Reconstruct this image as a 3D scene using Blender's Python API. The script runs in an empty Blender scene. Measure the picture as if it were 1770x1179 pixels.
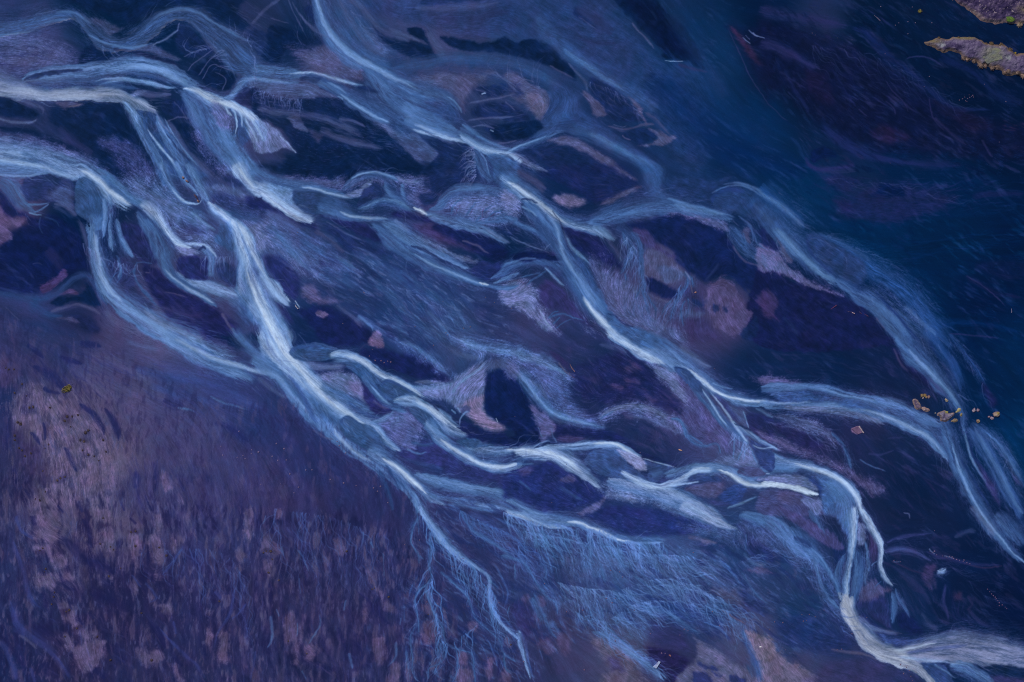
CELL = 1.0
# Aerial view of a braided glacial river on a black-sand plain.
# One photo pixel (1770 x 1179 frame) is half a metre on the ground; plan data below is in those units.
import math, random, time
import numpy as np
T0 = time.time()
FW, FH = 1770, 1179
MAR = 84                      # modelled margin beyond the frame, in plan units
CELL = globals().get('CELL', 1.25)                   # plan units per grid cell
rng = np.random.default_rng(7)
random.seed(7)
NX = int((FW + 2 * MAR) / CELL) + 1
NY = int((FH + 2 * MAR) / CELL) + 1
gx = (np.arange(NX) * CELL - MAR).astype(np.float32)
gy = (np.arange(NY) * CELL - MAR).astype(np.float32)
GX, GY = np.meshgrid(gx, gy)

# ---------- noise ----------
TAB = rng.random((256, 256)).astype(np.float32)
def vnoise(x, y, seed=0):
    x = x + seed * 17.13; y = y + seed * 41.7
    xi = np.floor(x).astype(np.int32); yi = np.floor(y).astype(np.int32)
    fx = (x - xi).astype(np.float32); fy = (y - yi).astype(np.float32)
    fx = fx * fx * (3 - 2 * fx); fy = fy * fy * (3 - 2 * fy)
    x0 = xi & 255; x1 = (xi + 1) & 255; y0 = yi & 255; y1 = (yi + 1) & 255
    a = TAB[y0, x0]; b = TAB[y0, x1]; c = TAB[y1, x0]; d = TAB[y1, x1]
    return (a + (b - a) * fx) * (1 - fy) + (c + (d - c) * fx) * fy
def fbm(x, y, o=4, seed=0):
    s = 0.0; a = 0.5; t = 0.0
    for k in range(o):
        s = s + a * vnoise(x, y, seed + k * 3); t += a
        x = x * 2.03; y = y * 2.03; a *= 0.5
    return s / t
def sstep(a, b, x):
    t = np.clip((x - a) / (b - a), 0, 1)
    return t * t * (3 - 2 * t)

# gentle natural wobble of every outline
WX = GX + 5.0 * (fbm(GX / 30, GY / 30, 4, 1) - .5) + 1.0 * (vnoise(GX / 4.5, GY / 4.5, 5) - .5)
WY = GY + 5.0 * (fbm(GX / 30, GY / 30, 4, 2) - .5) + 1.0 * (vnoise(GX / 4.5, GY / 4.5, 6) - .5)

# ---------- plan data ----------
PAL = dict(k=(15, 31, 76), n=(25, 40, 92), d=(36, 50, 104), p=(44, 50, 102), q=(31, 37, 86), m=(74, 86, 138),
           M=(99, 112, 165), r=(82, 80, 126), o=(96, 87, 122), b=(54, 86, 144), B=(44, 71, 128), c=(80, 114, 174),
           l=(108, 144, 200), w=(138, 168, 214), v=(174, 194, 224), t=(8, 33, 92), u=(30, 53, 104))
TK = 450 / 1768
TILE = {r + str(c + 1): (440.0 * c, y) for r, y in zip('abcd', (0., 290., 585., 879.)) for c in range(4)}
def parse(s):
    out = []; ox = oy = 0.; k = 1.; w = 2.
    for tok in s.split():
        if tok in TILE: (ox, oy), k = TILE[tok], TK
        elif tok == 'g': ox = oy = 0.; k = 1.
        else:
            a = [float(q) for q in tok.split(',')]
            if len(a) > 2: w = a[2] * k
            out.append((ox + a[0] * k, oy + a[1] * k, w))
    return out
def colr(c): return PAL[c] if isinstance(c, str) else c
ITEMS = []; FLOW = []; BED = []
def S(L, c, pts, sl=.6, sr=.5, op=.9, rag=.2, hair=.3, fi=0., fo=0., core=None, fw=1., id=None, water=None, halo=0):
    pts = parse(pts)
    if water and halo: pts = [(x, y, w * 1.26) for x, y, w in pts]
    ITEMS.append(dict(k='s', L=L, c=colr(c), pts=pts, sl=sl, sr=sr, op=op, rag=rag, hair=hair, fi=fi, fo=fo,
                      core=None if core is None else colr(core), fw=fw, id=id, water=water, halo=halo))
def ch(c, pts, **k): k.setdefault('L', 2); S(c=c, pts=pts, **{**dict(water=1, hair=.35, fi=-2., fo=-4, halo=1), **k})
def cr(c, pts, **k): k.setdefault('L', 3); S(c=c, pts=pts, **{**dict(sl=.95, sr=.95, op=.9, rag=.3, hair=.3, fi=.2, fo=.3), **k})
def wa(c, pts, **k): k.setdefault('L', 1); S(c=c, pts=pts, **{**dict(fw=.3, sl=1., sr=1., op=.7, rag=.35, hair=.8, fi=.15, fo=.2), **k})
def dk(c, pts, **k): k.setdefault('L', 3); S(c=c, pts=pts, **{**dict(fw=0, sl=.8, sr=.8, op=.8, rag=.3, hair=.25, fi=.1, fo=.2), **k})
def li(c, pts, **k): k.setdefault('L', 4); S(c=c, pts=pts, **{**dict(fw=0, sl=.9, sr=.9, op=.75, rag=.3, hair=.2, fi=.1, fo=.25), **k})
def P(c, pts, soft=5, op=.9, rag=3, hair=.3, L=0, id=None, dirn=None, fade=None):
    ITEMS.append(dict(k='p', L=L, c=colr(c), pts=parse(pts), soft=soft, op=op, rag=rag, hair=hair, id=id, fade=fade))
def F(pts, w=1.): FLOW.append((parse(pts), w))
HAIR = []
def H(c, pts, n, ln=30, w=.7, op=.5, seed=1, L=5, var=.5): HAIR.append((colr(c), parse(pts), n, ln, w, op, seed, var))
def T(pts, soft, lays, L=1):
    ITEMS.append(dict(k='t', L=L, c=(0, 0, 0), pts=parse(pts), soft=soft, lays=[(colr(a), *b) for a, *b in lays]))
RIV = []
def RV(c, start, n, ln, w=.8, op=.6, seed=1, turn=None, br=.5, L=0):
    RIV.append((colr(c), parse(start), n, ln, w, op, seed, turn, br))
def G(c, pts, soft=12, op=.75, L=1.3):
    ITEMS.append(dict(k='p', L=L, c=colr(c), pts=parse(pts), soft=soft, op=op, rag=9, hair=0, id=None, fade=None, grain=1))
BASE = [(0,30,45,52,112),(60,90,60,66,128),(170,20,14,26,74),(240,50,16,28,80),(330,10,16,26,76),(430,40,44,48,104),(520,80,20,30,84),
(560,110,84,84,142),(640,60,48,64,128),(700,30,60,66,126),(760,60,62,66,124),(800,20,62,64,122),(900,60,42,58,120),(950,40,40,56,118),
(1040,60,46,54,114),(1100,20,28,40,96),(1130,130,28,50,112),(1200,160,22,46,110),(1250,80,22,42,100),(1330,20,16,24,78),(1420,30,40,42,96),
(1500,40,14,20,66),(1330,60,14,16,58),(1400,150,20,18,60),(1500,180,22,18,62),(1600,180,16,20,68),(1700,180,16,18,66),(1760,250,14,18,64),
(1300,220,18,40,104),(1450,260,24,30,84),(1550,300,14,28,84),(1500,330,30,34,88),(1650,330,14,28,84),(1400,330,14,40,100),(1500,420,4,34,92),
(1650,420,2,28,82),(1760,420,2,22,74),(1600,520,6,28,84),(1700,520,10,20,74),(1760,600,12,30,86),(1680,600,14,26,82),(1720,700,12,28,84),
(1760,740,8,40,100),(1400,520,24,26,80),(1500,560,26,28,82),(1350,560,22,30,88),(1250,440,20,32,88),(1200,400,24,34,90),(1300,650,24,32,88),
(1450,650,22,28,82),(1550,640,28,28,82),(1500,720,42,36,88),(1560,760,32,32,84),(1580,840,24,26,78),(1450,760,40,36,92),(1500,880,34,32,84),
(1600,920,28,28,80),(1700,960,20,24,78),(1650,1040,22,24,76),(1740,1040,18,18,70),(1560,1050,28,36,92),(1740,1160,20,28,84),(1450,1130,44,48,104),
(1380,1080,34,48,108),(1300,1100,70,70,122),(1400,1160,60,62,116),(1340,980,44,56,116),(1250,960,44,60,124),(1150,960,56,74,140),
(1050,980,62,78,144),(1100,1040,50,68,136),(1000,900,46,50,116),(930,1000,48,56,118),(850,960,48,50,112),(980,1100,60,56,108),(1080,1120,76,72,120),
(1160,1130,50,46,96),(1200,1060,46,58,122),(900,1130,50,48,104),(800,1040,46,46,104),(700,1000,46,46,106),(600,950,48,46,106),(620,1080,52,46,102),
(480,1000,50,46,100),(500,880,54,50,108),(400,960,52,52,112),(350,1060,44,42,98),(230,1020,40,38,92),(60,1050,40,42,98),(20,1140,36,38,98),
(130,1130,48,40,90),(30,950,44,48,106),(20,800,48,48,104),(100,900,78,66,114),(120,780,96,80,124),(80,720,92,76,120),(180,800,96,82,126),
(200,900,84,72,118),(250,860,62,58,114),(150,690,84,72,122),(230,680,78,70,126),(60,640,60,56,112),(20,600,52,50,108),(0,680,36,40,100),
(100,620,48,52,112),(200,620,68,64,124),(300,660,60,64,130),(400,680,52,60,128),(330,740,68,64,124),(450,740,44,50,114),(400,800,62,58,118),
(540,780,44,46,108),(620,830,46,46,108),(560,700,40,48,112),(30,420,22,28,84),(100,450,18,24,76),(20,380,92,72,124),(130,380,16,26,80),
(60,520,50,56,120),(140,550,40,38,92),(200,560,70,64,120),(280,590,80,74,130),(200,230,20,28,78),(130,230,40,42,98),(560,260,18,28,80),
(650,270,18,28,80),(480,200,64,64,120),(620,190,30,36,90),(560,220,44,48,106),(470,400,70,80,146),(520,440,52,62,126),(600,400,36,48,108),
(680,480,40,54,120),(760,520,46,62,130),(600,560,40,52,116),(700,600,44,58,124),(800,580,58,74,138),(560,580,24,34,92),(650,640,26,34,92),
(850,540,48,52,114),(920,560,60,60,120),(1000,600,44,46,106),(1050,620,36,38,94),(1080,660,34,36,92),(1020,760,40,42,100),(1120,780,38,40,98),
(880,680,20,32,88),(800,420,30,38,96),(850,440,22,30,84),(770,400,60,54,112),(1000,330,24,34,92),(1040,290,36,40,100),(1000,420,34,38,94),
(1100,420,40,46,104),(1150,450,84,78,134),(1180,540,60,56,112),(1100,530,78,76,134),(1250,540,74,62,116),(950,820,44,52,116),(1000,840,40,46,108),
(1180,720,60,60,118),(1250,740,68,70,130),(1120,870,40,52,120),(1060,900,40,48,114)]

# directions of flow where few channels are traced
F('g 100,640 170,740 200,860 215,1000 230,1240', 6); F('g 20,700 20,900 40,1080 60,1260', 6); F('g 60,560 180,620 330,700 400,830 430,980 450,1240', 6); F('g 300,900 320,1050 330,1240', 6); F('g 650,900 680,1050 690,1240', 4)
F('g 440,640 540,780 580,900 600,1020 610,1240', 6); F('g 330,780 380,900 420,1050 430,1180', 2); F('g 550,800 600,900', 2); F('g 150,860 150,1000 180,1180', 2)
F('g 480,400 600,470 720,560 800,640', 2); F('g 560,500 700,580 760,640', 2); F('g 1000,910 1060,1000 1120,1060 1250,1120', 1); F('g 1100,930 1250,1010 1400,1090', 1)
F('g 1380,400 1550,430 1800,400', 2); F('g 1400,300 1600,330 1800,300', 2); F('g 1420,520 1600,640', 1); F('g 1500,680 1560,800 1650,900', 1)
F('g 1350,80 1550,200 1800,330', 2); F('g 1000,150 1150,280 1300,330', 1); F('g 900,20 1100,140 1250,260 1350,340', 2)

# ============ row a ============
P('k', 'a1 450,-60 560,60 700,100 860,150 960,175 1050,110 1150,60 1230,48 1330,72 1450,145 1560,195 1650,205 1690,160 1640,90 1560,-60', soft=9, op=.85, rag=5, id='bar_1')
H('m', 'a1 1500,0 1768,0 1768,150 1620,150', 26, 26, .7, .35, 3)
wa('m', 'a1 -60,260,60 150,290,70 350,340,70 500,420,50', op=.35, hair=1)
wa('r', 'a1 -60,400,70 150,420,60 400,450,50 540,460,30', op=.45)
ch('b', 'a1 -330,230,50 -100,205,55 100,180,52 250,140,50 420,100,34 500,100,30 560,140,42 620,205,52 700,265,56 800,300,42 900,270,58 1000,195,62 1100,115,55 1220,85,48 1330,110,58 1450,200,65 1560,290,95 1650,400,110 1730,470,95 a2 80,480,75 240,510,40', sl=.7, sr=.7, id='channel_1', op=.85)
wa('n', 'a1 300,190,12 420,150,18 520,190,18 620,270,10', L=3, op=.45)
wa('B', 'a1 1180,200,20 1260,170,40 1400,250,30 1500,340,20', L=3, op=.35)
cr('c', 'a1 560,225,9 700,285,12 840,322,14 1000,300,12 1090,290,6'); cr('c', 'a1 360,85,10 440,75,14 510,85,14 560,125,14 640,185,8', op=.7)
cr('c', 'a1 1000,165,10 1100,95,14 1220,62,16 1330,88,16 1450,155,12 1560,215,16 1700,290,14 1780,330,8', op=.75)
cr('c', 'a1 -60,230,12 0,235,11 100,233,10 250,212,6', op=.7); li('c', 'a1 280,165,8 400,130,12 480,140,8', op=.5)
P('m', 'a1 600,130 700,135 830,190 790,220 740,235 660,190', soft=5, op=.7); P('m', 'a1 850,330 960,305 1050,300 1120,340 1230,395 1160,410 1000,360', soft=5, op=.75)
li('M', 'a1 1040,305,7 1120,265,10 1205,205,7', op=.8, fi=0, fo=0); li('M', 'a1 1205,205,5 1215,150,5')
P('k', 'a1 545,365 590,315 680,303 790,335 760,385 650,440 540,470', soft=5, op=.9, id='bar_2')
wa('m', 'a1 780,400,25 900,380,25 1050,410,25 1200,450,18', op=.45); dk('q', 'a1 760,335,12 950,362,14 1150,420,16 1250,465,12', op=.75)
P('n', 'a1 1205,165 1300,200 1380,280 1460,345 1370,385 1260,385 1195,310', soft=4, op=.9, id='bar_3')
P('k', 'a1 1275,485 1340,440 1420,385 1550,440 1612,500 1590,575 1500,625 1400,575 1335,525', soft=4, op=.95, id='bar_4')
for q in ('1240,385,5 1340,340,5 1430,325,4', '1265,485,6 1320,420,6 1460,325,5', '1340,520,6 1430,400,6 1500,365,5', '1370,545,5 1440,440,5 1540,470,5 1600,490,4', '1500,620,5 1530,540,4 1450,480,3'): li('m', 'a1 ' + q, op=.7)
wa('m', 'a1 1330,180,14 1420,290,16 1500,380,14', op=.7, hair=.3)
# pale upper-left river
wa('M', 'a1 -200,500,90 -50,510,75 120,560,40 220,600,25', op=.75, hair=.4, fi=0)
ch('c', 'a1 130,560,14 220,530,40 330,520,58 450,510,62 600,500,62 750,480,66 900,455,66 1050,475,62 1180,520,60 1280,570,55 1400,650,55', sl=.35, sr=.8, core='l', id='channel_2', op=.85)
dk('n', 'a1 150,550,10 220,515,14 400,483,12 560,472,8', op=.8); wa('B', 'a1 400,560,30 560,540,30 640,560,15', L=3, op=.4); wa('B', 'a1 600,550,20 760,560,35 850,590,15', L=3, op=.6)
wa('B', 'a1 880,505,8 1050,530,14 1180,560,10', L=3, op=.5)
cr('l', 'a1 620,560,8 760,535,12 900,532,13 1020,560,13 1150,592,12 1250,592,8'); cr('l', 'a1 900,440,20 1060,475,26 1180,520,26 1300,590,22', op=.5)
P('M', 'a1 880,632 1000,610 985,640 900,660', soft=4, op=.9, L=2); wa('m', 'a1 900,620,25 1050,640,40 1180,640,40', op=.8, L=2, hair=.9)
ch((128,146,184), 'a1 -330,560,60 -60,585,58 100,612,50 250,637,42 400,643,38 560,637,38 700,640,44 800,648,44 880,675,40 980,715,40 1080,765,28 1112,785,8', sl=.45, sr=.3, core=(146,160,192), id='channel_3', op=.97, hair=.1)
cr((160,174,204), 'a1 -60,600,30 250,640,24 560,638,22 820,648,22 950,700,18', op=.5, fo=.4)
P('k', 'a1 -40,660 90,668 240,740 270,792 200,805 0,795 -60,790', soft=7, op=.9, id='bar_5')
li('M', 'a1 -60,795,12 100,828,14 220,828,14 268,800,10', op=.7); wa('m', 'a1 60,665,14 200,700,22 290,740,20 280,800,16', op=.7, L=2)
P('k', 'a1 330,735 480,700 560,685 700,682 830,725 880,830 950,930 1000,1050 1060,1200 780,1200 640,1080 480,960 350,850', soft=12, op=.8, rag=6, id='bar_6')
P('r', 'a1 370,690 500,690 570,710 480,735 400,725', soft=4, op=.8); li('o', 'a1 470,730,4 540,712,6 555,705,4', op=.9)
wa('p', 'a1 380,860,40 520,980,50 640,1060,40', op=.7, L=1); wa('p', 'a1 700,960,40 860,1020,60 960,1100,50', op=.7); H('m', 'a1 600,880 950,920 1000,1150 760,1080', 60, 20, .6, .35, 5)
dk('k', 'a1 -60,855,20 60,880,30 200,890,28 330,945,32 480,1010,32 620,1090,26 760,1180,22', op=.85, L=1)
# fan below it
P('B', 'a1 930,715 1000,720 1060,770 1200,900 1300,1050 1400,1200 1080,1200 1020,1000 960,880', soft=6, op=.8, L=1)
ch('c', 'a1 1060,770,20 1110,880,30 1180,1000,36 1260,1110,40 1330,1210,40', op=.8, id='channel_4'); ch('l', 'a1 825,675,14 895,765,24 955,880,26 1035,1020,26 1085,1130,26 b1 1110,60,24', sl=.5, sr=.6, op=.9, id='channel_5')
ch('b', 'a1 930,720,10 960,800,26 1010,930,26 1080,1090,26 1110,1200,26', op=.8, sl=.9, sr=.9, water=1); cr('w', 'a1 990,860,6 1090,1000,13 1180,1110,14 1235,1190,12'); cr('l', 'a1 1060,800,8 1120,900,9 1190,1000,9', op=.7)
dk('n', 'a1 1130,900,6 1200,1000,9 1280,1080,9 1340,1150,6', op=.6); wa('m', 'a1 1110,790,22 1190,890,34 1260,1010,40 1380,1130,45 1480,1220,45', L=2, op=.7, hair=1)
li('M', 'a1 1000,745,8 1050,760,9 1110,850,8 1200,930,6', op=.7)
P('n', 'a1 1090,690 1150,672 1250,688 1295,740 1310,830 1260,830 1180,800 1110,765', soft=5, op=.95, id='bar_7')
P('k', 'a1 1125,795 1200,835 1300,845 1400,955 1500,1095 1570,1200 1450,1190 1330,1065 1250,975 1195,880', soft=6, op=.95, id='bar_8'); li('m', 'a1 1130,830,5 1220,800,6 1300,810,5'); li('m','a1 1180,690,5 1240,760,5 1280,830,5',op=.5)
wa('m', 'a1 1300,700,20 1330,820,25 1420,960,28 1500,1060,25 1600,1180,25', L=1, op=.85, hair=.9)
ch('b', 'a1 1185,605,12 1260,625,40 1350,740,75 1440,880,80 1530,1000,85 1620,1100,90 1690,1220,80', sl=.8, sr=.8, core='c', id='channel_6', op=.9)
ch('l', 'a1 1220,600,8 1300,612,30 1370,650,38 1460,695,42 1570,725,42 1680,790,44 1768,860,46 a2 60,910,40', sl=.5, sr=.6, core='v', op=.95, id='channel_7')
cr('v', 'a1 1250,585,10 1340,630,16 1440,685,18 1560,720,20 1700,800,22 1790,880,20', op=.8, fo=.1)
P('m', 'a1 1450,700 1540,750 1570,830 1480,870 1440,790', soft=5, op=.7, L=3, rag=5); cr('c', 'a1 1445,790,10 1500,900,14 1560,1010,20 1640,1110,24 1700,1210,24', op=.9, fo=0)
dk('B', 'a1 1545,735,8 1590,780,12 1610,860,14 1570,930,12', op=.8); li('l', 'a1 1560,735,8 1600,800,9 1620,880,7'); cr('l', 'a1 1520,720,10 1550,770,10 1580,795,5', op=.9)
ch('w', 'a1 1650,790,10 1690,870,22 1740,950,26 a2 20,990,22', sl=.7, sr=.7, op=.85, hair=.4); wa('l', 'a1 1600,1050,60 1650,1150,70 1720,1250,60', L=3, op=.6, fo=0)
P('B', 'a1 1620,800 1680,840 1700,940 1640,1000 1600,900', soft=5, op=.7, L=3)
ch('c', 'a1 1480,670,10 1560,660,20 1610,610,24 1650,560,26 1720,535,30 a2 40,520,40', sl=.7, sr=.7, core='l', op=.85)
P('q', 'a1 1640,595 1768,585 a2 60,610 20,760 -20,740 a1 1690,735 1590,690', soft=5, op=.85, rag=4); H('m', 'a1 1600,600 1768,590 1768,760 1650,720', 26, 16, .6, .45, 6)
# a2
P('k', 'a2 110,165 280,210 305,300 210,350 160,420 50,395 80,280', soft=5, op=.95, rag=4, id='bar_9'); P('n', 'a2 330,60 420,20 445,90 475,195 400,150', soft=5, op=.9)
P('n', 'a2 -40,200 60,210 90,330 30,380 -40,340', soft=6, op=.7, rag=6); P('k', 'a2 300,215 400,245 520,290 420,310 310,290', soft=6, op=.7, rag=4)
for q in ('-20,160,14 80,60,16 190,-20,16', '230,-10,7 280,120,6 345,235,5', '290,80,8 400,200,9 520,260,9', '290,205,4 290,250,4 330,310,3', '250,0,6 330,130,9 460,230,10', '100,120,6 240,160,5'): li('m', 'a2 ' + q, op=.6)
H('m', 'a2 230,0 460,150 520,300 250,220', 40, 22, .6, .4, 8)
P('r', 'a2 260,350 480,330 600,420 720,440 735,545 560,505 420,460 300,400', soft=9, op=.75, rag=6); H('M', 'a2 250,330 560,330 720,480 560,500 300,420', 60, 18, .6, .35, 9)
wa('b', 'a2 560,-80,120 620,100,120 700,250,110 800,380,90 950,480,70', op=.75, hair=.3, fi=0)
wa('m', 'a2 560,-40,30 650,140,30 740,270,30 850,370,30 930,385,15', L=2, op=.55, hair=.4)
P('m', 'a2 690,170 780,200 870,310 945,380 880,392 790,320', soft=8, op=.8); wa('m', 'a2 620,-20,25 720,40,40 850,200,35 1000,265,30 1090,285,15', op=.7)
ch('b', 'a2 390,-330,55 410,-120,55 440,30,55 485,160,56 565,285,62 670,385,62 780,430,56 900,500,52 1000,555,50 1100,605,55 1200,625,58 1300,650,45 1370,705,32 1420,790,18', sl=.9, sr=.3, core='c', id='channel_8', op=.9)
cr('l', 'a2 400,-120,14 425,20,20 490,180,24 560,285,28 670,375,32 790,440,28 900,500,26 1000,550,24 1110,610,22 1175,640,10', fi=0, sr=.6, op=.85)
P('k', 'a2 800,170 900,225 1000,265 1090,282 1150,300 1180,300 1160,208 1205,325 1252,382 1185,402 1080,392 950,345 860,265', soft=4, op=.93, id='bar_10'); P('k', 'a2 1035,190 1090,185 1155,205 1180,300 1120,265 1050,240', soft=3, op=.95)
H('m', 'a2 800,200 900,240 1180,380 1000,420 860,320', 46, 14, .5, .4, 10); wa('m', 'a2 900,195,14 1000,235,16 1080,262,14 1140,290,8', L=3, op=.8, hair=.2)
P('k', 'a2 1255,245 1400,270 1550,292 1640,280 1700,250 1768,282 a3 100,268 200,275 300,320 350,382 420,440 462,512 440,542 300,462 150,412 0,377 a2 1660,362 1450,352 1340,322', soft=4, op=.95, id='bar_11')
P('k', 'a2 1120,35 1180,-20 1640,-20 1400,12 1210,35', soft=3, op=.85, rag=4)
wa('m', 'a2 1060,60,30 1300,60,35 1500,40,30 1700,20,30', op=.45); wa('p', 'a2 1200,130,40 1500,120,40 1768,60,40', op=.4); wa('m', 'a2 1170,220,30 1230,300,35 1300,380,25', L=1, op=.6, hair=.2)
wa('b', 'a2 860,470,40 1000,450,50 1150,430,55 1300,400,60 1500,395,60 1768,430,60 a3 150,480,50 300,560,50 420,660,50', op=.6, hair=.3)
P('r', 'a2 1060,545 1250,505 1450,505 1620,485 1560,560 1490,600 1440,690 1420,760 1360,660 1250,590', soft=8, op=.75, rag=6, L=1); H('r', 'a2 1100,540 1600,480 1500,620 1440,700 1300,600', 80, 14, .6, .35, 11, L=2)
P('n', 'a2 1485,605 1640,578 1710,625 1550,655', soft=5, op=.9, rag=5, L=1); P('n', 'a2 1475,735 1600,690 1790,725 1790,775 1500,795', soft=5, op=.9, rag=5, L=1, id='bar_12'); P('n', 'a2 1560,870 1700,840 1800,840 1800,940 1650,935', soft=4, op=.9, L=1)
for q in ('1440,705,9 1600,672,8 1790,640,6', '1440,820,9 1560,800,10 1790,800,9', '1470,860,7 1560,850,8 1640,880,7', '1620,475,8 1700,540,9 1790,630,9', '1640,975,6 1790,960,8', '1500,610,6 1580,630,4', '1700,690,6 1780,760,5', '1690,520,6 1790,600,5'): li('m', 'a2 ' + q, op=.75)
li('w', 'a2 1535,640,4 1560,632,6 1568,640,4', op=.8); li('w', 'a2 1600,880,4 1625,890,6', op=.7)
H('m', 'a2 1480,560 1768,480 1768,950 1500,850', 90, 20, .6, .4, 12, L=2)
P('k', 'a2 -20,600 100,645 300,668 480,660 600,672 700,742 800,832 900,932 1020,1032 1120,1130 1160,1230 300,1230 200,1050 280,1040 180,900 100,830 -20,780', soft=7, op=.8, rag=4, id='bar_13')
for q in ('0,740,30 150,760,45 330,770,45', '250,770,30 420,800,45 600,860,50 740,930,40', '420,880,30 600,950,40 780,990,30 900,1020,14', '560,800,20 680,830,20 760,870,10'): wa('m', 'a2 ' + q, op=.75, hair=1)
H('M', 'a2 0,620 300,690 320,770 0,770', 44, 16, .6, .5, 13); H('m', 'a2 350,790 760,830 930,1020 600,960', 90, 26, .6, .45, 14)
P('m', 'a2 220,800 300,780 352,860 362,900 300,885', soft=3, op=.85, L=2); P('r', 'a2 360,870 420,880 470,920 440,960 380,930', soft=6, op=.5)
P('M', 'a2 -30,840 100,838 185,912 240,980 282,1042 200,1012 100,1035 0,1025', soft=3, op=.85, L=4, rag=2); li('w', 'a2 175,925,4 232,980,5 278,1038,4', L=5, fi=0, fo=0); ch('l', 'a2 -10,800,40 40,890,40 70,980,26', L=4, op=.7, sl=.9, sr=.9)
ch('c', 'a2 -60,470,50 60,490,52 200,508,44 330,505,26 430,505,14', sl=.6, sr=.8, op=.8); cr('w', 'a2 200,502,8 330,492,12 430,500,13 540,530,14 650,565,14 740,580,8'); li('l','a2 600,540,14 700,575,16 750,570,8',op=.6)
P('m', 'a2 20,560 200,560 330,560 440,595 560,645 520,660 400,662 150,642 30,605', soft=6, op=.8, L=2, rag=3); cr('c', 'a2 0,530,14 150,560,14 330,560,10', op=.6); li('l','a2 560,650,5 590,665,6 600,680,4')
P('n', 'a2 440,595 520,600 590,650 560,655', soft=3, op=.8, L=3)
ch('b', 'a2 312,530,5 360,525,26 440,540,36 520,575,42 620,640,45 720,700,55 820,760,60 920,810,60 1010,855,50', sl=.7, sr=.35, core='c', id='channel_9', L=3, op=.92)
dk('B', 'a2 315,530,6 400,520,18 520,560,14 640,600,10', op=.8); wa('B', 'a2 640,610,18 760,650,30 860,700,22', L=4, op=.7)
cr('l', 'a2 560,620,9 650,690,14 750,748,15 850,800,14 950,845,9', L=4); P('n', 'a2 700,592 760,578 820,600 852,632 780,628', soft=3, op=.8, L=4)
ch('b', 'a2 735,445,10 800,540,60 880,660,95 980,750,125 1120,820,120 1250,870,95 1380,920,70 1480,960,50', sl=.5, sr=.5, core='c', L=2, id='channel_10', op=.92)
wa('c', 'a2 1000,800,60 1150,860,55 1300,910,45 1450,950,30', L=3, op=.8, hair=.5); P('B', 'a2 1170,680 1280,655 1370,720 1415,840 1300,830 1190,770', soft=12, op=.65, L=3)
cr('l', 'a2 1300,655,8 1370,700,9 1410,780,8', op=.5, L=4)
cr('w', 'a2 1040,865,9 1150,900,14 1300,938,16 1400,960,16 1490,990,8', L=4); ch('l', 'a2 1380,900,20 1480,965,30 1600,1015,32 1700,1042,32 1800,1090,34 a3 90,1130,30', L=4, sl=.7, sr=.4, core='w', hair=.2)
cr('w', 'a2 1430,930,8 1500,985,12 1600,1022,14 1720,1048,16 1800,1100,18', L=5, fo=0); wa('c', 'a2 1400,830,20 1520,920,28 1650,985,24 1768,1020,18', L=3, op=.8)
wa('c', 'a2 1380,880,50 1450,930,40 1500,960,20', L=3, op=.6); cr('l', 'a2 1620,1020,10 1720,1035,10 1768,1010,10 a3 40,1000,10', L=4, op=.6)
P('m', 'a2 760,760 850,828 920,928 1040,1030 1130,1130 1165,1145 1230,1082 1252,1052 1185,972 1100,892 1060,892 1000,920 900,852 820,792', soft=3, op=.75, rag=2); P('M','a2 780,770 850,800 960,880 1030,905 980,935 900,900 820,840',soft=6,op=.5)
P('n', 'a2 1060,890 1110,882 1250,940 1345,985 1300,1040 1250,1052 1185,972', soft=3, op=.85); li('m', 'a2 1150,890,6 1250,935,8 1370,985,8')
P('n', 'a2 1325,1012 1400,980 1480,1000 1500,1100 1485,1200 b2 1280,160 1150,130 a2 1160,1179 1220,1072 1270,1040', soft=4, op=.85, id='bar_14'); H('m', 'a2 1180,1080 1490,1000 1490,1179 b2 1500,90 1270,170', 90, 12, .5, .5, 15)
P('b', 'a2 1570,1055 1650,1035 1780,1095 b3 60,80 0,150 b2 1768,190 1640,110 1610,0', soft=5, op=.85, L=4, hair=.1); ch('b', 'a2 1490,990,8 1515,1060,26 1550,1150,32 b2 1590,60,28 1640,120,20', L=4, core='c'); cr('l', 'a2 1500,1000,5 1560,1080,8 1590,1179,7 b2 1620,80,6', L=5, op=.6)
dk('n','a2 1655,1036,5 1720,1060,9 1768,1100,6',L=5,op=.5)
# a3
P('k', 'a3 700,-60 720,0 800,90 900,200 970,282 1045,362 1000,382 1062,408 1150,412 1212,418 1252,442 1332,472 1292,372 1240,262 1170,162 1080,80 1000,0 960,-60', soft=4, op=.97, id='bar_15')
P((12, 18, 60), 'a3 780,0 960,0 1080,110 1190,240 1250,380 1090,370 1000,280 900,150', soft=14, op=.7, rag=0)
li('m', 'a3 830,150,7 900,225,8 960,300,9 985,350,6', op=.8); li('w', 'a3 1050,412,3 1130,420,4 1200,418,6', op=.8); li('p', 'a3 1140,440,14 1250,470,14 1360,490,12', op=.7)
wa('b', 'a3 150,80,70 260,220,70 380,340,62 500,430,56 620,510,52 760,595,52 900,690,55 1050,780,70', op=.75, hair=.25); cr('c', 'a3 340,300,22 420,370,26 560,465,26 700,560,24 830,640,16', L=2, op=.65)
P('n', 'a3 430,92 455,42 485,80 560,150 605,208 520,160', soft=4, op=.8, L=1); wa('p', 'a3 440,60,50 600,140,60 720,240,50', op=.55); wa('p', 'a3 450,260,20 600,290,30 740,290,20', op=.5); li('m', 'a3 470,110,4 540,165,5 620,215,5', op=.5)
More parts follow.
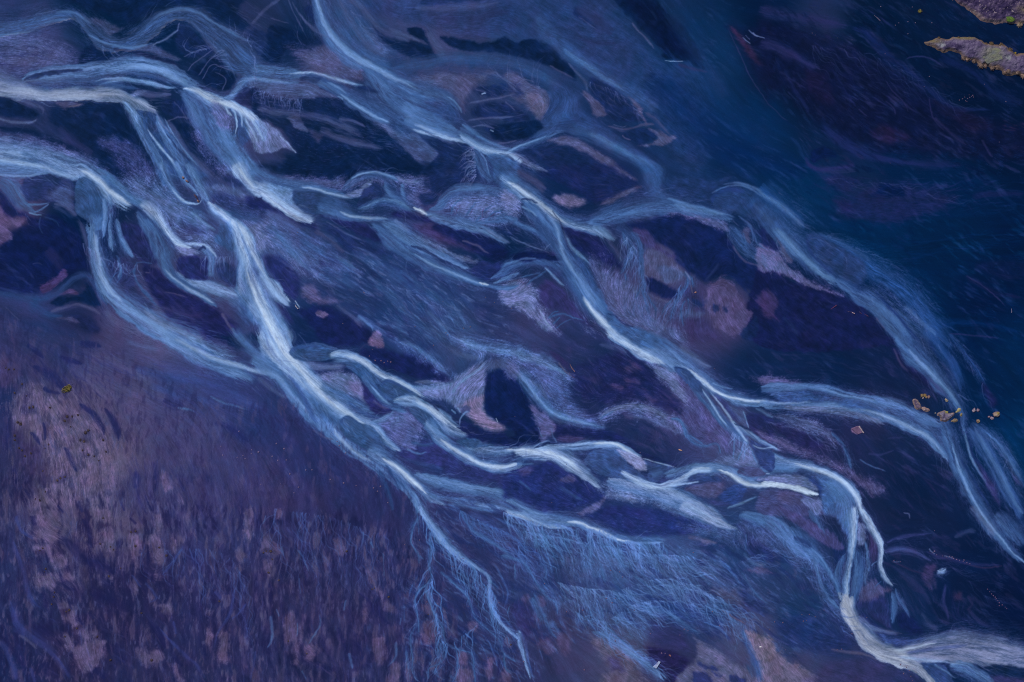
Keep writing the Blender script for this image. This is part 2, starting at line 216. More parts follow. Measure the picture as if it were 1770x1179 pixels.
P('r', 'a3 -20,490 60,500 150,560 262,622 266,690 242,800 190,822 100,722 0,642', soft=6, op=.8, rag=4, L=2); P('o','a3 120,630 200,640 262,690 230,780 170,790 120,700',soft=6,op=.6,L=2); P('n', 'a3 -60,560 40,560 120,640 60,660 -30,640', soft=6, op=.7, rag=6, L=2); P('n', 'a3 -60,690 60,740 135,790 130,825 -20,830', soft=5, op=.8, L=2, rag=5)
H('m', 'a3 -40,520 200,590 180,800 -40,800', 60, 16, .5, .5, 16); P('k', 'a3 -120,850 0,838 130,822 212,832 222,862 130,940 0,955 -110,940', soft=4, op=.93, L=2, id='bar_16')
li('m', 'a3 400,420,8 470,500,12 520,560,14 540,640,10', op=.7); wa('m','a3 270,440,10 380,500,12 460,540,10',L=2,op=.6)
P('n', 'a3 550,530 680,562 780,640 832,702 902,802 880,832 700,822 640,762 560,642', soft=5, op=.9, L=1, id='bar_17'); P('r', 'a3 500,620 560,650 620,700 665,780 600,795 540,712', soft=4, op=.85, L=1); P('r', 'a3 800,640 880,702 920,802 935,842 870,762', soft=4, op=.9, L=1)
P('n','a3 640,730 720,700 800,760 850,810 700,815',soft=5,op=.7,L=2)
H('m', 'a3 550,540 760,640 860,800 650,760', 40, 20, .6, .4, 17); wa('r', 'a3 650,850,14 760,880,18 850,870,14 930,850,20 1010,840,12', op=.7, L=1); P('n', 'a3 760,922 880,872 980,892 1005,932 900,985 820,962', soft=4, op=.85, L=2); P('r', 'a3 950,870 1060,912 1135,935 1050,980 940,998 870,990 980,965 1012,932', soft=4, op=.85, L=2); li('r', 'a3 765,920,5 800,945,6 835,955,4')
wa('r', 'a3 900,760,18 990,800,26 1040,860,22 1100,920,18', op=.5); li('m','a3 700,845,5 760,862,4 800,850,3')
wa('b', 'a3 430,640,60 400,730,70 330,800,70 230,870,45 120,940,25', op=.65, hair=.2); wa('b', 'a3 350,870,50 520,900,60 680,980,60 860,1070,55 1000,1150,50 b3 1000,60,80 1010,180,70', op=.8, hair=.2)
ch('b', 'a3 -60,1050,16 20,1020,20 100,985,22 230,930,22 330,890,24 420,880,20', core='c', L=2, sl=.8, sr=.6); cr('l', 'a3 -40,1040,7 40,1008,8 150,960,8 280,910,7'); cr('c', 'a3 500,890,26 620,940,30 760,1020,30 900,1085,26 1020,1150,20', L=2, op=.7, fi=.3)
P('r', 'a3 250,940 420,932 560,1000 700,1090 810,1190 740,1190 600,1085 450,1015 300,970', soft=5, op=.85, L=2, hair=.2); P('n', 'a3 40,1040 250,985 400,1005 600,1095 740,1200 b3 800,100 760,180 600,240 450,165 340,100 290,20 a3 200,1080', soft=6, op=.9, L=1, id='bar_18'); H('p', 'a3 100,1020 400,1000 740,1179 300,1179', 40, 26, .8, .5, 18)
ch('M', 'a3 -20,1045,24 60,1080,28 140,1120,26 220,1150,20 290,1180,8', L=4, sl=.6, sr=.6, op=.8, water=None); li('n','a3 0,1080,5 40,1100,5 70,1075,4 100,1090,4',op=.5,L=5)
wa('t', 'a3 900,480,120 1100,640,160 1300,850,170 1450,1000,150 a4 250,1179,120 b4 250,120,140', L=0, op=.55, hair=.1); wa('u', 'a3 1050,60,60 1200,250,60 1350,480,70 1500,700,80', L=0, op=.5, hair=.2)
P((20, 22, 66), 'a3 1480,165 1620,165 1768,140 a4 40,690 a3 1700,625 1640,540 1560,360', soft=22, op=.7, L=1); li('p', 'a3 1475,180,4 1560,360,5 1650,540,5 1740,680,5 a4 60,730,5 120,790,5 170,830,4', op=.8, fo=.05)
P((62, 40, 82), 'a3 1500,180 1560,220 1630,300 1730,440 1670,420 1570,310', soft=6, op=.75, L=1); 
for q in ('1620,195,4 1660,228,5 1750,265,4', '1580,250,3 1640,300,5', '1650,215,6 1700,250,5', '1600,235,3 1640,270,3'): li('M', 'a3 ' + q, op=.85)
# a4
P((20, 20, 64), 'a4 -20,150 300,170 520,240 700,360 850,430 1000,530 1150,640 1300,760 1800,860 1800,1060 1560,1100 1100,1070 800,1040 600,980 420,880 250,740 140,640 0,600', soft=20, op=.7, L=1, rag=8, id='bar_19')
wa((42, 44, 100), 'a4 -60,60,60 200,110,55 400,140,50 600,185,38', op=.8, hair=.3); wa((26, 38, 98), 'a4 560,170,30 700,230,50 800,330,52 900,430,46 1000,500,40 1090,580,36 1210,680,30 1350,740,18 1600,750,14', L=2, op=.85, hair=.3)
li((48, 48, 104), 'a4 960,400,6 1060,388,8 1150,410,9 1230,460,6'); wa((24, 34, 90), 'a4 1160,370,40 1400,480,40 1500,570,32 1570,640,45 1700,690,60 1800,720,50', L=2, op=.8)
wa((46, 46, 102), 'a4 -40,290,60 80,310,50 180,370,45 300,430,30 420,470,20', L=2, op=.8, hair=.3); wa((32, 38, 94), 'a4 130,440,20 180,560,22 260,680,20 320,780,18', L=2, op=.6); wa((30, 32, 86), 'a4 450,470,12 520,560,14 580,660,12 640,740,10', L=2, op=.8)
P((14, 26, 78), 'a4 310,1035 350,1000 430,1000 505,1062 400,1080 320,1112', soft=4, op=.85, L=3); wa((42, 44, 106), 'a4 285,1050,14 300,1110,20 370,1150,24 500,1140,24 640,1110,20', L=2, op=.85, hair=.2); wa((34, 42, 104), 'a4 360,830,26 500,945,52 650,1030,56 850,1085,40 1100,1115,36 1400,1130,30', L=2, op=.8, hair=.3); H((56, 60, 118), 'a4 200,850 340,840 420,960 240,980', 26, 16, .6, .5, 19)
P((38, 27, 70), 'a4 720,880 850,850 1000,930 900,980 780,960', soft=8, op=.8, L=2); P((34, 24, 68), 'a4 280,480 420,500 480,700 400,700 300,600', soft=10, op=.6, L=2); P((34, 24, 66), 'a4 1150,680 1400,750 1560,850 1450,900 1250,800', soft=10, op=.6, L=2)
for q in ('820,540,6 880,620,6 950,700,5 985,780,4', '820,680,5 880,740,6 895,790,4', '1150,790,14 1300,930,18 1400,1000,14', '1120,660,6 1150,800,6 1240,900,5', '1480,950,10 1560,1080,10', '640,740,6 700,800,5'): li((46, 42, 94), 'a4 ' + q, op=.7)
H((44, 44, 100), 'a4 300,250 900,400 1400,850 1700,1000 800,1000 300,600', 150, 34, .9, .35, 20); H((52, 36, 80), 'a4 1540,820 1768,820 1768,880 1600,880', 16, 20, .9, .6, 21)
H((40, 46, 104), 'a4 560,20 900,20 1000,120 700,140', 30, 30, .9, .5, 22)
# ============ row b ============
ch('c', 'b1 -330,-40,70 -40,0,60 120,5,55 260,20,45 380,50,40 480,85,24 535,98,6', sl=.6, sr=.6, core='l', id='channel_11', op=.9)
ch('l', 'a1 -330,960,70 -60,1000,75 150,1040,80 350,1085,75 500,1140,70 b1 560,0,64 660,80,56 740,165,52 850,235,56 960,290,50', sl=.8, sr=.45, core='w', id='channel_12', op=.9)
cr('w', 'a1 -60,1075,20 100,1098,20 300,1140,18 b1 420,45,16 520,92,10', op=.8); cr('v', 'b1 520,10,14 600,40,22 680,95,24 740,160,22 840,225,18 930,265,14', op=.8, fi=.25)
wa('B', 'a1 0,1040,20 150,1080,20 300,1110,16', L=3, op=.4); wa('b', 'a1 120,1030,30 350,1130,30 480,1170,20', L=3, op=.45); wa('b', 'b1 680,60,16 760,130,20 840,200,16', L=3, op=.4)
cr('c', 'b1 660,40,30 760,90,36 880,190,44 1000,270,40', L=2, op=.9, fo=.1); wa('c','b1 640,10,20 740,50,20 860,160,18',L=2,op=.8)
cr('l', 'b1 -40,40,14 150,58,10 260,46,10 360,46,8', op=.7)
ch('w', 'b1 930,225,20 1000,255,36 1060,312,36 1105,375,34 1160,450,28 1210,505,24 1255,530,18 1335,546,12', sl=.6, sr=.35, core='v', id='channel_13', op=.92)
P('b', 'b1 510,125 530,85 572,62 632,92 692,182 735,290 700,400 640,420 600,375 522,312 508,205', soft=4, op=.95, L=4, hair=.15, rag=1, id='scour_1'); wa('c', 'b1 600,330,30 660,360,40 690,320,24', L=4, op=.6)
ch('c', 'b1 640,330,60 645,430,42 645,520,38 668,620,46 692,720,52 732,810,62 800,885,66 900,955,76 1020,1035,86 1150,1095,90 1300,1155,90 1470,1220,80', sl=.75, sr=.25, core='l', L=4, id='channel_14', op=.92)
cr('w', 'b1 622,390,12 640,470,24 655,560,24 672,650,26 700,750,28 760,850,26 860,940,22', L=5, op=.7); cr('l', 'b1 760,860,18 830,930,24 960,1020,26 1100,1105,26 1230,1179,24', L=5, op=.75); wa('w','b1 950,960,30 1100,1060,40 1250,1130,40 1400,1190,40',L=5,op=.4)
wa('m', 'b1 515,330,24 565,430,30 600,560,28 640,720,22 700,870,24 770,970,16', L=2, op=.7, hair=.4)
ch('b', 'b1 -40,60,50 20,100,60 80,160,56 140,240,48 220,305,26 285,328,6', core='c', L=2, sl=.5, sr=.6, id='channel_15', op=.85); li('c', 'b1 180,255,10 280,245,9 350,225,8', op=.8); li('c', 'b1 225,305,8 270,290,8 340,235,6'); li('l','b1 190,300,8 240,318,8 290,320,6')
li('B', 'b1 275,330,7 270,400,6 300,460,5', op=.6); li('B','b1 300,330,6 380,360,6 410,410,5',op=.5)
P('d', 'b1 142,115 180,68 280,48 390,50 505,110 512,250 480,292 400,240 300,222 190,232 160,182', soft=4, op=.9, L=2, hair=.3, id='bar_20'); P('m', 'b1 300,200 400,120 500,130 512,250 480,300 400,250', soft=12, op=.65, L=2, hair=.8); wa('m', 'b1 360,240,36 460,270,45 540,330,40', L=2, op=.8)
P((20, 27, 82), 'b1 -20,130 70,200 140,282 260,332 380,322 480,362 560,482 620,642 650,700 545,705 460,762 440,735 280,850 -20,835 0,520 80,482 70,422 150,392 170,352 60,332 -20,280', soft=10, op=.85, rag=5, id='bar_21')
P((96, 76, 126), 'b1 -20,262 60,332 172,350 140,392 70,402 82,462 40,512 -20,500', soft=5, op=.8, rag=5, L=1); P((70, 54, 108), 'b1 265,800 400,732 440,690 455,735 380,802 300,852 270,832', soft=4, op=.9, L=1, rag=4); P((80, 62, 116), 'b1 405,862 480,822 532,850 536,864 460,852', soft=3, op=.9, L=2); wa((44, 42, 96), 'b1 300,560,50 380,620,50 430,700,40', op=.6); li('p', 'b1 220,660,4 260,652,4 300,662,3', op=.9)
wa('B', 'b1 -100,820,30 150,880,40 290,895,30 380,855,28 450,795,26 510,745,24 580,725,30 640,785,26 690,875,24 750,960,16', L=2, op=.8, hair=.3, fo=.1)
P('k', 'b1 330,922 420,872 540,862 585,800 560,775 620,800 665,872 692,942 640,952 580,932 480,912 400,942', soft=4, op=.95, L=2, id='bar_22'); wa('r', 'b1 330,990,16 430,950,20 540,925,20 640,965,16 700,1010,12', L=3, op=.7, hair=.3); wa('B', 'b1 200,900,40 260,960,45 330,1000,30 440,1000,14', L=2, op=.7)
P('q', 'b1 470,985 600,1005 680,1080 672,1122 580,1112 520,1060', soft=8, op=.9, L=2); P('r', 'b1 380,1015 480,1010 535,1040 530,1055 430,1035', soft=4, op=.6, L=3)
wa('d', 'b1 -40,950,60 150,1040,70 350,1090,60 550,1160,50', L=2, op=.7); li('m', 'b1 30,940,4 80,990,5 140,1050,5', op=.5)
wa('r', 'b1 700,950,20 800,1060,40 950,1130,40 1050,1179,30', L=1, op=.6)
P('p', 'b1 740,620 880,640 920,722 930,792 980,882 1060,962 950,955 850,872 780,782 700,700', soft=6, op=.85, L=1); P((34, 40, 96), 'b1 822,382 880,368 980,402 1010,482 1030,562 1070,642 1000,662 900,592 850,522 828,452', soft=5, op=.9, L=1, hair=.3, id='bar_23'); H('B', 'b1 830,380 1000,420 1060,640 880,580', 50, 14, .5, .45, 23)
P((30, 31, 88), 'b1 960,650 1080,692 1180,782 1280,842 1400,902 1500,982 1600,1062 1700,1200 1560,1200 1350,1142 1160,1042 1060,922 1000,802', soft=7, op=.9, L=1, id='bar_24'); li('r', 'b1 1500,985,14 1560,1080,10 1640,1165,8', op=.8); wa((56, 50, 106), 'b1 1080,940,14 1250,1000,25 1400,1000,25', L=2, op=.6); li('r', 'b1 985,712,8 1030,712,5', op=.8); li('r','b1 1120,850,5 1200,860,6 1280,880,5',op=.6)
for q in ('735,170,14 757,290,13 752,420,16 760,520,20 785,600,14', '790,330,12 812,450,18 845,530,24 895,600,22 935,625,8', '700,190,15 722,300,20 712,400,22 690,500,14', '800,760,6 820,700,9 790,620,7'): ch('c', 'b1 ' + q, L=5, sl=.7, sr=.7, core='l', op=.85)
for q in ('785,590,8 815,660,10 822,740,8 780,800,4', '930,628,10 912,720,10 950,800,12 1010,880,12 1075,965,10', '920,650,5 960,640,6 1040,650,5', '820,700,6 770,740,5 740,800,4', '910,700,6 870,720,5'): li('b', 'b1 ' + q, L=5, op=.7)
P('d','b1 748,285 757,275 764,288 757,302',soft=1.5,op=.8,L=6)
H('b', 'b1 720,600 900,640 1000,850 800,800', 60, 14, .5, .5, 24, L=3)
ch('b', 'b1 920,262,8 955,310,28 1020,390,52 1080,490,68 1120,580,66 1135,660,46 1160,720,36 1215,772,34 1290,822,26 1380,872,20 1460,935,15 1492,965,5', sl=.55, sr=.5, core='c', L=5, id='channel_16', op=.92)
wa('n', 'b1 920,265,10 960,305,20 1010,350,18', L=6, op=.6, fi=0); cr('w', 'b1 1110,660,6 1145,715,12 1210,775,15 1300,835,15 1390,885,13 1480,945,8', L=6, op=.85)
for q in ('1010,430,6 1020,520,7 1030,570,5', '1050,420,8 1060,560,9 1070,620,6', '1000,350,8 1060,430,9 1100,540,8'): li('c', 'b1 ' + q, L=6, op=.5)
ch('l', 'b1 1190,690,14 1240,752,24 1320,795,34 1450,835,45 1580,872,44 1690,930,50 1790,1010,60', sl=.7, sr=.8, core='w', L=4, hair=.4, id='channel_17', op=.8)
P((38, 42, 104), 'b1 1195,645 1230,602 1330,590 1370,612 1430,642 1412,702 1402,765 1280,752 1205,702', soft=4, op=.95, L=5, hair=.2, id='bar_25'); H('b', 'b1 1250,600 1420,600 1400,760 1250,750', 30, 10, .5, .45, 25)
ch('c', 'b1 1340,540,12 1395,552,22 1438,602,24 1440,680,24 1432,770,22', L=6, sl=.6, sr=.6, core='l', op=.85); cr('w', 'b1 1230,520,12 1330,518,15 1400,530,15 1445,570,13 1490,625,7', L=6); dk('n', 'b1 1345,560,8 1375,535,12 1400,555,8', L=7, op=.8); P('M', 'b1 1190,530 1280,542 1345,570 1320,592 1230,592', soft=5, op=.8, L=5, hair=.4)
P('d', 'b1 1470,642 1540,640 1602,682 1612,802 1560,802 1490,742', soft=5, op=.85, L=5); H('b', 'b1 1470,600 1600,640 1620,800 1500,800', 46, 12, .5, .6, 26, L=6)
wa('c', 'b1 1000,150,80 1150,260,110 1300,350,100 1450,430,60', L=1, op=.85, hair=.8); wa('M', 'b1 860,80,26 1000,180,40 1150,260,40', L=1, op=.5, hair=1); P('p','b1 1230,340 1360,400 1400,450 1300,460 1230,410',soft=10,op=.7,L=2,hair=.5)
P('k', 'b1 700,-40 1000,-40 1030,60 1000,95 880,80 780,30', soft=7, op=.9, L=1)
cr('l', 'b1 1290,295,9 1380,370,12 1440,410,12 1475,445,6', op=.7)
for q in ('1090,-60,26 1140,70,26 1190,160,18 1250,225,13 1345,242,10', '1180,-60,24 1250,80,16 1310,150,13 1358,205,10', '1270,-60,34 1345,90,36 1400,180,40 1440,270,36'): ch('c', 'b1 ' + q, L=4, sl=.7, sr=.7, core='l', op=.9)
cr('w', 'b1 1150,120,5 1195,175,8 1250,225,9 1310,242,9 1350,240,7 1368,205,6 1350,160,4', L=6); wa('b','b1 1050,0,30 1100,80,26 1120,140,14',L=2,op=.8)
ch('l', 'b1 1390,220,20 1460,295,36 1540,355,42 1620,425,46 1672,492,38 1705,570,32 1752,660,32 1800,750,28 b2 90,780,40 180,880,42 250,950,30 275,965,8', sl=.35, sr=.7, core='v', L=5, id='channel_18', op=.95)
cr('v', 'b1 1440,270,10 1520,330,14 1610,400,20 1665,470,20 1700,560,18 1750,650,20 1790,730,20', L=6, op=.7); wa('w', 'b2 20,700,24 90,800,32 180,900,30 250,950,14', L=6, op=.7, hair=.2)
li('v', 'b2 270,900,3 290,930,5 312,962,4', L=7, op=.9)
P('b', 'b1 1490,392 1560,388 1612,452 1625,545 1560,562 1470,512 1448,502 1478,432', soft=5, op=.9, L=6, hair=.3)
ch('c', 'b1 1630,480,26 1660,590,42 1650,720,44 1655,800,50 1700,880,66 1768,980,80 b2 60,980,80 140,1080,86 240,1200,80', sl=.7, sr=.7, core='w', L=6, id='channel_19', op=.9, hair=.35)
cr('w', 'b1 1690,900,30 1760,1000,40 b2 60,960,44 140,1060,44 230,1160,44 c2 130,60,40', L=7, op=.75, fo=.05, hair=.3); wa('B', 'b2 -20,760,16 20,850,20 60,930,14', L=7, op=.6); cr('l','b1 1640,600,10 1640,720,14 1660,800,14',L=7,op=.7)
wa('b', 'b1 1540,900,40 1640,960,60 1750,1080,60', L=6, op=.5, hair=.7); P('B','b1 1600,880 1650,850 1700,900 1660,950',soft=8,op=.5,L=7,hair=.5)
ch('w', 'b1 1580,-60,50 1630,20,48 1680,85,34 1745,150,28 b2 60,145,45 150,210,46 240,280,42 330,333,36 420,355,22 452,345,6', sl=.5, sr=.5, core='v', L=5, id='channel_20', op=.92, hair=.25); cr('v', 'b1 1610,0,18 1670,70,16 1730,130,14 b2 40,110,10', L=6, op=.6)
wa('c', 'a1 1640,1100,80 1720,1160,70 b2 20,40,50', L=4, op=.8)
P('m', 'b1 1390,125 1500,118 1650,160 1790,215 1700,225 1500,165 1400,150', soft=4, op=.85, L=2); P('n', 'b1 1430,185 1600,192 1790,245 1790,350 1600,335 1480,255', soft=7, op=.75, L=1, hair=.3); wa('b', 'b1 1500,300,40 1650,330,45 1790,360,45', L=2, op=.6, hair=1)
P('M', 'b1 1640,400 1768,378 b2 60,380 100,480 60,580 20,560 b1 1740,545 1690,470', soft=7, op=.75, L=3, rag=5, hair=.4); P('n','b1 1500,80 1560,50 1640,90 1680,120 1600,130',soft=6,op=.7,L=2)
# b2
ch('b', 'b2 -60,10,50 20,50,56 100,95,54 250,132,48 400,150,42 500,172,36 600,200,24 705,222,12', sl=.6, sr=.7, core='c', L=4, id='channel_21', op=.9); cr('w', 'b2 300,128,8 380,140,12 500,168,14 600,200,14 700,218,10', L=5); wa('m', 'b2 120,60,20 300,85,26 500,100,26 640,90,20', L=2, op=.7)
wa('l','b2 100,150,26 200,180,30 260,210,20',L=4,op=.6,hair=.3)
P('B', 'b2 258,160 300,155 460,178 560,220 695,295 690,320 560,302 450,322 380,312 300,272', soft=3, op=.95, L=6, hair=.1, rag=1, id='scour_2'); ch('b', 'b2 400,235,50 480,255,60 570,285,52 640,312,40 710,332,26 820,342,16 945,352,8', L=7, sl=.6, sr=.4, core='c', id='channel_22', fi=.2); cr('w', 'b2 560,290,7 660,328,13 760,337,13 850,341,12 945,355,7', L=8)
ch('b', 'b2 588,172,10 640,120,26 720,65,34 810,48,28 890,65,24 960,85,18 1005,105,9', core='c', L=5, sl=.5, sr=.7, id='channel_23'); cr('l', 'b2 640,85,6 720,48,10 810,28,12 900,52,12 1000,90,7', L=6); P('M', 'b2 615,190 700,142 805,78 770,155 700,205', soft=3, op=.85, L=5, hair=.3); wa('M', 'b2 950,60,16 1040,95,24 1130,100,24', L=4, op=.8)
ch('b', 'b2 870,72,16 905,140,36 950,190,42 1030,240,46 1100,280,30 1145,308,20', core='c', L=5, sl=.7, sr=.7, id='channel_24'); li('c', 'b2 1005,100,14 1005,170,18 1035,225,14', L=6); H('n', 'b2 890,80 1000,110 1030,220 920,180', 24, 10, .6, .4, 27)
ch('b', 'b2 690,280,10 770,275,20 850,232,24 940,238,30 1020,264,30 1100,292,24', core='l', L=6, sl=.4, sr=.6); cr('v', 'b2 1070,262,7 1120,290,16 1150,310,18 1185,325,10', L=8, op=.95)
P('d', 'b2 710,200 780,122 832,108 882,170 862,212 780,252 700,262', soft=3, op=.95, L=5, id='bar_26'); H('M', 'b2 720,200 800,120 880,180 780,250', 40, 8, .45, .5, 28); li('b', 'b2 690,280,7 770,240,9 860,190,7', L=6)
ch('c', 'b2 1130,306,22 1250,335,42 1350,362,48 1450,386,42 1530,412,34 1610,444,28 1700,490,24 1752,525,10', core='l', L=6, sl=.7, sr=.6, id='channel_25'); wa('M', 'b2 1560,420,20 1660,470,24 1750,515,16', L=7, op=.6); dk('q', 'b2 1520,412,4 1550,420,5', L=8, op=.9)
P('n', 'b2 1165,40 1290,-10 1490,-10 1512,92 1400,132 1270,180 1155,135', soft=4, op=.6, L=2); P('n', 'b2 1110,195 1200,165 1265,190 1200,262 1140,262', soft=5, op=.85, L=2, hair=.3); H('m', 'b2 1110,170 1260,170 1200,260', 30, 9, .5, .5, 29)
ch('b', 'b2 1165,295,10 1260,272,32 1305,210,38 1370,165,44 1500,155,44 1640,165,50 1790,205,56', core='c', L=5, sl=.5, sr=.8, id='channel_26', op=.85); wa('M', 'b2 1330,240,50 1500,260,70 1700,280,60', L=4, op=.7, hair=.7)
wa('c', 'b2 1350,150,30 1480,140,25 1580,130,20', L=6, op=.4)
for q in ('1330,320,7 1360,250,8 1430,195,6', '1430,335,8 1480,270,9 1510,220,7', '1500,375,9 1555,300,10 1625,250,7', '1560,380,7 1620,310,8 1700,290,6', '1640,350,6 1690,320,7 1768,300,6'): li('b', 'b2 ' + q, L=6, op=.85)
for q in ('1355,320,6 1400,250,6', '1455,330,5 1490,270,6', '1540,330,6 1560,270,5', '1600,340,6 1640,300,5'): li((78, 62, 118), 'b2 ' + q, L=6, op=.7)
ch('b', 'b2 1495,385,8 1600,362,22 1700,352,24 1768,368,24 b3 40,380,22 100,402,18 180,432,16 240,480,12 292,522,5', core='c', L=7, sl=.6, sr=.6, id='channel_27'); P('n', 'b2 1625,405 1700,385 1790,392 b3 30,470 b2 1700,460', soft=5, op=.8, L=6); H('M', 'b2 1620,400 1768,400 1768,500 1640,440', 26, 12, .5, .5, 30)
ch('b', 'b2 770,350,20 860,400,56 950,470,76 1030,535,66 1120,590,56 1250,660,48 1370,715,42 1500,772,24 1570,792,20 1680,812,17 1790,800,14 b3 60,770,12', core='c', L=5, sl=.7, sr=.4, id='channel_28', op=.9)
ch('c', 'b2 850,345,22 980,420,44 1080,490,46 1180,552,36 1290,602,26 1400,662,26 1490,695,8', core='l', L=6, sl=.6, sr=.5, id='channel_29', op=.8); dk('n', 'b2 1050,525,8 1160,562,12 1260,622,12 1360,668,10 1450,710,6', L=7, op=.75); cr('l', 'b2 1050,560,8 1200,648,13 1400,740,14 1540,790,14 1640,808,9', L=7); cr('v', 'b2 1520,782,6 1560,790,10 1600,800,8', L=8)
wa('M', 'b2 940,360,22 1000,400,24 1060,440,14', L=5, op=.8)
P((34, 44, 106), 'b2 1465,695 1530,632 1650,642 1768,642 1700,722 1580,772 1500,742', soft=5, op=.85, L=4); ch('b', 'b2 1590,765,10 1690,720,24 b3 0,680,34 80,645,30 180,625,36 280,640,50 360,690,62 410,760,40', core='c', L=5, sl=.4, sr=.7, id='channel_30'); ch('c', 'b2 1610,795,7 1700,755,12 1790,715,14 b3 60,690,10', L=6, core='l', sr=.6)
P((30, 36, 94), 'b2 -40,190 100,222 200,272 320,342 400,382 410,425 330,402 200,332 80,292 -40,270', soft=6, op=.9, L=3, id='bar_27'); dk('q', 'b2 0,200,8 100,230,12 170,265,8', L=4)
P((32, 36, 94), 'b2 450,312 560,312 680,342 780,402 880,472 960,540 900,532 760,482 640,432 520,372', soft=6, op=.9, L=3, id='bar_28'); P((34, 44, 102), 'b2 460,395 560,402 700,472 850,542 970,582 860,602 700,592 580,522', soft=10, op=.8, L=2); li('m', 'b2 480,360,6 600,430,8 740,500,7', L=4, op=.6); wa('r', 'b2 400,420,25 520,500,30 620,590,25', L=3, op=.5)
P((66, 56, 112), 'b2 1080,382 1200,392 1330,452 1480,522 1560,572 1430,562 1280,512 1150,462', soft=8, op=.85, L=3); P((24, 30, 86), 'b2 1230,375 1400,402 1560,442 1680,502 1740,562 1720,632 1640,642 1540,602 1440,542 1300,472 1200,422', soft=8, op=.9, L=3, id='bar_29'); li('r', 'b2 1400,492,8 1520,532,10 1570,572,8 1612,585,4', L=4, op=.8)
P('M', 'b2 1090,455 1200,492 1300,542 1440,592 1525,622 1480,655 1350,612 1200,542 1120,502', soft=6, op=.75, L=5, hair=.7, rag=5); P((30, 32, 88), 'b2 930,310 1010,290 1100,318 1230,352 1300,400 1180,380 1060,350 950,340', soft=5, op=.9, L=4); H('m', 'b2 930,290 1090,310 1080,360 950,350', 26, 8, .5, .6, 31); H('n', 'b2 1250,380 1600,440 1600,520 1350,460', 40, 16, .8, .5, 32)
P('k', 'b2 60,-30 1200,-40 1160,45 1000,42 900,30 810,18 720,42 580,82 400,72 200,52', soft=9, op=.8, L=1)
for q in ('60,380,50 220,520,60 330,640,55 420,740,40', '280,480,40 450,570,50 620,650,40 720,690,20', '420,720,50 560,760,70 720,820,70', '640,560,60 800,650,80 960,760,80 1100,880,70', '760,720,50 900,850,60 1050,1000,60 1150,1100,40', '900,640,60 1100,780,70 1300,920,60 1430,1060,40'): wa('b', 'b2 ' + q, L=2, op=.5, hair=1)
wa('c', 'b2 120,420,30 230,540,38 330,650,34 390,720,20', L=3, op=.6, hair=.8); wa('c', 'b2 500,580,14 620,640,22 700,690,12', L=3, op=.5)
H('c', 'b2 740,700 1000,740 1300,880 1450,1080 1300,1179 1000,1000 800,860', 200, 24, .6, .4, 33); H('b', 'b2 60,350 500,560 700,700 1000,900 760,1000 400,740', 160, 28, .7, .4, 34); H('c', 'b2 850,950 1100,1000 1400,1179 900,1179', 110, 22, .6, .45, 35); H('M','b2 1050,960 1250,1000 1400,1150 1200,1130',60,14,.5,.5,135)
wa('c', 'b2 1160,960,20 1260,1060,26 1350,1160,20', L=3, op=.5, hair=1); wa('c', 'b2 1330,900,20 1400,1000,26 1440,1080,14', L=3, op=.45, hair=1); wa('c','b2 820,1050,20 960,1090,26 1060,1140,20',L=3,op=.5,hair=1)
P((36, 42, 104), 'b2 60,602 150,588 230,642 300,722 315,802 280,902 220,862 150,782 100,692', soft=6, op=.9, L=4, hair=.2, id='bar_30'); H('b', 'b2 150,600 300,720 290,850', 20, 16, .5, .4, 36)
P((98, 84, 136), 'b2 320,780 400,800 460,872 600,902 540,932 450,922 380,922 318,862', soft=8, op=.75, L=3, rag=5); P((110, 92, 140), 'b2 420,985 450,970 500,985 490,1010 440,1010', soft=3, op=.8, L=4)
P((26, 32, 90), 'b2 290,960 400,942 520,942 640,992 720,1062 800,1122 780,1200 480,1200 380,1082 310,1002', soft=8, op=.9, L=3, id='bar_31'); wa('m', 'b2 550,920,22 660,1010,24 740,1090,12', L=4, op=.6); wa('c', 'b2 690,1000,20 780,1070,18 812,1115,8', L=4, op=.75); P((36,38,98),'b2 80,880 200,930 240,970 260,1060 180,1000',soft=8,op=.8,L=5,hair=.3)
P((104, 88, 138), 'b2 770,1200 815,1115 860,1130 875,1200', soft=3, op=.8, L=4); P((36, 36, 90), 'b2 440,640 520,650 510,680 450,670', soft=5, op=.7, L=4)
H('M', 'b2 0,360 100,390 80,560 0,540', 40, 10, .5, .4, 37, L=6)
# b3
wa('M', 'b3 -60,200,60 20,215,60 70,250,40', L=6, op=.9, hair=.2)
ch('c', 'b3 -80,20,50 0,85,56 80,150,56 180,225,52 280,295,46 350,350,42 440,372,42 560,405,48 640,440,46 720,495,28 760,512,6', sl=.7, sr=.4, core='w', L=7, id='channel_31', op=.95)
cr('v', 'b3 -40,80,14 60,145,22 180,222,22 280,300,20 340,352,14 440,400,8', L=8, op=.85); wa('l', 'b3 560,400,24 650,445,30 730,500,18', L=8, op=.7, hair=.3); dk('n','b3 75,215,7 140,215,10 200,245,8',L=8,op=.7)
ch('b', 'b3 70,225,10 110,250,34 180,320,56 260,420,62 330,520,54 385,620,52 440,720,72 500,820,82 570,930,74 650,1030,64 750,1120,62 870,1210,70', sl=.5, sr=.45, core='c', L=7, id='channel_32', op=.95)
dk('B', 'b3 190,330,12 210,420,28 280,500,26 320,560,12', L=8, op=.8); li('l','b3 80,260,7 140,290,9 195,335,6',L=8,op=.7); dk('q','b3 290,290,5 330,350,7',L=9,op=.5)
cr('l', 'b3 230,300,12 310,390,22 345,500,20 372,600,20 430,700,22 480,790,18', L=8, op=.8); cr('v', 'b3 490,850,10 550,950,26 640,1050,32 735,1138,30 800,1190,28 c3 800,40,24', L=8, op=.9, fo=.05); wa('l', 'b3 440,700,40 520,830,50 600,960,36', L=8, op=.5)
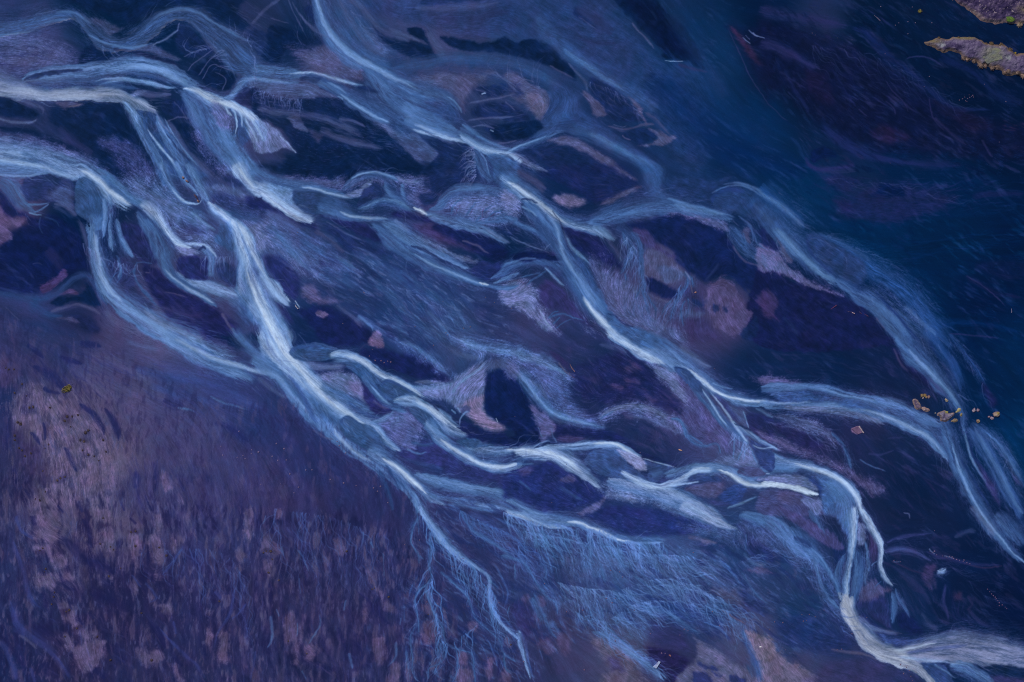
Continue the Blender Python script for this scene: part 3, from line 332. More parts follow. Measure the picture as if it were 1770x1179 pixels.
P('B', 'b3 400,500 440,570 500,602 560,692 600,790 600,860 540,760 470,660', soft=6, op=.8, L=8, hair=.1); cr('l', 'b3 360,400,8 412,520,16 480,592,18 545,655,12 555,690,4', L=9, op=.8); dk('q','b3 330,340,6 370,430,7 400,490,5',L=9,op=.5)
P('b', 'b3 650,990 690,980 760,1050 880,1090 1060,1170 1100,1230 900,1220 780,1142 700,1072', soft=4, op=.85, L=9, hair=.2, fade=(270*1.0+880, 560, 1190, 600)); dk('n', 'b3 655,990,5 720,1000,9 770,1050,7 860,1090,4', L=9, op=.6)
ch('b', 'b3 500,370,30 600,345,40 700,310,56 850,275,68 1000,250,64 1100,245,54 1250,275,44 1400,312,36 1500,340,34 1570,372,20', sl=.7, sr=.5, core='c', L=6, id='channel_33', op=.9); wa('b', 'a3 820,1060,50 930,1130,60 b3 960,60,70 1000,160,60 1060,230,40', L=5, op=.6, hair=.2)
cr('c', 'b3 1040,200,9 1180,240,14 1350,285,14 1480,320,14 1570,350,8', L=7); wa('l', 'b3 1100,250,30 1300,290,24 1480,325,18', L=7, op=.4)
P((33, 55, 110), 'b3 1040,112 1090,70 1200,58 1350,80 1500,70 1420,140 1375,180 1372,252 1250,222 1120,192 1050,162', soft=6, op=.9, L=6, hair=.1, id='scour_3')
P((42, 70, 126), 'b3 1368,255 1398,172 1520,132 1640,158 1720,222 1790,300 b4 200,480 120,420 b3 1768,420 1600,330 1450,300', soft=6, op=.75, L=7, hair=.1, id='scour_4'); dk((36, 60, 126), 'b3 1375,250,16 1400,185,24 1500,150,28 1620,175,20', L=8, op=.7); li('c', 'b3 1365,180,8 1440,140,9 1540,124,8 1640,148,8 1740,218,7', L=9, op=.6)
P((27, 36, 94), 'b3 200,60 300,-10 770,-10 850,82 882,120 800,170 640,232 540,232 450,162 340,110', soft=8, op=.7, L=2); H('p', 'b3 300,0 760,20 860,120 600,220 400,120', 80, 24, .8, .4, 38)
P('r', 'b3 620,242 760,160 880,120 892,140 800,192 680,252', soft=5, op=.85, L=4); P('r', 'b3 700,-20 800,25 865,85 800,62 740,20', soft=4, op=.7, L=4); P((120, 108, 154), 'b3 300,200 380,172 480,200 525,232 440,272 350,252', soft=6, op=.8, L=5, hair=.3)
wa('r','b3 40,20,40 150,80,50 260,160,40',L=5,op=.6)
P((22, 32, 88), 'b3 800,392 950,342 1080,312 1200,322 1320,372 1470,432 1520,522 1590,612 1700,662 1790,705 1790,870 1620,832 1540,772 1440,742 1330,772 1230,722 1150,662 1120,622 1120,572 1020,522 930,452', soft=7, op=.92, L=3, id='bar_32')
P('m', 'b3 1040,312 1120,288 1300,310 1440,350 1492,382 1480,432 1380,402 1250,342', soft=6, op=.75, L=5, hair=.7, rag=5); ch('b', 'b3 1480,350,24 1540,440,56 1610,530,46 1700,600,38 1790,650,40 b4 100,730,24', L=6, sl=.8, sr=.5, op=.7, hair=.6)
for q in ('1550,320,8 1620,372,10 1670,465,10 1690,525,8 1790,570,6', '1590,440,5 1620,520,6', '1640,400,5 1660,480,5 1640,530,4', '1530,400,7 1580,480,8 1640,560,7'): li('b', 'b3 ' + q, L=7, op=.85)
P('r', 'b3 1580,430 1620,400 1650,470 1640,520 1600,480', soft=4, op=.6, L=6, hair=.4); li('r', 'b3 1510,520,8 1590,620,10 1700,670,9 1790,705,7', L=6, op=.6)
P('r', 'b3 920,562 1050,542 1130,642 1200,712 1180,752 1080,802 960,762 905,702', soft=7, op=.8, L=3); P('m', 'b3 1000,660 1130,680 1200,720 1170,752 1050,780', soft=6, op=.8, L=4, hair=.3); P((64, 58, 114), 'b3 840,420 940,420 1020,522 1120,582 1120,622 980,552 880,502', soft=6, op=.85, L=3)
P((30, 34, 92), 'b3 350,372 450,392 560,432 660,532 740,622 785,690 680,662 560,602 460,562 400,472', soft=6, op=.95, L=4, id='bar_33'); wa('m', 'b3 650,470,16 720,560,24 780,640,24', L=5, op=.7); H('p', 'b3 380,400 600,470 720,640 520,580', 40, 20, .6, .45, 39)
P((20, 28, 82), 'b3 20,592 150,568 280,572 330,600 378,640 200,622 60,642', soft=4, op=.95, L=6, id='bar_34'); P((44,42,100),'b3 60,540 200,560 300,560 340,600 200,570',soft=4,op=.6,L=6)
H('M', 'b3 0,460 250,540 270,570 20,530', 50, 10, .5, .5, 40, L=7); li('M', 'b3 240,560,4 260,530,4 290,510,4', L=8); li('M', 'b3 0,460,8 120,520,8 250,565,6', L=7, op=.6)
for q in ('750,410,8 800,480,30 832,560,20 800,640,14 770,710,12 735,735,7', '800,420,30 865,490,26 885,580,20 892,680,20 906,780,18 925,860,12 990,950,8 1000,1030,5', '900,800,8 870,860,6 850,900,5', '905,820,8 930,920,6 960,1000,5', '790,700,8 800,780,6', '860,600,6 840,520,5', '760,430,8 780,470,9 800,540,8'): ch('b', 'b3 ' + q, L=6, sl=.7, sr=.7, op=.8)
wa('B','b3 720,400,30 800,450,36 830,500,26',L=5,op=.8,hair=.4)
P((25, 33, 90), 'b3 918,762 960,738 1080,812 1165,852 1130,892 1020,882 940,832', soft=5, op=.95, L=5, id='bar_35'); P('p', 'b3 1160,820 1260,820 1340,920 1320,1000 1200,900', soft=8, op=.7, L=4)
P('m', 'b3 540,652 700,722 860,802 900,902 980,1002 1100,1062 1220,1190 1000,1110 760,1042 680,962 620,802', soft=10, op=.7, L=3, hair=.8); H('M', 'b3 560,650 860,810 1180,1179 900,1100 700,960', 160, 14, .5, .4, 41); H('b', 'b3 730,830 900,820 1000,1050 760,980', 90, 16, .5, .55, 42)
for q in ('1185,705,6 1212,780,12 1160,870,14 1122,950,13 1088,1065,6', '1225,720,10 1250,780,12 1255,830,6', '1110,900,8 1060,950,7 1040,1010,5', '1200,900,7 1170,980,6 1190,1090,5', '1215,880,7 1220,960,6 1200,1040,5', '1150,830,6 1150,880,5'): ch('b', 'b3 ' + q, L=6, sl=.7, sr=.7, op=.75)
li('M', 'b3 1195,705,5 1225,745,8 1235,775,6', L=7); li('o', 'b3 1235,800,4 1250,850,5 1265,855,3', L=7); li('r', 'b3 980,880,5 1060,910,8 1110,915,5', L=6); li('M','b3 840,850,10 870,830,10',L=6)
P((86, 73, 124), 'b3 1340,822 1440,745 1520,780 1580,872 1612,942 1660,982 1620,1062 1580,1122 1500,1142 1420,1092 1380,1002 1330,942', soft=5, op=.85, L=4, rag=7); 
for q in ('1385,930 1420,935 1425,975 1395,970', '1450,950 1490,945 1500,990 1465,985', '1250,890 1330,920 1330,960 1260,930', '1620,1060 1680,1010 1690,1130 1620,1179 1570,1140'): P('n', 'b3 ' + q, soft=4, op=.75, L=5, rag=4)
P((62, 54, 108), 'b3 1670,880 1790,840 1790,1010 1700,962', soft=7, op=.8, L=4, rag=6); wa('d', 'b3 1330,770,16 1400,690,14 1430,640,8', L=4, op=.7); P('m', 'b3 1140,1000 1220,960 1330,990 1260,1020', soft=5, op=.5, L=4); P((52,48,102),'b3 1200,1020 1340,1010 1420,1110 1450,1179 1240,1179',soft=10,op=.6,L=3)
cr('l', 'b3 230,668,7 310,742,12 390,815,7', L=6, op=.8); cr('c', 'b3 -40,660,9 100,618,10 200,610,8', L=6, op=.7); dk('n','b3 300,640,6 360,660,12 385,700,8',L=6,op=.6)
for q in ('230,718,10 160,755,9 110,812,6', '210,710,7 100,735,7 60,750,5', '250,700,8 180,740,6'): li('b', 'b3 ' + q, L=6, op=.8)
P('M', 'b3 -40,795 100,778 190,852 180,942 240,1042 325,1122 230,1082 120,992 -40,930', soft=7, op=.75, L=4, hair=.6, rag=6); wa('w', 'b3 200,950,8 240,1030,12 300,1105,10', L=5, op=.5)
for q in ('260,1030,7 340,990,8 430,1012,7 520,1040,5', '300,1060,6 350,1005,6', '310,1090,5 370,1050,6 440,1020,5', '270,1020,6 300,980,5 340,970,5'): li('b', 'b3 ' + q, L=6, op=.85)
P((50, 48, 106), 'b3 210,802 300,762 400,862 500,982 570,1090 480,1042 380,972 260,962 200,902', soft=7, op=.9, L=3); H('M', 'b3 380,900 480,960 600,1100 540,1110 420,1020', 60, 9, .5, .45, 43)
li('r','b3 -10,770,8 60,765,10 110,790,8',L=5,op=.6)
# b4
ch('b', 'b4 -60,180,120 20,270,130 120,390,112 230,530,82 330,625,62 430,705,48 520,772,42 575,805,24', sl=.9, sr=.5, core='c', L=5, id='channel_34', op=.8, hair=.2)
cr('c', 'b3 1420,120,8 1560,110,16 1680,150,20 b4 0,190,22 120,260,24 220,350,22 295,415,18 335,445,7', L=6, op=.8); wa((40, 84, 156), 'b4 -40,120,90 120,270,60 300,420,30', L=4, op=.7, hair=.2)
cr('l', 'b4 -140,150,24 -40,280,24 100,420,28 200,540,30 350,690,30 450,760,28 565,805,14', L=6, op=.6, fi=.4); cr('c','b4 40,380,10 110,480,14 170,560,12',L=6,op=.4)
P((38, 60, 114), 'b4 285,465 340,442 440,482 560,562 680,642 692,762 640,802 560,772 450,692 350,602 308,532', soft=6, op=.9, L=7, hair=.1, id='scour_5'); dk((34, 52, 116), 'b4 290,470,10 330,580,14 400,660,14 480,730,10', L=8, op=.5)
ch((38, 78, 146), 'b4 330,435,12 460,492,36 600,580,50 720,660,60 850,740,70 960,820,70 1050,920,70 1130,1030,60 1250,1170,50 1330,1260,40', sl=.9, sr=.8, L=5, op=.75, hair=.2, id='channel_35'); cr('b', 'b4 340,428,10 460,480,18 600,560,22 760,650,22', L=8, op=.5)
ch('b', 'b4 480,740,24 560,800,36 660,875,44 760,935,56 850,1025,56 950,1125,52 1010,1210,48 c4 1060,100,60', sl=.7, sr=.5, core='c', L=7, op=.9, id='channel_36', hair=.2); cr('c','b4 600,830,16 740,900,24 860,1000,28 960,1110,28 1040,1220,26',L=8,op=.6)
ch('b', 'b4 650,810,24 780,880,40 900,970,46 1010,1050,46 1100,1130,46 1190,1220,44', sl=.9, sr=.7, L=7, op=.6, hair=.3); dk((28, 50, 116), 'b4 740,830,10 860,950,14 960,1065,14 1070,1190,12', L=8, op=.6); wa('c','b4 950,920,20 1060,1040,24 1180,1150,20',L=8,op=.5)
P((98, 96, 154), 'b4 -40,520 80,560 160,652 250,722 330,782 430,825 540,872 400,832 220,772 100,722 -40,690', soft=4, op=.85, L=6, hair=.3); P('c', 'b4 -20,570 70,610 180,690 260,745 120,715 0,680', soft=5, op=.45, L=6, hair=.5); P((26, 32, 88), 'b4 -20,390 60,470 105,555 50,565 -20,505', soft=4, op=.8, L=6); P('r', 'b4 90,470 150,560 200,640 150,640 110,560', soft=4, op=.7, L=6)
P((26, 28, 82), 'b4 -40,690 220,778 430,832 560,882 680,952 750,1012 810,1110 840,1210 -40,1210', soft=4, op=.9, L=3); P((62, 51, 106), 'b4 -20,830 50,842 110,922 80,982 112,1045 30,1012 -20,980', soft=6, op=.8, L=4); wa('d', 'b4 120,1000,16 190,1080,20 240,1160,20', L=4, op=.6)
li('r', 'b4 760,1005,10 820,1085,10 900,1150,9 940,1190,7', L=6, op=.75); wa('p', 'b4 380,30,26 500,20,40 640,10,30', op=.6); P((34, 36, 92), 'b4 480,310 640,160 800,110 1000,108 1310,202 1200,292 900,382 650,372', soft=14, op=.65, rag=6, L=1, hair=.3); P((8, 24, 74), 'b4 725,192 780,122 900,118 955,192 850,202 750,202', soft=6, op=.85, L=2, rag=5); P((38,36,94),'b4 400,60 500,40 640,90 560,170 440,130',soft=10,op=.6,L=1,hair=.4); P((40,36,94),'b4 460,220 560,210 610,260 540,300',soft=8,op=.6,L=1)
H((44, 44, 106), 'b4 400,40 1300,100 1300,300 700,380 500,300', 110, 36, .9, .4, 44); H((30, 40, 100), 'b4 1300,100 1768,60 1768,330 1400,330', 60, 40, .9, .4, 45); H((26, 42, 102), 'b4 800,500 1700,420 1700,560 900,640', 50, 50, 1., .35, 46); H((32, 34, 92), 'b4 1000,740 1700,700 1768,1000 1150,980', 100, 30, .9, .4, 47)
wa((36, 34, 92), 'b4 1400,200,40 1600,180,40 1790,180,30', op=.6); wa((34, 32, 86), 'b4 1350,720,30 1550,840,30 1768,880,26', op=.6); li((52, 52, 108), 'b4 1370,725,4 1550,850,5 1660,960,4', op=.8)
wa((12, 46, 112), 'b4 1050,1120,30 1250,1060,30 1500,1060,30 1768,1130,26', op=.6); li((50, 46, 104), 'b4 1250,1120,5 1420,1140,8 1620,1160,8', op=.6); P((30,28,80),'b4 1420,640 1790,600 1790,760 1560,760',soft=14,op=.5,L=1)
# ============ row c ============
ch('c', 'c1 1080,-60,50 1160,0,54 1280,62,60 1400,132,64 1550,190,58 1700,262,56 1790,310,52', sl=.7, sr=.5, core='l', L=5, id='channel_37', op=.9); cr('w', 'c1 1150,-20,16 1300,60,20 1450,130,20 1600,180,22 1700,210,20 c2 30,230,16 130,262,10', L=6, op=.85, fo=.15)
ch('l', 'c1 1250,-40,30 1380,40,32 1500,95,28 1640,135,14', L=5, op=.7, hair=.7, sl=.9, sr=.9); dk('b', 'c1 1330,30,6 1400,80,8 1480,110,6', L=6, op=.7); P('k', 'c1 1470,-20 1790,-20 1790,105 1640,85 1540,32', soft=8, op=.85, L=6, rag=6)
for q in ('1000,300,50 1200,390,55 1400,420,50 1600,470,35', '1250,270,40 1450,330,50 1650,420,40 c2 80,480,40', '900,200,40 1100,260,50 1300,300,40'): wa((56, 74, 142), 'c1 ' + q, op=.6, hair=.8)
li('c', 'c1 1420,390,9 1540,440,10 1700,490,8', op=.6); li('c', 'c1 1200,470,10 1280,485,10 1330,500,6', op=.6); wa('r', 'c1 600,110,30 800,160,40 960,270,40 1100,400,40 1300,520,30', op=.55); wa('m', 'c1 850,20,25 1000,60,30 1120,65,25', op=.5)
for q in ('400,120,14 480,150,22 565,182,10', '180,40,20 250,90,24 300,140,14', '210,180,16 300,220,34 360,260,44 430,320,28 480,335,8', '290,335,18 350,360,18 420,365,10', '530,440,12 590,480,22 650,540,28 700,620,18 705,675,6', '700,470,10 750,530,24 790,610,32 800,690,14 785,710,5', '440,730,12 480,820,24 515,890,14 535,915,4', '200,640,12 240,680,18 275,730,8', '295,565,14 300,620,14 300,700,8', '540,30,20 620,40,30 700,60,14'): dk((34, 38, 96), 'c1 ' + q, L=3, op=.85, sl=.7, sr=.7, hair=.2)
for q in ('905,900,24 935,960,40 925,1030,26', '1035,830,22 1055,940,26 1050,1060,14', '390,1130,12 440,1190,14', '525,1100,20 560,1190,20', '40,400,40 50,600,50 60,800,36', '80,850,26 120,980,30 190,1080,30', '1100,420,40 1250,480,30', '1450,560,40 1600,640,40 1700,720,30', '1200,920,16 1260,1040,20', '660,1120,8 690,1160,8', '820,1110,8 850,1179,10', '980,1060,10 1030,1179,12'): wa((38, 42, 102), 'c1 ' + q, L=2, op=.75, hair=.5)
P((108, 90, 132), 'c1 90,420 180,310 262,298 332,390 462,412 560,502 640,562 700,682 722,832 702,952 720,1110 640,1165 560,1105 420,1142 220,1152 280,1002 330,902 300,782 200,602 85,602', soft=10, op=.7, L=1, rag=8); wa((110, 92, 138), 'c1 730,850,50 770,950,50 730,1060,50 760,1179,50', L=1, op=.7)
P((66, 54, 104), 'c1 130,720 250,700 290,850 260,960 170,980 120,860', soft=14, op=.75, L=2, rag=10); P((78, 62, 108), 'c1 -40,160 60,120 140,200 150,290 60,330 -40,300', soft=12, op=.6, L=2, rag=8); P((62, 54, 104), 'c1 150,470 240,440 250,500 170,520', soft=6, op=.7, L=2, rag=6); P((70, 58, 98), 'c1 420,540 470,520 490,570 440,590', soft=5, op=.8, L=3, rag=5); P((64, 56, 96), 'c1 540,640 620,620 630,690 570,720', soft=6, op=.8, L=3, rag=6); P((60,50,96),'c1 370,950 450,930 440,970 380,985',soft=4,op=.7,L=3,rag=5); P((64,52,98),'c1 90,640 130,650 120,710 85,700',soft=5,op=.6,L=3,rag=5)
H((104, 86, 134), 'c1 760,760 1250,860 1200,1179 700,1179', 90, 24, .9, .4, 48); H((44, 46, 110), 'c1 850,800 1768,820 1768,1179 850,1179', 160, 34, 1.1, .35, 49); H((92, 78, 128), 'c1 820,560 1300,560 1700,900 1700,1179 900,1100', 120, 30, .9, .3, 50); H((38, 42, 104), 'c1 0,0 500,0 900,300 600,400 200,200', 60, 30, 1.2, .4, 51)
H((54, 62, 132), 'c1 500,0 1768,300 1768,600 1000,400', 120, 34, 1., .35, 52); P((104, 82, 126), 'c1 1100,900 1150,930 1170,1010 1120,1050 1095,980', soft=4, op=.7, L=3, rag=4); P((100, 80, 130), 'c1 1210,1050 1240,1060 1250,1130 1220,1120', soft=3, op=.7, L=3)
# c2 trunk
ch('l', 'c2 40,-120,80 90,0,70 150,95,66 220,172,70 320,245,70 400,325,58 470,402,58 550,472,54 640,522,42 740,562,42 820,605,26 880,682,25 950,742,18 1025,775,6', sl=.6, sr=.5, core='v', L=7, id='channel_38', op=.95, hair=.25)
cr('v', 'c2 60,-60,20 130,60,34 220,170,38 320,250,36 400,330,26 480,410,26 560,480,22 680,545,16', L=8, op=.85, fo=.15); wa('w', 'c2 150,0,40 220,60,40 260,120,30', L=8, op=.5)
ch('c', 'c2 -60,110,60 40,150,60 140,210,62 230,285,70 330,385,80 430,485,82 520,585,72 560,645,50 640,715,50 750,795,45 850,862,40 930,925,32 1000,990,28 1065,1065,24 1110,1190,24', sl=.6, sr=.35, core=(100, 138, 204), L=6, id='channel_39', op=.92)
cr('l', 'c2 -40,195,16 130,252,22 220,332,26 300,432,22 380,542,18 440,610,14', L=7, op=.7); cr('w', 'c2 530,590,12 560,655,20 640,735,20 740,805,16 820,850,10', L=8, op=.7); cr('c', 'c2 250,400,16 320,500,22 400,590,22 500,660,16', L=7, op=.5); dk('m','c2 20,260,20 120,350,20 230,410,16',L=5,op=.7); li('r','c2 390,620,7 460,660,9 550,690,8',L=6,op=.6)
P('b', 'c2 340,345 440,402 540,482 595,545 555,585 470,562 400,482', soft=6, op=.8, L=8, hair=.3); dk((58, 84, 152), 'c2 220,250,10 300,340,15 345,430,17 385,520,20 440,600,10', L=8, op=.75); P((46,70,138),'c2 280,330 340,400 380,480 350,470 300,400',soft=4,op=.5,L=8)
P('b', 'c2 568,585 588,538 640,522 702,562 800,602 880,692 965,755 1000,815 920,830 800,775 700,725 615,662', soft=4, op=.95, L=9, hair=.2, rag=1, id='scour_6', fade=(440+800*TK, 585+650*TK, 440+1000*TK, 585+850*TK)); dk('B', 'c2 575,590,10 600,545,16 660,540,16 720,590,12', L=9, op=.6)
ch('c', 'c2 740,730,40 860,790,52 930,842,44 1000,892,38 1060,952,34 1130,1012,36 1220,1085,32 1310,1135,16 1345,1150,4', sl=.6, sr=.5, core='w', L=9, id='channel_40', op=.9, fi=.15); cr('v', 'c2 850,800,10 930,848,22 1000,900,24 1060,960,22 1130,1020,18 1200,1075,12', L=10, op=.9); dk('B','c2 890,850,7 940,930,12 1000,990,10 1050,1050,6',L=10,op=.75)
P('b', 'c2 238,95 272,58 370,33 470,48 592,92 540,132 440,152 330,158 268,142', soft=4, op=.92, L=9, hair=.3, rag=1, id='scour_7'); dk((50, 78, 146), 'c2 240,95,10 290,65,18 370,52,18 470,60,10', L=9, op=.6); cr('c','c2 370,28,8 470,40,12 580,80,10',L=10,op=.6); wa('M', 'c2 300,175,24 420,190,36 560,190,30 640,200,14', L=8, op=.8, hair=.4)
ch('l', 'c2 480,120,24 560,120,40 640,128,38 720,155,38 790,205,38 870,262,34 950,302,36 1050,352,36 1130,402,24 1205,445,6', sl=.35, sr=.6, core='v', L=9, id='channel_41', op=.95, hair=.2); cr('v', 'c2 580,108,10 690,135,16 790,195,18 870,255,14 960,305,12', L=10, op=.7)
P('M', 'c2 1080,345 1300,315 1400,245 1500,182 1572,150 1562,302 1562,482 1625,545 1712,618 1600,632 1480,562 1370,482 1290,422 1180,402', soft=6, op=.85, L=6, rag=3); P((124, 104, 146), 'c2 1400,470 1560,380 1562,482 1625,545 1712,618 1600,632 1480,562', soft=8, op=.75, L=7, rag=4); H('M','c2 1100,340 1560,180 1560,400 1200,400',60,18,.6,.35,152,L=8)
cr('l', 'c2 1580,150,6 1500,230,12 1410,290,13 1355,360,14 1335,420,9', L=8, op=.75); wa('l', 'c2 960,280,20 1100,330,30 1250,330,40 1370,300,30', L=8, op=.6)
for q in ('1340,480,5 1375,510,8', '1390,600,6 1400,540,8 1440,500,8 1470,510,5', '1385,470,6 1400,510,6'): li('l', 'c2 ' + q, L=9)
P('d', 'c2 1200,440 1240,435 1320,490 1400,520 1390,560 1300,540 1230,490', soft=3, op=.85, L=8, rag=4); P('d','c2 1400,470 1450,460 1470,500 1420,520',soft=3,op=.6,L=8)
li('v', 'c2 1640,540,4 1655,575,4', L=9); P((26, 34, 92), 'c2 1380,560 1450,570 1600,640 1700,650 1700,720 1500,695 1400,640', soft=5, op=.85, L=7)
P('b', 'c2 610,165 680,160 760,200 850,280 862,312 780,302 690,252', soft=3, op=.92, L=11, hair=.2, rag=1, id='scour_8'); ch('b', 'c2 740,235,46 800,318,42 850,385,32 910,450,20 1000,482,26 1065,522,16', core='c', L=11, sl=.6, sr=.6, id='channel_42', fi=.1); cr('l', 'c2 775,308,7 830,372,11 890,432,11 955,475,8', L=12)
P('b', 'c2 852,332 888,278 980,310 1100,372 1205,445 1140,442 1050,422 950,442 888,402', soft=3, op=.92, L=11, hair=.2, rag=1, id='scour_9'); dk((48, 74, 140), 'c2 860,335,10 895,290,14 980,318,12 1100,378,9', L=11, op=.6); ch('l', 'c2 930,430,20 1000,425,32 1100,432,46 1180,485,46 1260,552,48 1345,625,46 1420,660,32 1495,672,14', sl=.5, sr=.5, core='v', L=11, id='channel_43', op=.95, fi=.1, hair=.2); cr('v','c2 1080,415,12 1170,465,18 1250,530,18 1330,600,14',L=12,op=.7)
dk('q','c2 1100,385,6 1205,448,7 1260,500,6',L=12,op=.7)
P('b', 'c2 1050,482 1100,463 1180,512 1250,592 1300,672 1190,622 1100,552', soft=4, op=.9, L=12, hair=.3, rag=1, id='scour_10'); ch('c', 'c2 1150,540,26 1200,600,44 1260,670,42 1345,742,38 1430,795,38 1540,845,36 1650,872,32 1790,862,36 c3 60,780,40', sl=.5, sr=.45, core='w', L=12, id='channel_44', op=.92, fi=.08); cr('v', 'c2 1230,660,8 1340,745,16 1430,800,18 1540,850,18 1650,872,18 1790,850,20', L=13, op=.8, fo=.05); cr('l','c2 1180,580,12 1260,650,18 1340,710,16',L=13,op=.6)
P((38, 40, 100), 'c2 735,280 780,332 830,402 935,472 880,522 820,512 760,442 735,362', soft=4, op=.95, L=10, id='bar_36'); wa('r', 'c2 800,420,14 870,470,16 920,480,10', L=11, op=.6)
P('M', 'c2 420,250 560,228 680,250 722,302 742,382 765,442 680,402 560,372 480,312', soft=5, op=.8, L=8, hair=.3, rag=3); P((104, 92, 148),'c2 600,290 700,290 735,360 740,420 660,370',soft=8,op=.5,L=8); ch('c', 'c2 430,290,30 560,362,50 680,432,40 800,502,18 865,528,6', L=9, sl=.8, sr=.7, op=.85); dk('B', 'c2 620,420,10 700,488,18 800,530,18 885,520,8', L=10, op=.8); wa('b','c2 500,330,20 600,390,24 700,450,18',L=9,op=.5)
P((84, 90, 154), 'c2 830,570 950,492 1060,522 1130,602 1085,692 1040,742 960,722 890,642', soft=7, op=.75, L=6, hair=.6); H('M', 'c2 860,560 1060,520 1130,640 1050,740 940,680', 90, 12, .5, .5, 53, L=7); H('n', 'c2 900,560 1100,560 1080,700 960,680', 60, 10, .5, .5, 54); wa('b', 'c2 1060,700,16 1140,720,18 1230,710,14', L=7, op=.7); li('c', 'c2 1030,745,8 1100,780,9 1180,770,6', L=8)
ch('c', 'c2 760,580,10 850,562,18 920,522,18 965,482,14', L=8, sl=.7, sr=.7, core='l', op=.8); H('M','c2 900,640 1040,740 980,740',30,10,.5,.6,153)
P((46, 52, 116), 'c2 960,760 1060,705 1200,692 1340,762 1500,862 1640,892 1790,902 1790,1020 1600,985 1400,935 1150,872 1040,830', soft=7, op=.85, L=5, id='bar_37'); wa('b', 'c2 1000,800,20 1150,860,26 1300,900,22', L=6, op=.5); H('b', 'c2 1540,880 1768,900 1768,960 1560,960', 30, 16, .6, .4, 55)
ch('c', 'c2 1060,915,36 1200,972,44 1350,1005,44 1500,1035,40 1640,1065,40 1790,1125,40 c3 0,1140,20', sl=.5, sr=.8, core='l', L=6, id='channel_45', op=.9, hair=.4); ch('c', 'c2 1180,1060,10 1350,1092,18 1500,1112,20 1660,1140,30 1790,1170,40', L=6, op=.8, core='l'); P('n', 'c2 1200,1010 1290,1012 1250,1030', soft=3, op=.6, L=8); P('d', 'c2 1490,1080 1560,1085 1600,1110 1540,1115', soft=3, op=.8, L=8)
wa('c', 'c2 1300,1120,20 1500,1150,26 1700,1179,26', L=7, op=.7, hair=.8)
for q in ('1080,1060,12 1100,1130,18 1115,1200,20', '1060,1030,10 1120,1110,14 1160,1190,18'): ch('c', 'c2 ' + q, L=8, core='l')
for q in ('830,880,22 880,970,26 920,1080,24 940,1190,20', '900,900,16 960,970,18 990,1050,14', '1150,1040,14 1165,1140,14'): wa('B', 'c2 ' + q, L=6, op=.75)
for q in ('1000,180,5 1000,1000,5', ): pass
P('p','c2 900,870 960,940 960,990 900,930',soft=5,op=.5,L=7)
ch('l', 'c2 1390,720,14 1500,752,36 1650,778,40 1790,762,36', sl=.4, sr=.6, core='w', L=13, op=.9); P('b', 'c2 1368,690 1480,678 1560,712 1640,725 1500,745 1400,735', soft=3, op=.85, L=13, id='scour_11'); wa('b', 'c2 1500,800,18 1600,790,22 1680,780,14', L=14, op=.6)
P((20, 31, 86), 'c2 1572,262 1620,218 1700,215 1790,290 c3 60,290 130,430 160,540 212,672 180,705 0,735 c2 1620,700 1768,645 1640,565 1565,482 1562,362', soft=4, op=.95, L=8, id='bar_38')
P((26, 32, 90), 'c2 715,95 860,58 1000,102 1150,142 1260,212 1352,275 1290,302 1150,282 1000,252 880,202 800,152', soft=7, op=.9, L=4, id='bar_39'); P((104, 86, 134), 'c2 765,42 800,-5 862,8 876,52 820,52', soft=4, op=.8, L=5, rag=4); li('p', 'c2 720,80,5 750,45,7 800,30,6', L=5); wa('M','c2 1080,300,14 1180,295,18 1300,310,14',L=5,op=.8)
wa('c', 'c2 980,10,16 1120,80,24 1220,160,22 1300,230,18 1350,255,8', L=5, op=.8, hair=.9); H('c', 'c2 980,0 1200,60 1360,240 1200,180', 70, 18, .5, .4, 56); wa('M', 'c2 1300,60,20 1420,120,30 1560,130,24', L=5, op=.4, hair=1)
ch('c', 'c2 1380,0,20 1500,40,36 1640,70,36 1790,85,40 c3 100,115,44 220,145,44 320,200,34 420,260,10', L=6, sl=.8, sr=.8, core='l', op=.75, hair=.7, water=None, id='channel_46'); P('m', 'c2 1562,200 1600,145 1700,128 c3 30,160 60,240 0,250 c2 1700,215 1620,225', soft=7, op=.85, L=9, hair=.5)
H('n','c2 1600,130 1768,150 1768,220 1620,200',40,9,.5,.4,154)
# c3
ch('l', 'c3 640,-80,45 720,-20,42 800,25,46 900,85,48 1000,135,46 1100,195,30', sl=.8, sr=.35, core='v', L=8, id='channel_47', op=.95); cr('v','c3 740,5,10 860,70,14 1000,145,16 1090,190,10',L=9,op=.6)
ch('c', 'c3 850,-60,90 960,10,104 1060,75,100 1140,140,84 1220,200,64 1310,270,52 1410,345,44 1520,400,38 1640,430,34 1790,432,34 c4 60,440,30', sl=.7, sr=.5, core='l', L=7, id='channel_48', op=.9); wa('M','c3 1150,40,30 1240,120,34 1330,180,26 1390,205,10',L=7,op=.6)
cr('v', 'c3 1130,175,10 1240,228,15 1345,318,17 1450,382,14 1600,425,14 1790,432,14', L=9, op=.85, fo=.1); li('l', 'c3 1380,300,8 1450,330,7 1530,345,4', L=9, op=.5)
P((56, 84, 150), 'c3 1110,190 1165,190 1232,222 1322,332 1300,375 1200,300', soft=4, op=.9, L=10, rag=1, id='scour_12'); ch('b', 'c3 1200,240,28 1300,360,36 1380,460,30 1440,545,24 1520,625,24 1600,690,26 1655,745,8', core='c', L=9, sl=.6, sr=.6, id='channel_49'); dk('n','c3 1120,195,5 1160,200,6 1200,215,5',L=10,op=.6)
for q in ('1300,330,6 1400,480,9 1460,570,8 1500,610,5', '1355,345,7 1450,470,9 1520,572,11 1600,680,15 1650,735,8', '1230,220,6 1310,300,8 1360,350,8'): cr('w', 'c3 ' + q, L=11, op=.85)
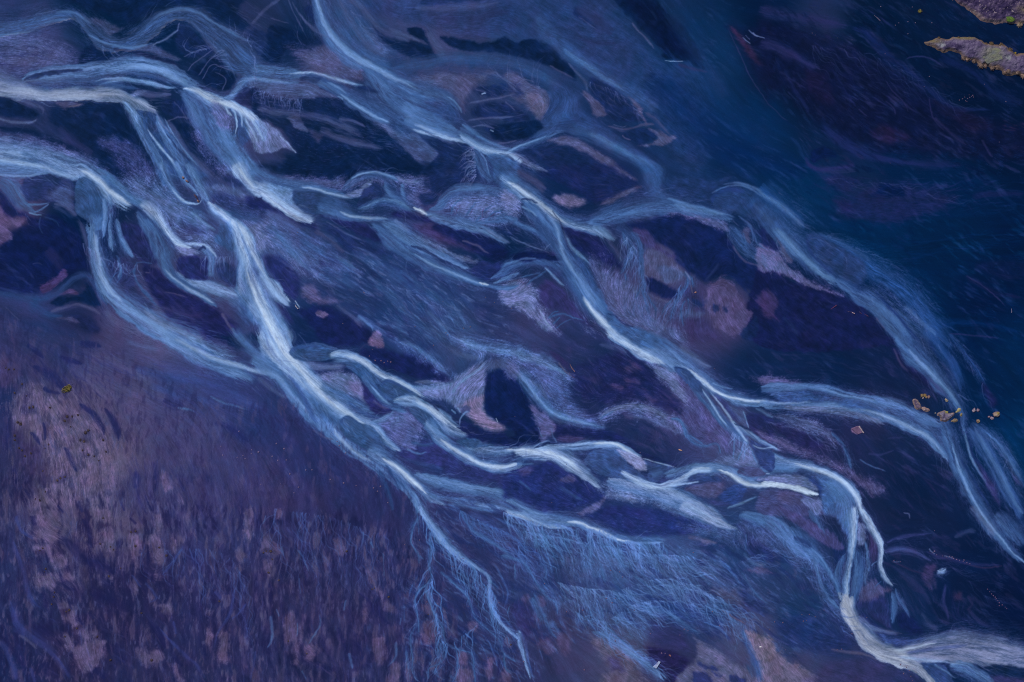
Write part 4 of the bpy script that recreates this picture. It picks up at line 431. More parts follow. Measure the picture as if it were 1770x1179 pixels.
ch('c', 'c3 1500,560,8 1600,632,18 1700,692,20 1790,745,16 c4 120,780,8', core='w', L=10, id='channel_50', sl=.5, sr=.6); dk('n', 'c3 1520,575,6 1600,605,10 1650,640,6', L=11, op=.7); P((52,60,126),'c3 1380,380 1450,410 1500,480 1560,560 1500,540 1440,460',soft=4,op=.6,L=10)
P('M', 'c3 960,150 1000,180 1100,205 1150,290 1215,425 1190,442 1130,382 1060,292 1000,242', soft=5, op=.8, L=6, hair=.5); P((66, 66, 126), 'c3 1140,280 1230,340 1330,450 1430,562 1525,642 1500,765 1440,742 1300,702 1250,642 1170,522 1205,432', soft=6, op=.85, L=5, hair=.2); H('M', 'c3 1170,300 1330,460 1500,660 1440,740 1260,640 1200,460', 130, 10, .5, .42, 57)
P('m', 'c3 1480,460 1560,480 1600,500 1620,600 1560,580', soft=5, op=.7, L=6, hair=.4); li('l', 'c3 1585,495,5 1610,560,5 1625,620,4', L=7); P((36, 40, 96), 'c3 1610,520 1790,540 1790,740 1700,690 1640,640', soft=5, op=.85, L=6)
wa('c', 'c3 -40,170,50 60,230,60 130,320,60 210,420,60 310,510,55 430,560,45 560,590,30 710,605,14', L=7, op=.85, hair=.5); cr('l', 'c3 20,200,12 90,270,16 160,360,16 240,460,15 340,528,14 470,570,12 660,606,8', L=8, op=.6)
P((76, 84, 148), 'c3 60,130 250,150 350,250 430,440 600,540 430,530 290,440 180,300', soft=12, op=.7, L=5, hair=.6); H('b', 'c3 100,130 330,200 460,460 560,540 300,420', 110, 16, .5, .4, 58); li('o', 'c3 330,160,6 380,220,6 440,270,5', L=8, op=.7); P((50, 44, 100), 'c3 270,90 340,100 410,190 440,270 380,210', soft=4, op=.7, L=6, rag=4)
P((92, 92, 152), 'c3 150,460 260,520 312,592 300,642 230,692 200,642 170,562', soft=5, op=.85, L=9, rag=5, hair=.3); H('b', 'c3 180,500 300,600 230,690', 20, 12, .5, .5, 59); li('l', 'c3 160,735,8 220,705,8 290,695,6', L=12)
li('c','c3 190,600,5 225,680,6',L=10,op=.6); li('c','c3 285,600,6 300,660,6 330,710,5',L=10,op=.6)
ch('M', 'c3 610,560,8 660,510,22 740,478,28 840,465,28 950,488,28 1050,535,24 1115,550,12', L=7, sl=.7, sr=.9, op=.85, hair=.6, water=None, id='channel_51'); wa('m', 'c3 760,520,20 900,540,26 1040,590,24 1140,610,14', L=6, op=.6); dk('b','c3 620,550,8 680,510,10 720,490,6',L=8,op=.5)
for q in ('1090,545,7 1150,550,8 1190,602,9 1222,672,11 1270,722,11 1335,738,8 1405,718,8 1428,760,7 1432,805,4', '1170,580,6 1195,640,8 1215,690,7', '1220,650,5 1270,690,6 1330,730,5'): ch('b', 'c3 ' + q, L=8, core='c', sl=.6, sr=.6, op=.9)
P((28, 34, 92), 'c3 310,570 400,592 560,602 700,622 820,692 900,762 1130,870 900,800 700,702 500,682 340,692 310,640', soft=7, op=.85, L=5, id='bar_40'); P((78, 72, 130),'c3 340,660 520,680 440,705 340,705',soft=5,op=.7,L=6); P((34, 35, 92), 'c3 430,200 640,120 800,90 950,150 1000,242 1080,342 1195,475 1180,522 1020,472 850,422 640,442 480,402 420,300', soft=12, op=.8, L=3, rag=6, id='bar_41')
for q in ('900,330 960,380 1012,420 960,452 930,402', '770,200 850,170 900,210 820,230', '700,310 780,320 770,350 690,330', '800,150 830,140 830,170', '780,280 850,280 880,310 800,310'): P((76, 64, 114), 'c3 ' + q, soft=6, op=.65, L=4, rag=5)
wa('p', 'c3 440,220,40 560,250,50 600,360,60', L=4, op=.6); wa('m', 'c3 600,40,20 720,70,30 800,110,20', L=4, op=.5); wa('p','c3 860,580,40 1000,640,50 900,720,50',L=4,op=.5)
ch('w', 'c2 1740,770,30 c3 40,770,34 150,768,38 300,785,42 420,850,42 520,920,36 600,990,24 645,1045,10', sl=.5, sr=.5, core='v', L=13, id='channel_52', op=.95, hair=.2); cr('v', 'c3 -60,755,16 60,755,20 180,765,24 300,785,22 420,850,18 540,935,12', L=14, op=.85); wa('b', 'c3 0,820,12 150,815,14 280,815,8', L=14, op=.5)
ch('l', 'c3 155,745,8 300,738,26 450,740,32 600,728,30 700,728,30 800,768,30 880,812,26 930,850,10', sl=.4, sr=.9, core='w', L=12, id='channel_53', op=.9); cr('v', 'c3 540,715,7 620,708,12 710,712,13 820,772,12 912,825,8', L=14); dk('n', 'c3 160,742,5 230,718,12 290,703,12 345,716,5', L=14, op=.8)
P((60, 86, 150), 'c3 508,825 560,762 660,745 770,785 815,850 890,920 940,965 900,985 780,955 660,942 560,885', soft=4, op=.92, L=14, hair=.4, id='scour_13'); H((40, 56, 118), 'c3 520,800 660,750 800,850 880,960 700,930 580,880', 80, 10, .5, .45, 60, L=15); P((132, 142, 194), 'c3 730,755 800,770 912,822 935,905 860,895 800,835', soft=3, op=.85, L=15, hair=.2); dk('n','c3 510,825,4 560,765,8 650,745,7',L=15,op=.5)
P((58, 82, 144), 'c3 910,825 990,850 1140,888 1100,905 1050,940 1000,985 930,975 945,910', soft=3, op=.9, L=14, id='scour_14'); li('w', 'c3 905,815,5 1020,850,6 1090,872,6 1145,886,3', L=15); wa('c', 'c3 960,930,30 1040,900,24', L=15, op=.4)
ch('w', 'c3 740,905,16 850,962,26 960,1012,30 1060,1012,32 1160,965,26 1280,905,26 1400,885,24', sl=.5, sr=.6, core='v', L=15, id='channel_54', op=.9, hair=.2); ch('c', 'c3 1030,950,36 1150,920,40 1280,890,36 1400,885,34 1500,912,34 1600,975,32 1700,1005,26 1790,1008,24', sl=.5, sr=.7, core='l', L=14, id='channel_55', op=.9)
cr('v', 'c3 1380,880,8 1480,915,16 1570,975,20 1660,1002,20 1790,1003,18 c4 120,1000,18 240,1020,20 340,1048,18 378,1058,8', L=16, op=.95, fo=.02); cr('w','c3 1180,950,10 1260,910,14 1400,882,12',L=16,op=.7); cr('w', 'c3 1060,1010,16 1180,985,12 1310,965,7', L=16, op=.8)
P((50, 72, 136), 'c3 1220,942 1300,910 1400,935 1445,972 1320,972 1250,962', soft=3, op=.85, L=15, id='scour_15')
ch('c', 'c3 630,960,24 720,985,40 850,1020,46 980,1050,50 1100,1090,70 1250,1140,62 1360,1190,48 d3 1450,110,30 1560,150,12', sl=.6, sr=.6, core=(146, 166, 214), L=13, id='channel_56', op=.9, hair=.4); cr('w', 'c3 1060,1020,20 1150,1060,30 1260,1120,30 1360,1180,26', L=14, op=.5); H('n', 'c3 700,960 900,1000 1080,1080 900,1060', 60, 14, .5, .35, 61, L=15)
P((84, 80, 132), 'c3 1180,1020 1320,978 1455,978 1435,1062 1330,1075 1260,1055', soft=5, op=.85, L=15, hair=.2); P((44, 68, 136), 'c3 1410,1070 1500,1005 1615,1005 1590,1085 1550,1125 1490,1122', soft=4, op=.9, L=15, hair=.2); H('M', 'c3 1620,1060 1768,1020 1768,1179 1500,1179', 70, 12, .5, .4, 62); cr('l', 'c3 1460,1155,8 1590,1112,12 1700,1065,8', L=16, op=.7); P((60,66,132),'c3 1400,1090 1480,1120 1440,1140 1360,1110',soft=5,op=.6,L=15,hair=.5)
P((66, 68, 118), 'c3 1540,912 1645,865 1740,922 1660,945', soft=2, op=.95, L=16, id='bar_42'); P((46, 64, 128), 'c3 1640,690 1790,762 1790,905 1720,885 1672,785', soft=4, op=.9, L=14, id='scour_16'); dk('w', 'c3 1740,920,5 1768,925,5', L=14)
for q in ('1530,640,9 1530,720,9 1520,830,5', '1590,700,9 1575,770,9 1550,840,5', '1640,735,8 1665,800,9 1690,870,5', '1610,710,6 1600,780,7 1590,850,4', '1560,660,5 1560,760,5'): li('c', 'c3 ' + q, L=12, op=.8)
P('M', 'c3 1520,780 1640,740 1690,862 1560,882 1400,872 1330,850 1450,815', soft=7, op=.65, L=9, hair=.6); H('M','c3 1520,640 1650,740 1690,870 1520,860',50,14,.5,.4,162,L=13)
P((34, 44, 108), 'c3 -20,885 150,862 260,832 400,872 500,942 610,1032 642,1092 500,1142 300,1190 -20,1105', soft=6, op=.92, L=11, id='bar_43'); P((84, 80, 136), 'c3 350,962 420,922 462,942 440,982', soft=4, op=.7, L=12, rag=4); P((86, 80, 136), 'c3 60,880 150,865 150,920 90,930', soft=7, op=.6, L=12); wa('c', 'c3 0,850,10 100,850,14 180,845,8', L=12, op=.7); wa('b', 'c3 60,960,10 110,1000,14 160,1040,8', L=12, op=.7); wa('b', 'c3 330,1000,16 420,1060,20 520,1100,12', L=12, op=.6)
P((94, 92, 152), 'c3 460,1190 600,1112 655,1080 640,1122 560,1190', soft=4, op=.85, L=12); P((36, 44, 110), 'c3 640,1150 800,1135 950,1190 600,1200', soft=5, op=.8, L=12); wa('M', 'c3 640,1060,20 760,1080,30 900,1110,24', L=12, op=.6, hair=.7)
ch('c', 'c3 -40,1090,26 40,1110,26 120,1150,24 200,1185,20 d3 300,50,24', L=12, core='l', op=.85)
# c4
ch('b', 'c4 900,-80,64 960,20,66 1060,125,80 1150,225,70 1240,335,54 1310,435,38 1350,505,20 1358,565,14 1362,620,12', sl=.9, sr=.4, core='c', L=8, fo=0, id='channel_57', op=.9, hair=.2); cr('l', 'c4 960,40,14 1060,160,22 1170,265,26 1260,365,24 1335,465,16 1358,540,8', L=9, op=.7)
wa((38, 78, 148), 'c4 1120,-40,50 1250,130,56 1310,260,50 1345,380,30', L=7, op=.75, hair=.2, fi=0); ch((40, 78, 148), 'c4 1250,-40,16 1380,130,16 1480,270,12 1520,330,6', L=7, op=.7, sl=.9, sr=.9); dk((24, 46, 110), 'c4 1110,0,12 1200,160,14 1280,300,12 1330,400,8', L=9, op=.5)
ch('b', 'c4 1200,480,24 1230,560,40 1270,680,52 1320,830,50 1390,990,52 1460,1120,44 d4 1560,130,44 1650,250,36 1790,390,26', sl=.7, sr=.5, core='c', L=8, id='channel_58', op=.9); cr('l', 'c4 1255,660,9 1305,810,14 1350,930,17 1405,1060,15 1475,1179,12 d4 1580,165,10 1680,290,9 1790,390,8', L=10, op=.85, fo=.05); wa('M', 'd4 1400,-20,40 1500,80,50 1590,190,30', L=8, op=.7)
ch((58, 92, 160), 'c4 1370,570,36 1440,640,50 1510,740,50 1590,880,50 1660,1020,52 1740,1160,46 d4 1790,110,46', sl=.8, sr=.6, core='b', L=8, id='channel_59', op=.85); cr('c', 'c4 1400,560,10 1480,690,18 1560,830,22 1640,970,22 1710,1110,18 d4 1768,40,14', L=9, op=.7, fo=.05)
ch('b', 'c4 1400,560,14 1540,660,26 1650,780,26 1740,950,26 1800,1040,24', sl=.9, sr=.7, L=8, op=.8, id='channel_60'); cr('c','c4 1480,620,8 1600,720,10 1700,880,10 1768,980,8',L=9,op=.5); cr('l', 'c4 1355,560,8 1368,650,11 1398,770,11 1445,880,12 1510,980,11 1600,1100,8', L=10, op=.75)
ch('b', 'd4 1560,10,30 1640,90,50 1720,180,60 1800,270,50', L=8, core='c', op=.85, id='channel_61'); dk((30,52,116),'c4 1330,800,8 1400,920,12 1480,1050,12 1560,1179,10',L=9,op=.6); dk((28,46,108),'c4 1380,620,8 1420,780,10 1500,900,12 1600,1020,10 1650,1150,8',L=9,op=.55)
for q in ('1440,830 1520,920 1592,1040 1605,1145 1530,1045', '1640,820 1700,930 1768,1010 1720,990', '1160,300 1130,280 1200,340 1240,400 1180,350'): P((58, 56, 116), 'c4 ' + q, soft=6, op=.75, L=10, hair=.2)
P((30, 30, 84), 'c4 860,60 940,80 1000,180 1160,290 1240,400 1100,330 960,230', soft=8, op=.75, L=6); li('r', 'c4 880,60,8 930,160,9 990,240,7', L=7, op=.5); P((34, 30, 84), 'c4 1480,290 1560,370 1590,450 1540,460', soft=7, op=.7, L=7)
ch('c', 'c4 -40,350,26 80,340,30 200,340,28 350,335,28 500,372,34 650,412,34 800,435,40 950,485,36 1060,545,36 1180,580,30 1250,600,16', sl=.6, sr=.8, core=(96, 130, 196), L=8, id='channel_62', op=.9); cr('l', 'c4 340,330,8 480,365,10 640,402,9 800,428,8', L=9, op=.5)
ch('c', 'c4 -40,440,26 120,455,24 260,455,20 400,450,26 520,450,34 700,475,42 850,530,42 1000,595,36 1105,650,32 1175,720,26 1240,805,20 1265,860,8', sl=.6, sr=.4, core='l', L=9, id='channel_63', op=.92); cr('w', 'c4 560,460,8 720,490,14 860,545,16 1000,605,16 1110,662,14 1180,735,11 1240,810,6', L=10, op=.6); cr('w','c4 0,430,10 150,440,12 350,430,9',L=10,op=.6)
ch('b','c4 1050,560,30 1150,640,50 1230,740,44 1290,840,30',L=7,op=.7)
for q in ('45,385 120,365 250,370 352,410 230,432 120,422', '238,372 300,362 420,390 505,422 380,422 280,412', '478,432 560,410 700,440 860,512 700,482 580,472'): P((58, 88, 154), 'c4 ' + q, soft=4, op=.85, L=11, hair=.1)
ch('M', 'c4 130,465,16 280,480,26 400,488,32 550,505,32 700,542,26 800,578,14 845,590,4', L=10, sl=.6, sr=.7, op=.9, water=None, hair=.4, id='channel_64'); li('M', 'c4 640,520,6 740,545,7 800,548,4', L=11); cr('l', 'c4 -60,470,10 -20,490,12 40,525,12 75,540,5', L=11, op=.5)
ch('m', 'c4 70,530,20 180,555,40 280,585,46 380,630,36 460,672,24 515,740,10', L=8, sl=.8, sr=.8, op=.85, water=None, hair=.7, id='channel_65'); ch('b', 'c4 460,635,7 530,705,11 560,775,12 590,860,11 605,905,5', L=10, core='c', op=.85)
for q in ('500,690,6 550,740,6 565,800,5', ): li('n', 'c4 ' + q, L=11, op=.6)
li('c', 'c4 640,810,6 720,862,8 840,908,4', L=8, op=.6); li('p','c4 700,780,8 800,790,10 900,750,8',L=7,op=.8); li('p','c4 840,680,8 960,670,8',L=7,op=.6)
P((92, 88, 148), 'c4 -40,270 0,255 150,278 270,322 100,322 0,318', soft=6, op=.8, L=7, hair=.5); P((84, 76, 132), 'c4 -20,630 150,702 300,802 480,862 600,892 700,962 810,1012 740,1065 660,985 560,905 400,842 250,785 100,742 -20,690', soft=8, op=.65, L=6, hair=.5, rag=6); P((40, 36, 92), 'c4 100,560 250,620 400,720 360,760 220,720 90,640', soft=8, op=.8, L=5); H('r', 'c4 600,880 800,1000 750,1060 640,960', 50, 14, .6, .45, 63)
H((120, 100, 152),'c4 0,640 300,790 600,890 700,1000 400,850 100,740',90,12,.5,.35,163)
ch('c', 'c4 -60,740,30 80,835,40 180,865,38 300,878,38 420,925,44 520,975,48 590,1045,52 640,1125,46 680,1210,30', sl=.4, sr=.6, core='w', L=13, id='channel_66', op=.92); cr('v', 'c4 170,850,9 330,882,16 460,932,19 560,992,21 630,1085,21 670,1165,18 d4 690,30,16', L=14, op=.75, fo=.03); P((70, 102, 168), 'c4 290,940 420,955 510,1010 560,1090 590,1200 430,1200 380,1080 390,1010', soft=8, op=.9, L=13, hair=.1)
cr('w', 'c3 1640,710,6 1720,745,7 c4 60,745,7 130,775,4', L=14, op=.8); P('d', 'c4 160,795 200,780 290,830 240,830', soft=3, op=.7, L=12)
ch('v', 'c4 -30,990,15 120,1002,17 240,1025,19 340,1052,21 378,1060,8', L=15, sl=.3, sr=.3, op=.95, hair=0, id='channel_67'); P('M', 'c4 -20,950 150,930 285,935 342,982 374,1035 200,1002 -20,975', soft=3, op=.85, L=14, hair=.2)
P((40, 62, 128), 'c4 285,938 330,935 400,1000 385,1050 360,1000', soft=3, op=.8, L=15)
P((74, 76, 134), 'c4 -20,1035 200,1045 370,1082 405,1142 380,1200 -20,1200', soft=4, op=.85, L=12, hair=.2); P((80, 76, 128), 'c4 80,1060 200,1040 280,1100 250,1140 120,1120', soft=7, op=.7, L=13, hair=.3); P((104, 120, 180), 'c4 250,1092 370,1082 402,1132 370,1190 300,1155', soft=4, op=.75, L=14, hair=.4); H('n', 'c4 0,1040 300,1070 300,1179 0,1179', 70, 12, .5, .45, 64, L=14)
P((34,32,86),'c4 620,590 660,620 640,650 590,640',soft=3,op=.5,L=6); P((106, 84, 120),'c4 598,615 640,595 660,640 620,640',soft=2.5,op=.9,L=7)
# ============ row d ============
ch('l', 'd4 608,-40,38 605,60,38 602,160,32 595,250,24 585,330,22 572,420,21 560,510,20 556,600,18', fo=0, sl=.4, sr=.5, core='v', L=15, id='channel_68', op=.95, hair=.1); ch('w', 'd4 645,-20,18 690,50,22 730,130,24 785,225,22 800,300,18 795,400,16 828,475,14 895,540,10', sl=.4, sr=.5, core='v', L=15, id='channel_69', op=.92, hair=.15)
ch('b', 'd4 895,535,10 912,600,9 950,660,9 1000,755,4', L=15, core='c'); ch('b', 'd4 868,550,10 892,640,18 885,720,17 868,810,6', L=14, core='c'); wa('c','d4 930,600,14 970,680,14 1000,750,6',L=14,op=.5)
P((66, 98, 164), 'd4 400,-60 560,-60 590,60 575,200 520,110 470,20', soft=6, op=.85, L=13, hair=.2); P('M', 'd4 645,90 690,125 695,230 655,246 628,240 632,150', soft=3, op=.85, L=14); li('n', 'd4 630,-10,5 635,60,5', L=16, op=.5)
ch('b', 'd4 600,250,12 645,330,32 655,430,38 640,520,32 612,592,22 600,660,16', fo=0, core='c', L=14, id='channel_70', op=.9); ch('b', 'd4 560,285,7 520,380,20 500,460,20 505,540,15 530,610,14', fo=0, core='c', L=14, id='channel_71', op=.9); ch('c', 'd4 688,215,8 708,310,11 714,400,13 690,470,10 700,540,5', L=14, id='channel_72', op=.9); li('c', 'd4 775,360,6 730,395,6', L=14); li('b','d4 800,490,5 750,530,5',L=14)
dk('n', 'd4 600,330,8 610,430,10 590,520,8', L=15, op=.5); dk('n', 'd4 640,300,6 650,400,8', L=15, op=.35)
P('n', 'd4 575,265 555,335 490,425 470,285 520,235', soft=4, op=.8, L=12, id='bar_44'); P((62, 56, 112), 'd4 715,180 770,230 780,330 750,380 720,330', soft=5, op=.8, L=13, hair=.3); H('n','d4 560,270 660,280 680,500 580,560',30,16,.6,.4,165,L=15)
ch((150,162,190), 'd4 556,560,14 558,600,26 568,640,36 578,700,40 610,765,40 660,845,46 720,912,50 810,972,54 900,1005,50 980,1045,40 1050,1085,34 1105,1135,28 1165,1190,28 1250,1280,28', sl=.35, sr=.2, L=17, core=(168, 176, 198), id='channel_73', op=.97, hair=0)
ch((150,164,194), 'd4 500,560,10 530,600,20 560,650,20', L=16, op=.9, hair=0); ch((150,164,194), 'd4 600,590,10 592,640,22', L=16, op=.9, hair=0)
for q in ('528,575,4 530,585,4', '578,585,4 576,598,3'): li('k', 'd4 ' + q, L=18, op=.9, fi=0, fo=0)
ch((116, 126, 170), 'd4 880,985,46 1050,965,70 1200,945,90 1350,940,100 1550,970,100 1800,1015,100 2100,1030,100', sl=.5, sr=.5, rag=-.22, core=(134, 142, 182), L=15, id='channel_74', op=.93, hair=.25); cr('v', 'd4 860,968,14 960,960,18 1080,932,16 1200,905,9', L=17, op=.7); P((54, 74, 140), 'd4 780,865 900,882 1095,882 960,925 870,930', soft=6, op=.85, L=16); dk((78, 90, 156), 'd4 960,985,9 1180,955,16 1400,925,12', L=16, op=.7); wa((150, 158, 200),'d4 900,1010,18 1100,1015,24 1300,1025,20',L=16,op=.5)
cr('M', 'd4 1100,880,10 1300,845,16 1450,855,16 1700,895,14', L=16, op=.5)
cr('w', 'd4 900,1010,9 1100,1032,14 1250,1042,11 1385,1065,6', L=17, op=.6); P('k', 'd4 1390,1082 1500,1062 1650,1065 1790,1085 1790,1150 1600,1132 1480,1105', soft=5, op=.9, L=16, id='bar_45'); P((60, 56, 112), 'd4 1540,1130 1790,1150 1790,1210 1540,1210', soft=8, op=.8, L=15)
P((52, 78, 144), 'd4 1068,1052 1150,1040 1245,1082 1300,1200 1200,1200 1125,1122', soft=4, op=.9, L=17, id='scour_17'); ch('c', 'd4 1240,1065,26 1350,1085,38 1450,1132,40 1530,1190,40 1600,1250,40', sl=.4, sr=.8, core='l', L=16, id='channel_75', op=.85); cr('l', 'd4 1150,1050,8 1250,1110,10 1300,1150,8 1330,1130,6', L=18, op=.5); wa((56, 78, 142),'d4 1300,1060,10 1400,1090,14 1450,1130,12',L=17,op=.5)
P((30, 40, 96),'d4 640,750 760,850 900,860 1080,860 900,840 780,790 690,700',soft=6,op=.6,L=12); wa('M', 'd4 640,720,20 720,810,30 840,840,20 960,850,10', L=13, op=.7, hair=.5)
ch('c', 'd3 1560,40,26 1700,70,36 d4 80,120,50 170,215,46 240,300,26 310,322,15 350,362,12 362,440,12 402,560,18 460,640,20 535,700,14', L=12, sl=.6, sr=.7, core='c', op=.8, hair=.6, id='channel_76'); ch('b', 'd4 170,100,16 280,215,42 370,325,30 430,400,18 480,500,14 522,595,9', core='c', L=13, id='channel_77', op=.85); dk('n','d4 200,190,12 280,230,26 330,290,14',L=14,op=.6); cr('c', 'd4 300,250,7 400,350,9 460,450,8 510,560,6', L=14)
P((74, 68, 126), 'd4 100,-20 250,40 380,120 480,172 545,265 500,285 420,242 330,202 250,132 160,72', soft=5, op=.85, L=12, hair=.4); H('r', 'd4 150,20 380,130 520,260 400,220', 60, 10, .5, .45, 65); ch('b', 'd4 300,-10,24 375,90,22 432,195,6', L=13, core='c', op=.7)
P((92, 80, 128), 'd4 690,470 800,520 870,560 740,622 650,610', soft=8, op=.7, L=11, rag=6, hair=.3); P((44, 46, 102), 'd4 620,640 760,600 850,640 860,820 760,780 680,700', soft=8, op=.7, L=10); H('b', 'd4 640,640 860,640 850,800 700,760', 50, 10, .6, .4, 66); P((24, 30, 86), 'd4 890,760 960,690 1040,760 1090,850 960,840', soft=7, op=.8, L=11)
H('b', 'd4 0,480 420,600 560,760 400,900 0,700', 140, 18, .6, .4, 67); P((30, 42, 100), 'd4 100,760 300,700 520,800 640,900 500,1000 250,950 100,850', soft=14, op=.6, L=8, hair=.4); H((70, 96, 160), 'd4 0,600 500,700 620,900 300,1000 0,760', 110, 20, .5, .35, 68)
P((110, 95, 130), 'd4 -20,890 60,920 130,1010 200,1052 345,1112 330,1210 -20,1210', soft=7, op=.8, L=8, rag=8); H((128, 108, 136), 'd4 0,900 300,1100 300,1179 0,1179', 50, 12, .6, .4, 69); wa('o', 'd4 440,960,12 560,970,14 720,1000,14 790,1050,10', L=9, op=.6); H((110, 84, 104), 'd4 880,1050 1000,1060 1060,1130 940,1150', 20, 7, .8, .5, 70); P((60,52,104),'d4 330,1110 600,1000 900,1060 1060,1200 330,1200',soft=12,op=.45,L=8)
wa((68, 80, 144), 'd4 810,300,26 920,275,32 1030,300,26 1150,370,12', L=9, op=.8, hair=.3); wa((58, 66, 130), 'd4 820,230,14 960,190,18 1160,160,12', L=9, op=.7); wa((46, 50, 112), 'd4 1080,280,14 1200,330,18 1400,370,16 1640,390,14', L=9, op=.7); wa((60, 46, 92), 'd4 860,350,8 960,400,12 1090,450,10', L=9, op=.7); wa((62, 46, 92), 'd4 1350,370,8 1500,400,10 1640,395,8', L=10, op=.6)
P((74, 62, 110), 'd4 1070,410 1150,370 1170,440 1140,560 1090,520', soft=7, op=.6, L=9, rag=6); ch('w', 'd4 1175,405,8 1195,430,22 1230,425,20 1240,400,5', L=12, sl=.9, sr=.9, op=.85, water=None); P((64, 50, 96), 'd4 1290,570 1350,570 1350,630 1300,625', soft=7, op=.8, L=9); wa((52,46,96),'d4 1380,590,14 1420,640,14 1380,700,12',L=9,op=.6)
wa((60, 62, 126), 'd4 1240,500,14 1220,620,20 1250,720,16 1270,780,14', L=9, op=.6); wa('m', 'd4 1060,700,20 1130,790,26 1200,830,20', L=9, op=.5); wa('p','d4 860,380,20 1000,480,40 1100,600,40 1150,680,20',L=8,op=.6)
li('M', 'd4 950,30,5 990,38,7 992,80,4', L=12, op=.6)
for q in ('880,360,4 930,362,5', '1120,270,5 1160,310,5', '1220,320,4 1300,345,4'): li('M', 'd4 ' + q, L=12, op=.8)
H('r', 'd4 1520,540 1600,600 1640,680 1580,650', 14, 8, .7, .5, 71); H('p', 'd4 860,400 1150,500 1200,760 1000,700', 60, 26, 1., .4, 72); H((40, 42, 100), 'd4 1200,450 1768,500 1768,820 1300,800', 60, 34, 1., .4, 73); H('p', 'c4 0,60 900,120 900,300 300,250', 60, 30, 1., .35, 74); H((46, 42, 94), 'c4 600,640 1200,850 1280,1179 700,1179', 90, 34, 1., .35, 75); H((40, 40, 98), 'b4 100,800 700,1000 800,1179 0,1179', 60, 26, 1., .35, 76); wa('m','d4 1290,200,20 1400,150,30 1450,160,20',L=7,op=.4)
# d3
ch('l', 'c2 1700,1150,26 d3 -20,15,30 80,42,28 180,88,22 280,122,17 410,132,8', L=11, core='v', sl=.6, sr=.4, id='channel_78', op=.95); ch('c', 'd3 60,0,30 200,40,40 330,70,40 480,90,34 600,145,28 720,195,22 800,218,17 920,226,13 1070,226,7', L=10, core='l', sl=.8, sr=.5, id='channel_79', op=.9); cr('v', 'd3 360,90,8 480,95,13 570,135,15 720,200,15 860,224,10', L=12, op=.85); wa('c','d3 700,180,24 900,200,26 1100,215,20',L=10,op=.6,hair=.8)
P((36, 46, 112), 'd3 480,45 620,25 800,5 1000,5 1150,30 1300,90 1400,115 1200,175 1000,192 820,180 690,130 580,80', soft=6, op=.85, L=9, id='bar_46'); H('b', 'd3 700,130 1100,140 1300,170 1000,200', 60, 18, .6, .4, 77)
ch((150, 168, 214), 'd3 1140,-30,46 1260,25,48 1380,85,42 1480,122,26 1590,155,7', L=14, core='w', sl=.5, sr=.6, op=.9, water=None); wa('r', 'd3 1200,200,26 1290,205,30 1400,230,14', L=9, op=.7); P((112, 100, 150), 'd3 1300,215 1400,220 1410,240 1320,245', soft=4, op=.7, L=10); wa('c', 'd3 1560,40,30 1700,90,40 d4 0,130,40', L=10, op=.6)
for q in ('140,80,14 170,170,11 190,290,5', '225,120,8 240,175,9 280,195,9 295,225,5', '450,125,12 462,210,10 540,280,8 550,360,5', '520,170,8 570,240,9 560,330,8 590,390,5', '605,175,10 650,270,11 695,318,5', '620,370,9 640,460,13 658,535,5', '740,220,16 740,310,13 790,400,11 808,445,5', '1040,235,6 1070,290,7 1080,345,7 1135,405,5', '-60,320,14 100,372,10 190,520,9 260,605,8 320,650,8 332,745,5', '40,370,6 45,500,5', '205,365,8 250,420,7 252,490,5', '150,590,16 205,700,22 232,800,6', '235,700,12 280,830,10 335,900,5', '625,670,8 640,815,5', '880,665,10 1000,690,14 1100,722,16 1200,800,14 1310,855,8', '660,805,7 750,880,8 830,955,6', '540,680,10 565,740,5', '490,290,4 490,330,4', '820,230,6 830,280,5', '960,270,6 980,380,4', '900,230,8 960,300,7', '1400,180,7 1450,200,7', '1610,170,6 1600,290,6', '1590,290,10 1640,360,10 1720,400,9', '1570,430,10 1620,510,9 1690,590,8 1768,650,6', '560,700,7 570,810,5 600,830,4', '460,700,8 500,800,7', '900,800,6 930,830,5', '1210,600,5 1225,640,5', '1590,820,8 1600,900,6', '850,460,8 960,540,6', '700,560,8 820,600,8 900,660,6'): ch('b', 'd3 ' + q, L=11, core='c', sl=.8, sr=.8, op=.78)
ch('c', 'd3 555,840,8 640,862,16 760,935,26 870,1015,30 960,1085,26 1080,1200,26', L=11, core='l', sl=.7, sr=.7, id='channel_80', op=.9, hair=.6); H('c', 'd3 640,800 800,920 1000,1130 900,1060', 60, 22, .6, .5, 78, L=12)
H('c', 'd3 100,150 700,250 1100,250 1400,420 1300,650 900,520 500,420', 330, 20, .55, .35, 79, L=6); H('b', 'd3 100,300 600,400 1100,560 1500,560 1600,800 1100,700 700,760 300,600', 330, 22, .6, .42, 80, L=6); H('M', 'd3 800,350 1250,400 1500,640 1250,640 900,520', 200, 16, .5, .35, 81); H('n', 'd3 400,400 1000,600 1500,700 1200,780 700,700', 160, 22, .8, .4, 82); H((84, 56, 104), 'd3 60,250 900,300 1400,600 900,700 300,700', 40, 7, .9, .5, 83)
P((44, 62, 132), 'd3 920,590 1050,570 1180,600 1300,760 1180,760 1000,700', soft=12, op=.6, L=9, hair=.4); P((44, 44, 100), 'd3 960,740 1050,740 1200,830 1230,980 1150,980 950,900', soft=12, op=.5, L=8, hair=.5)
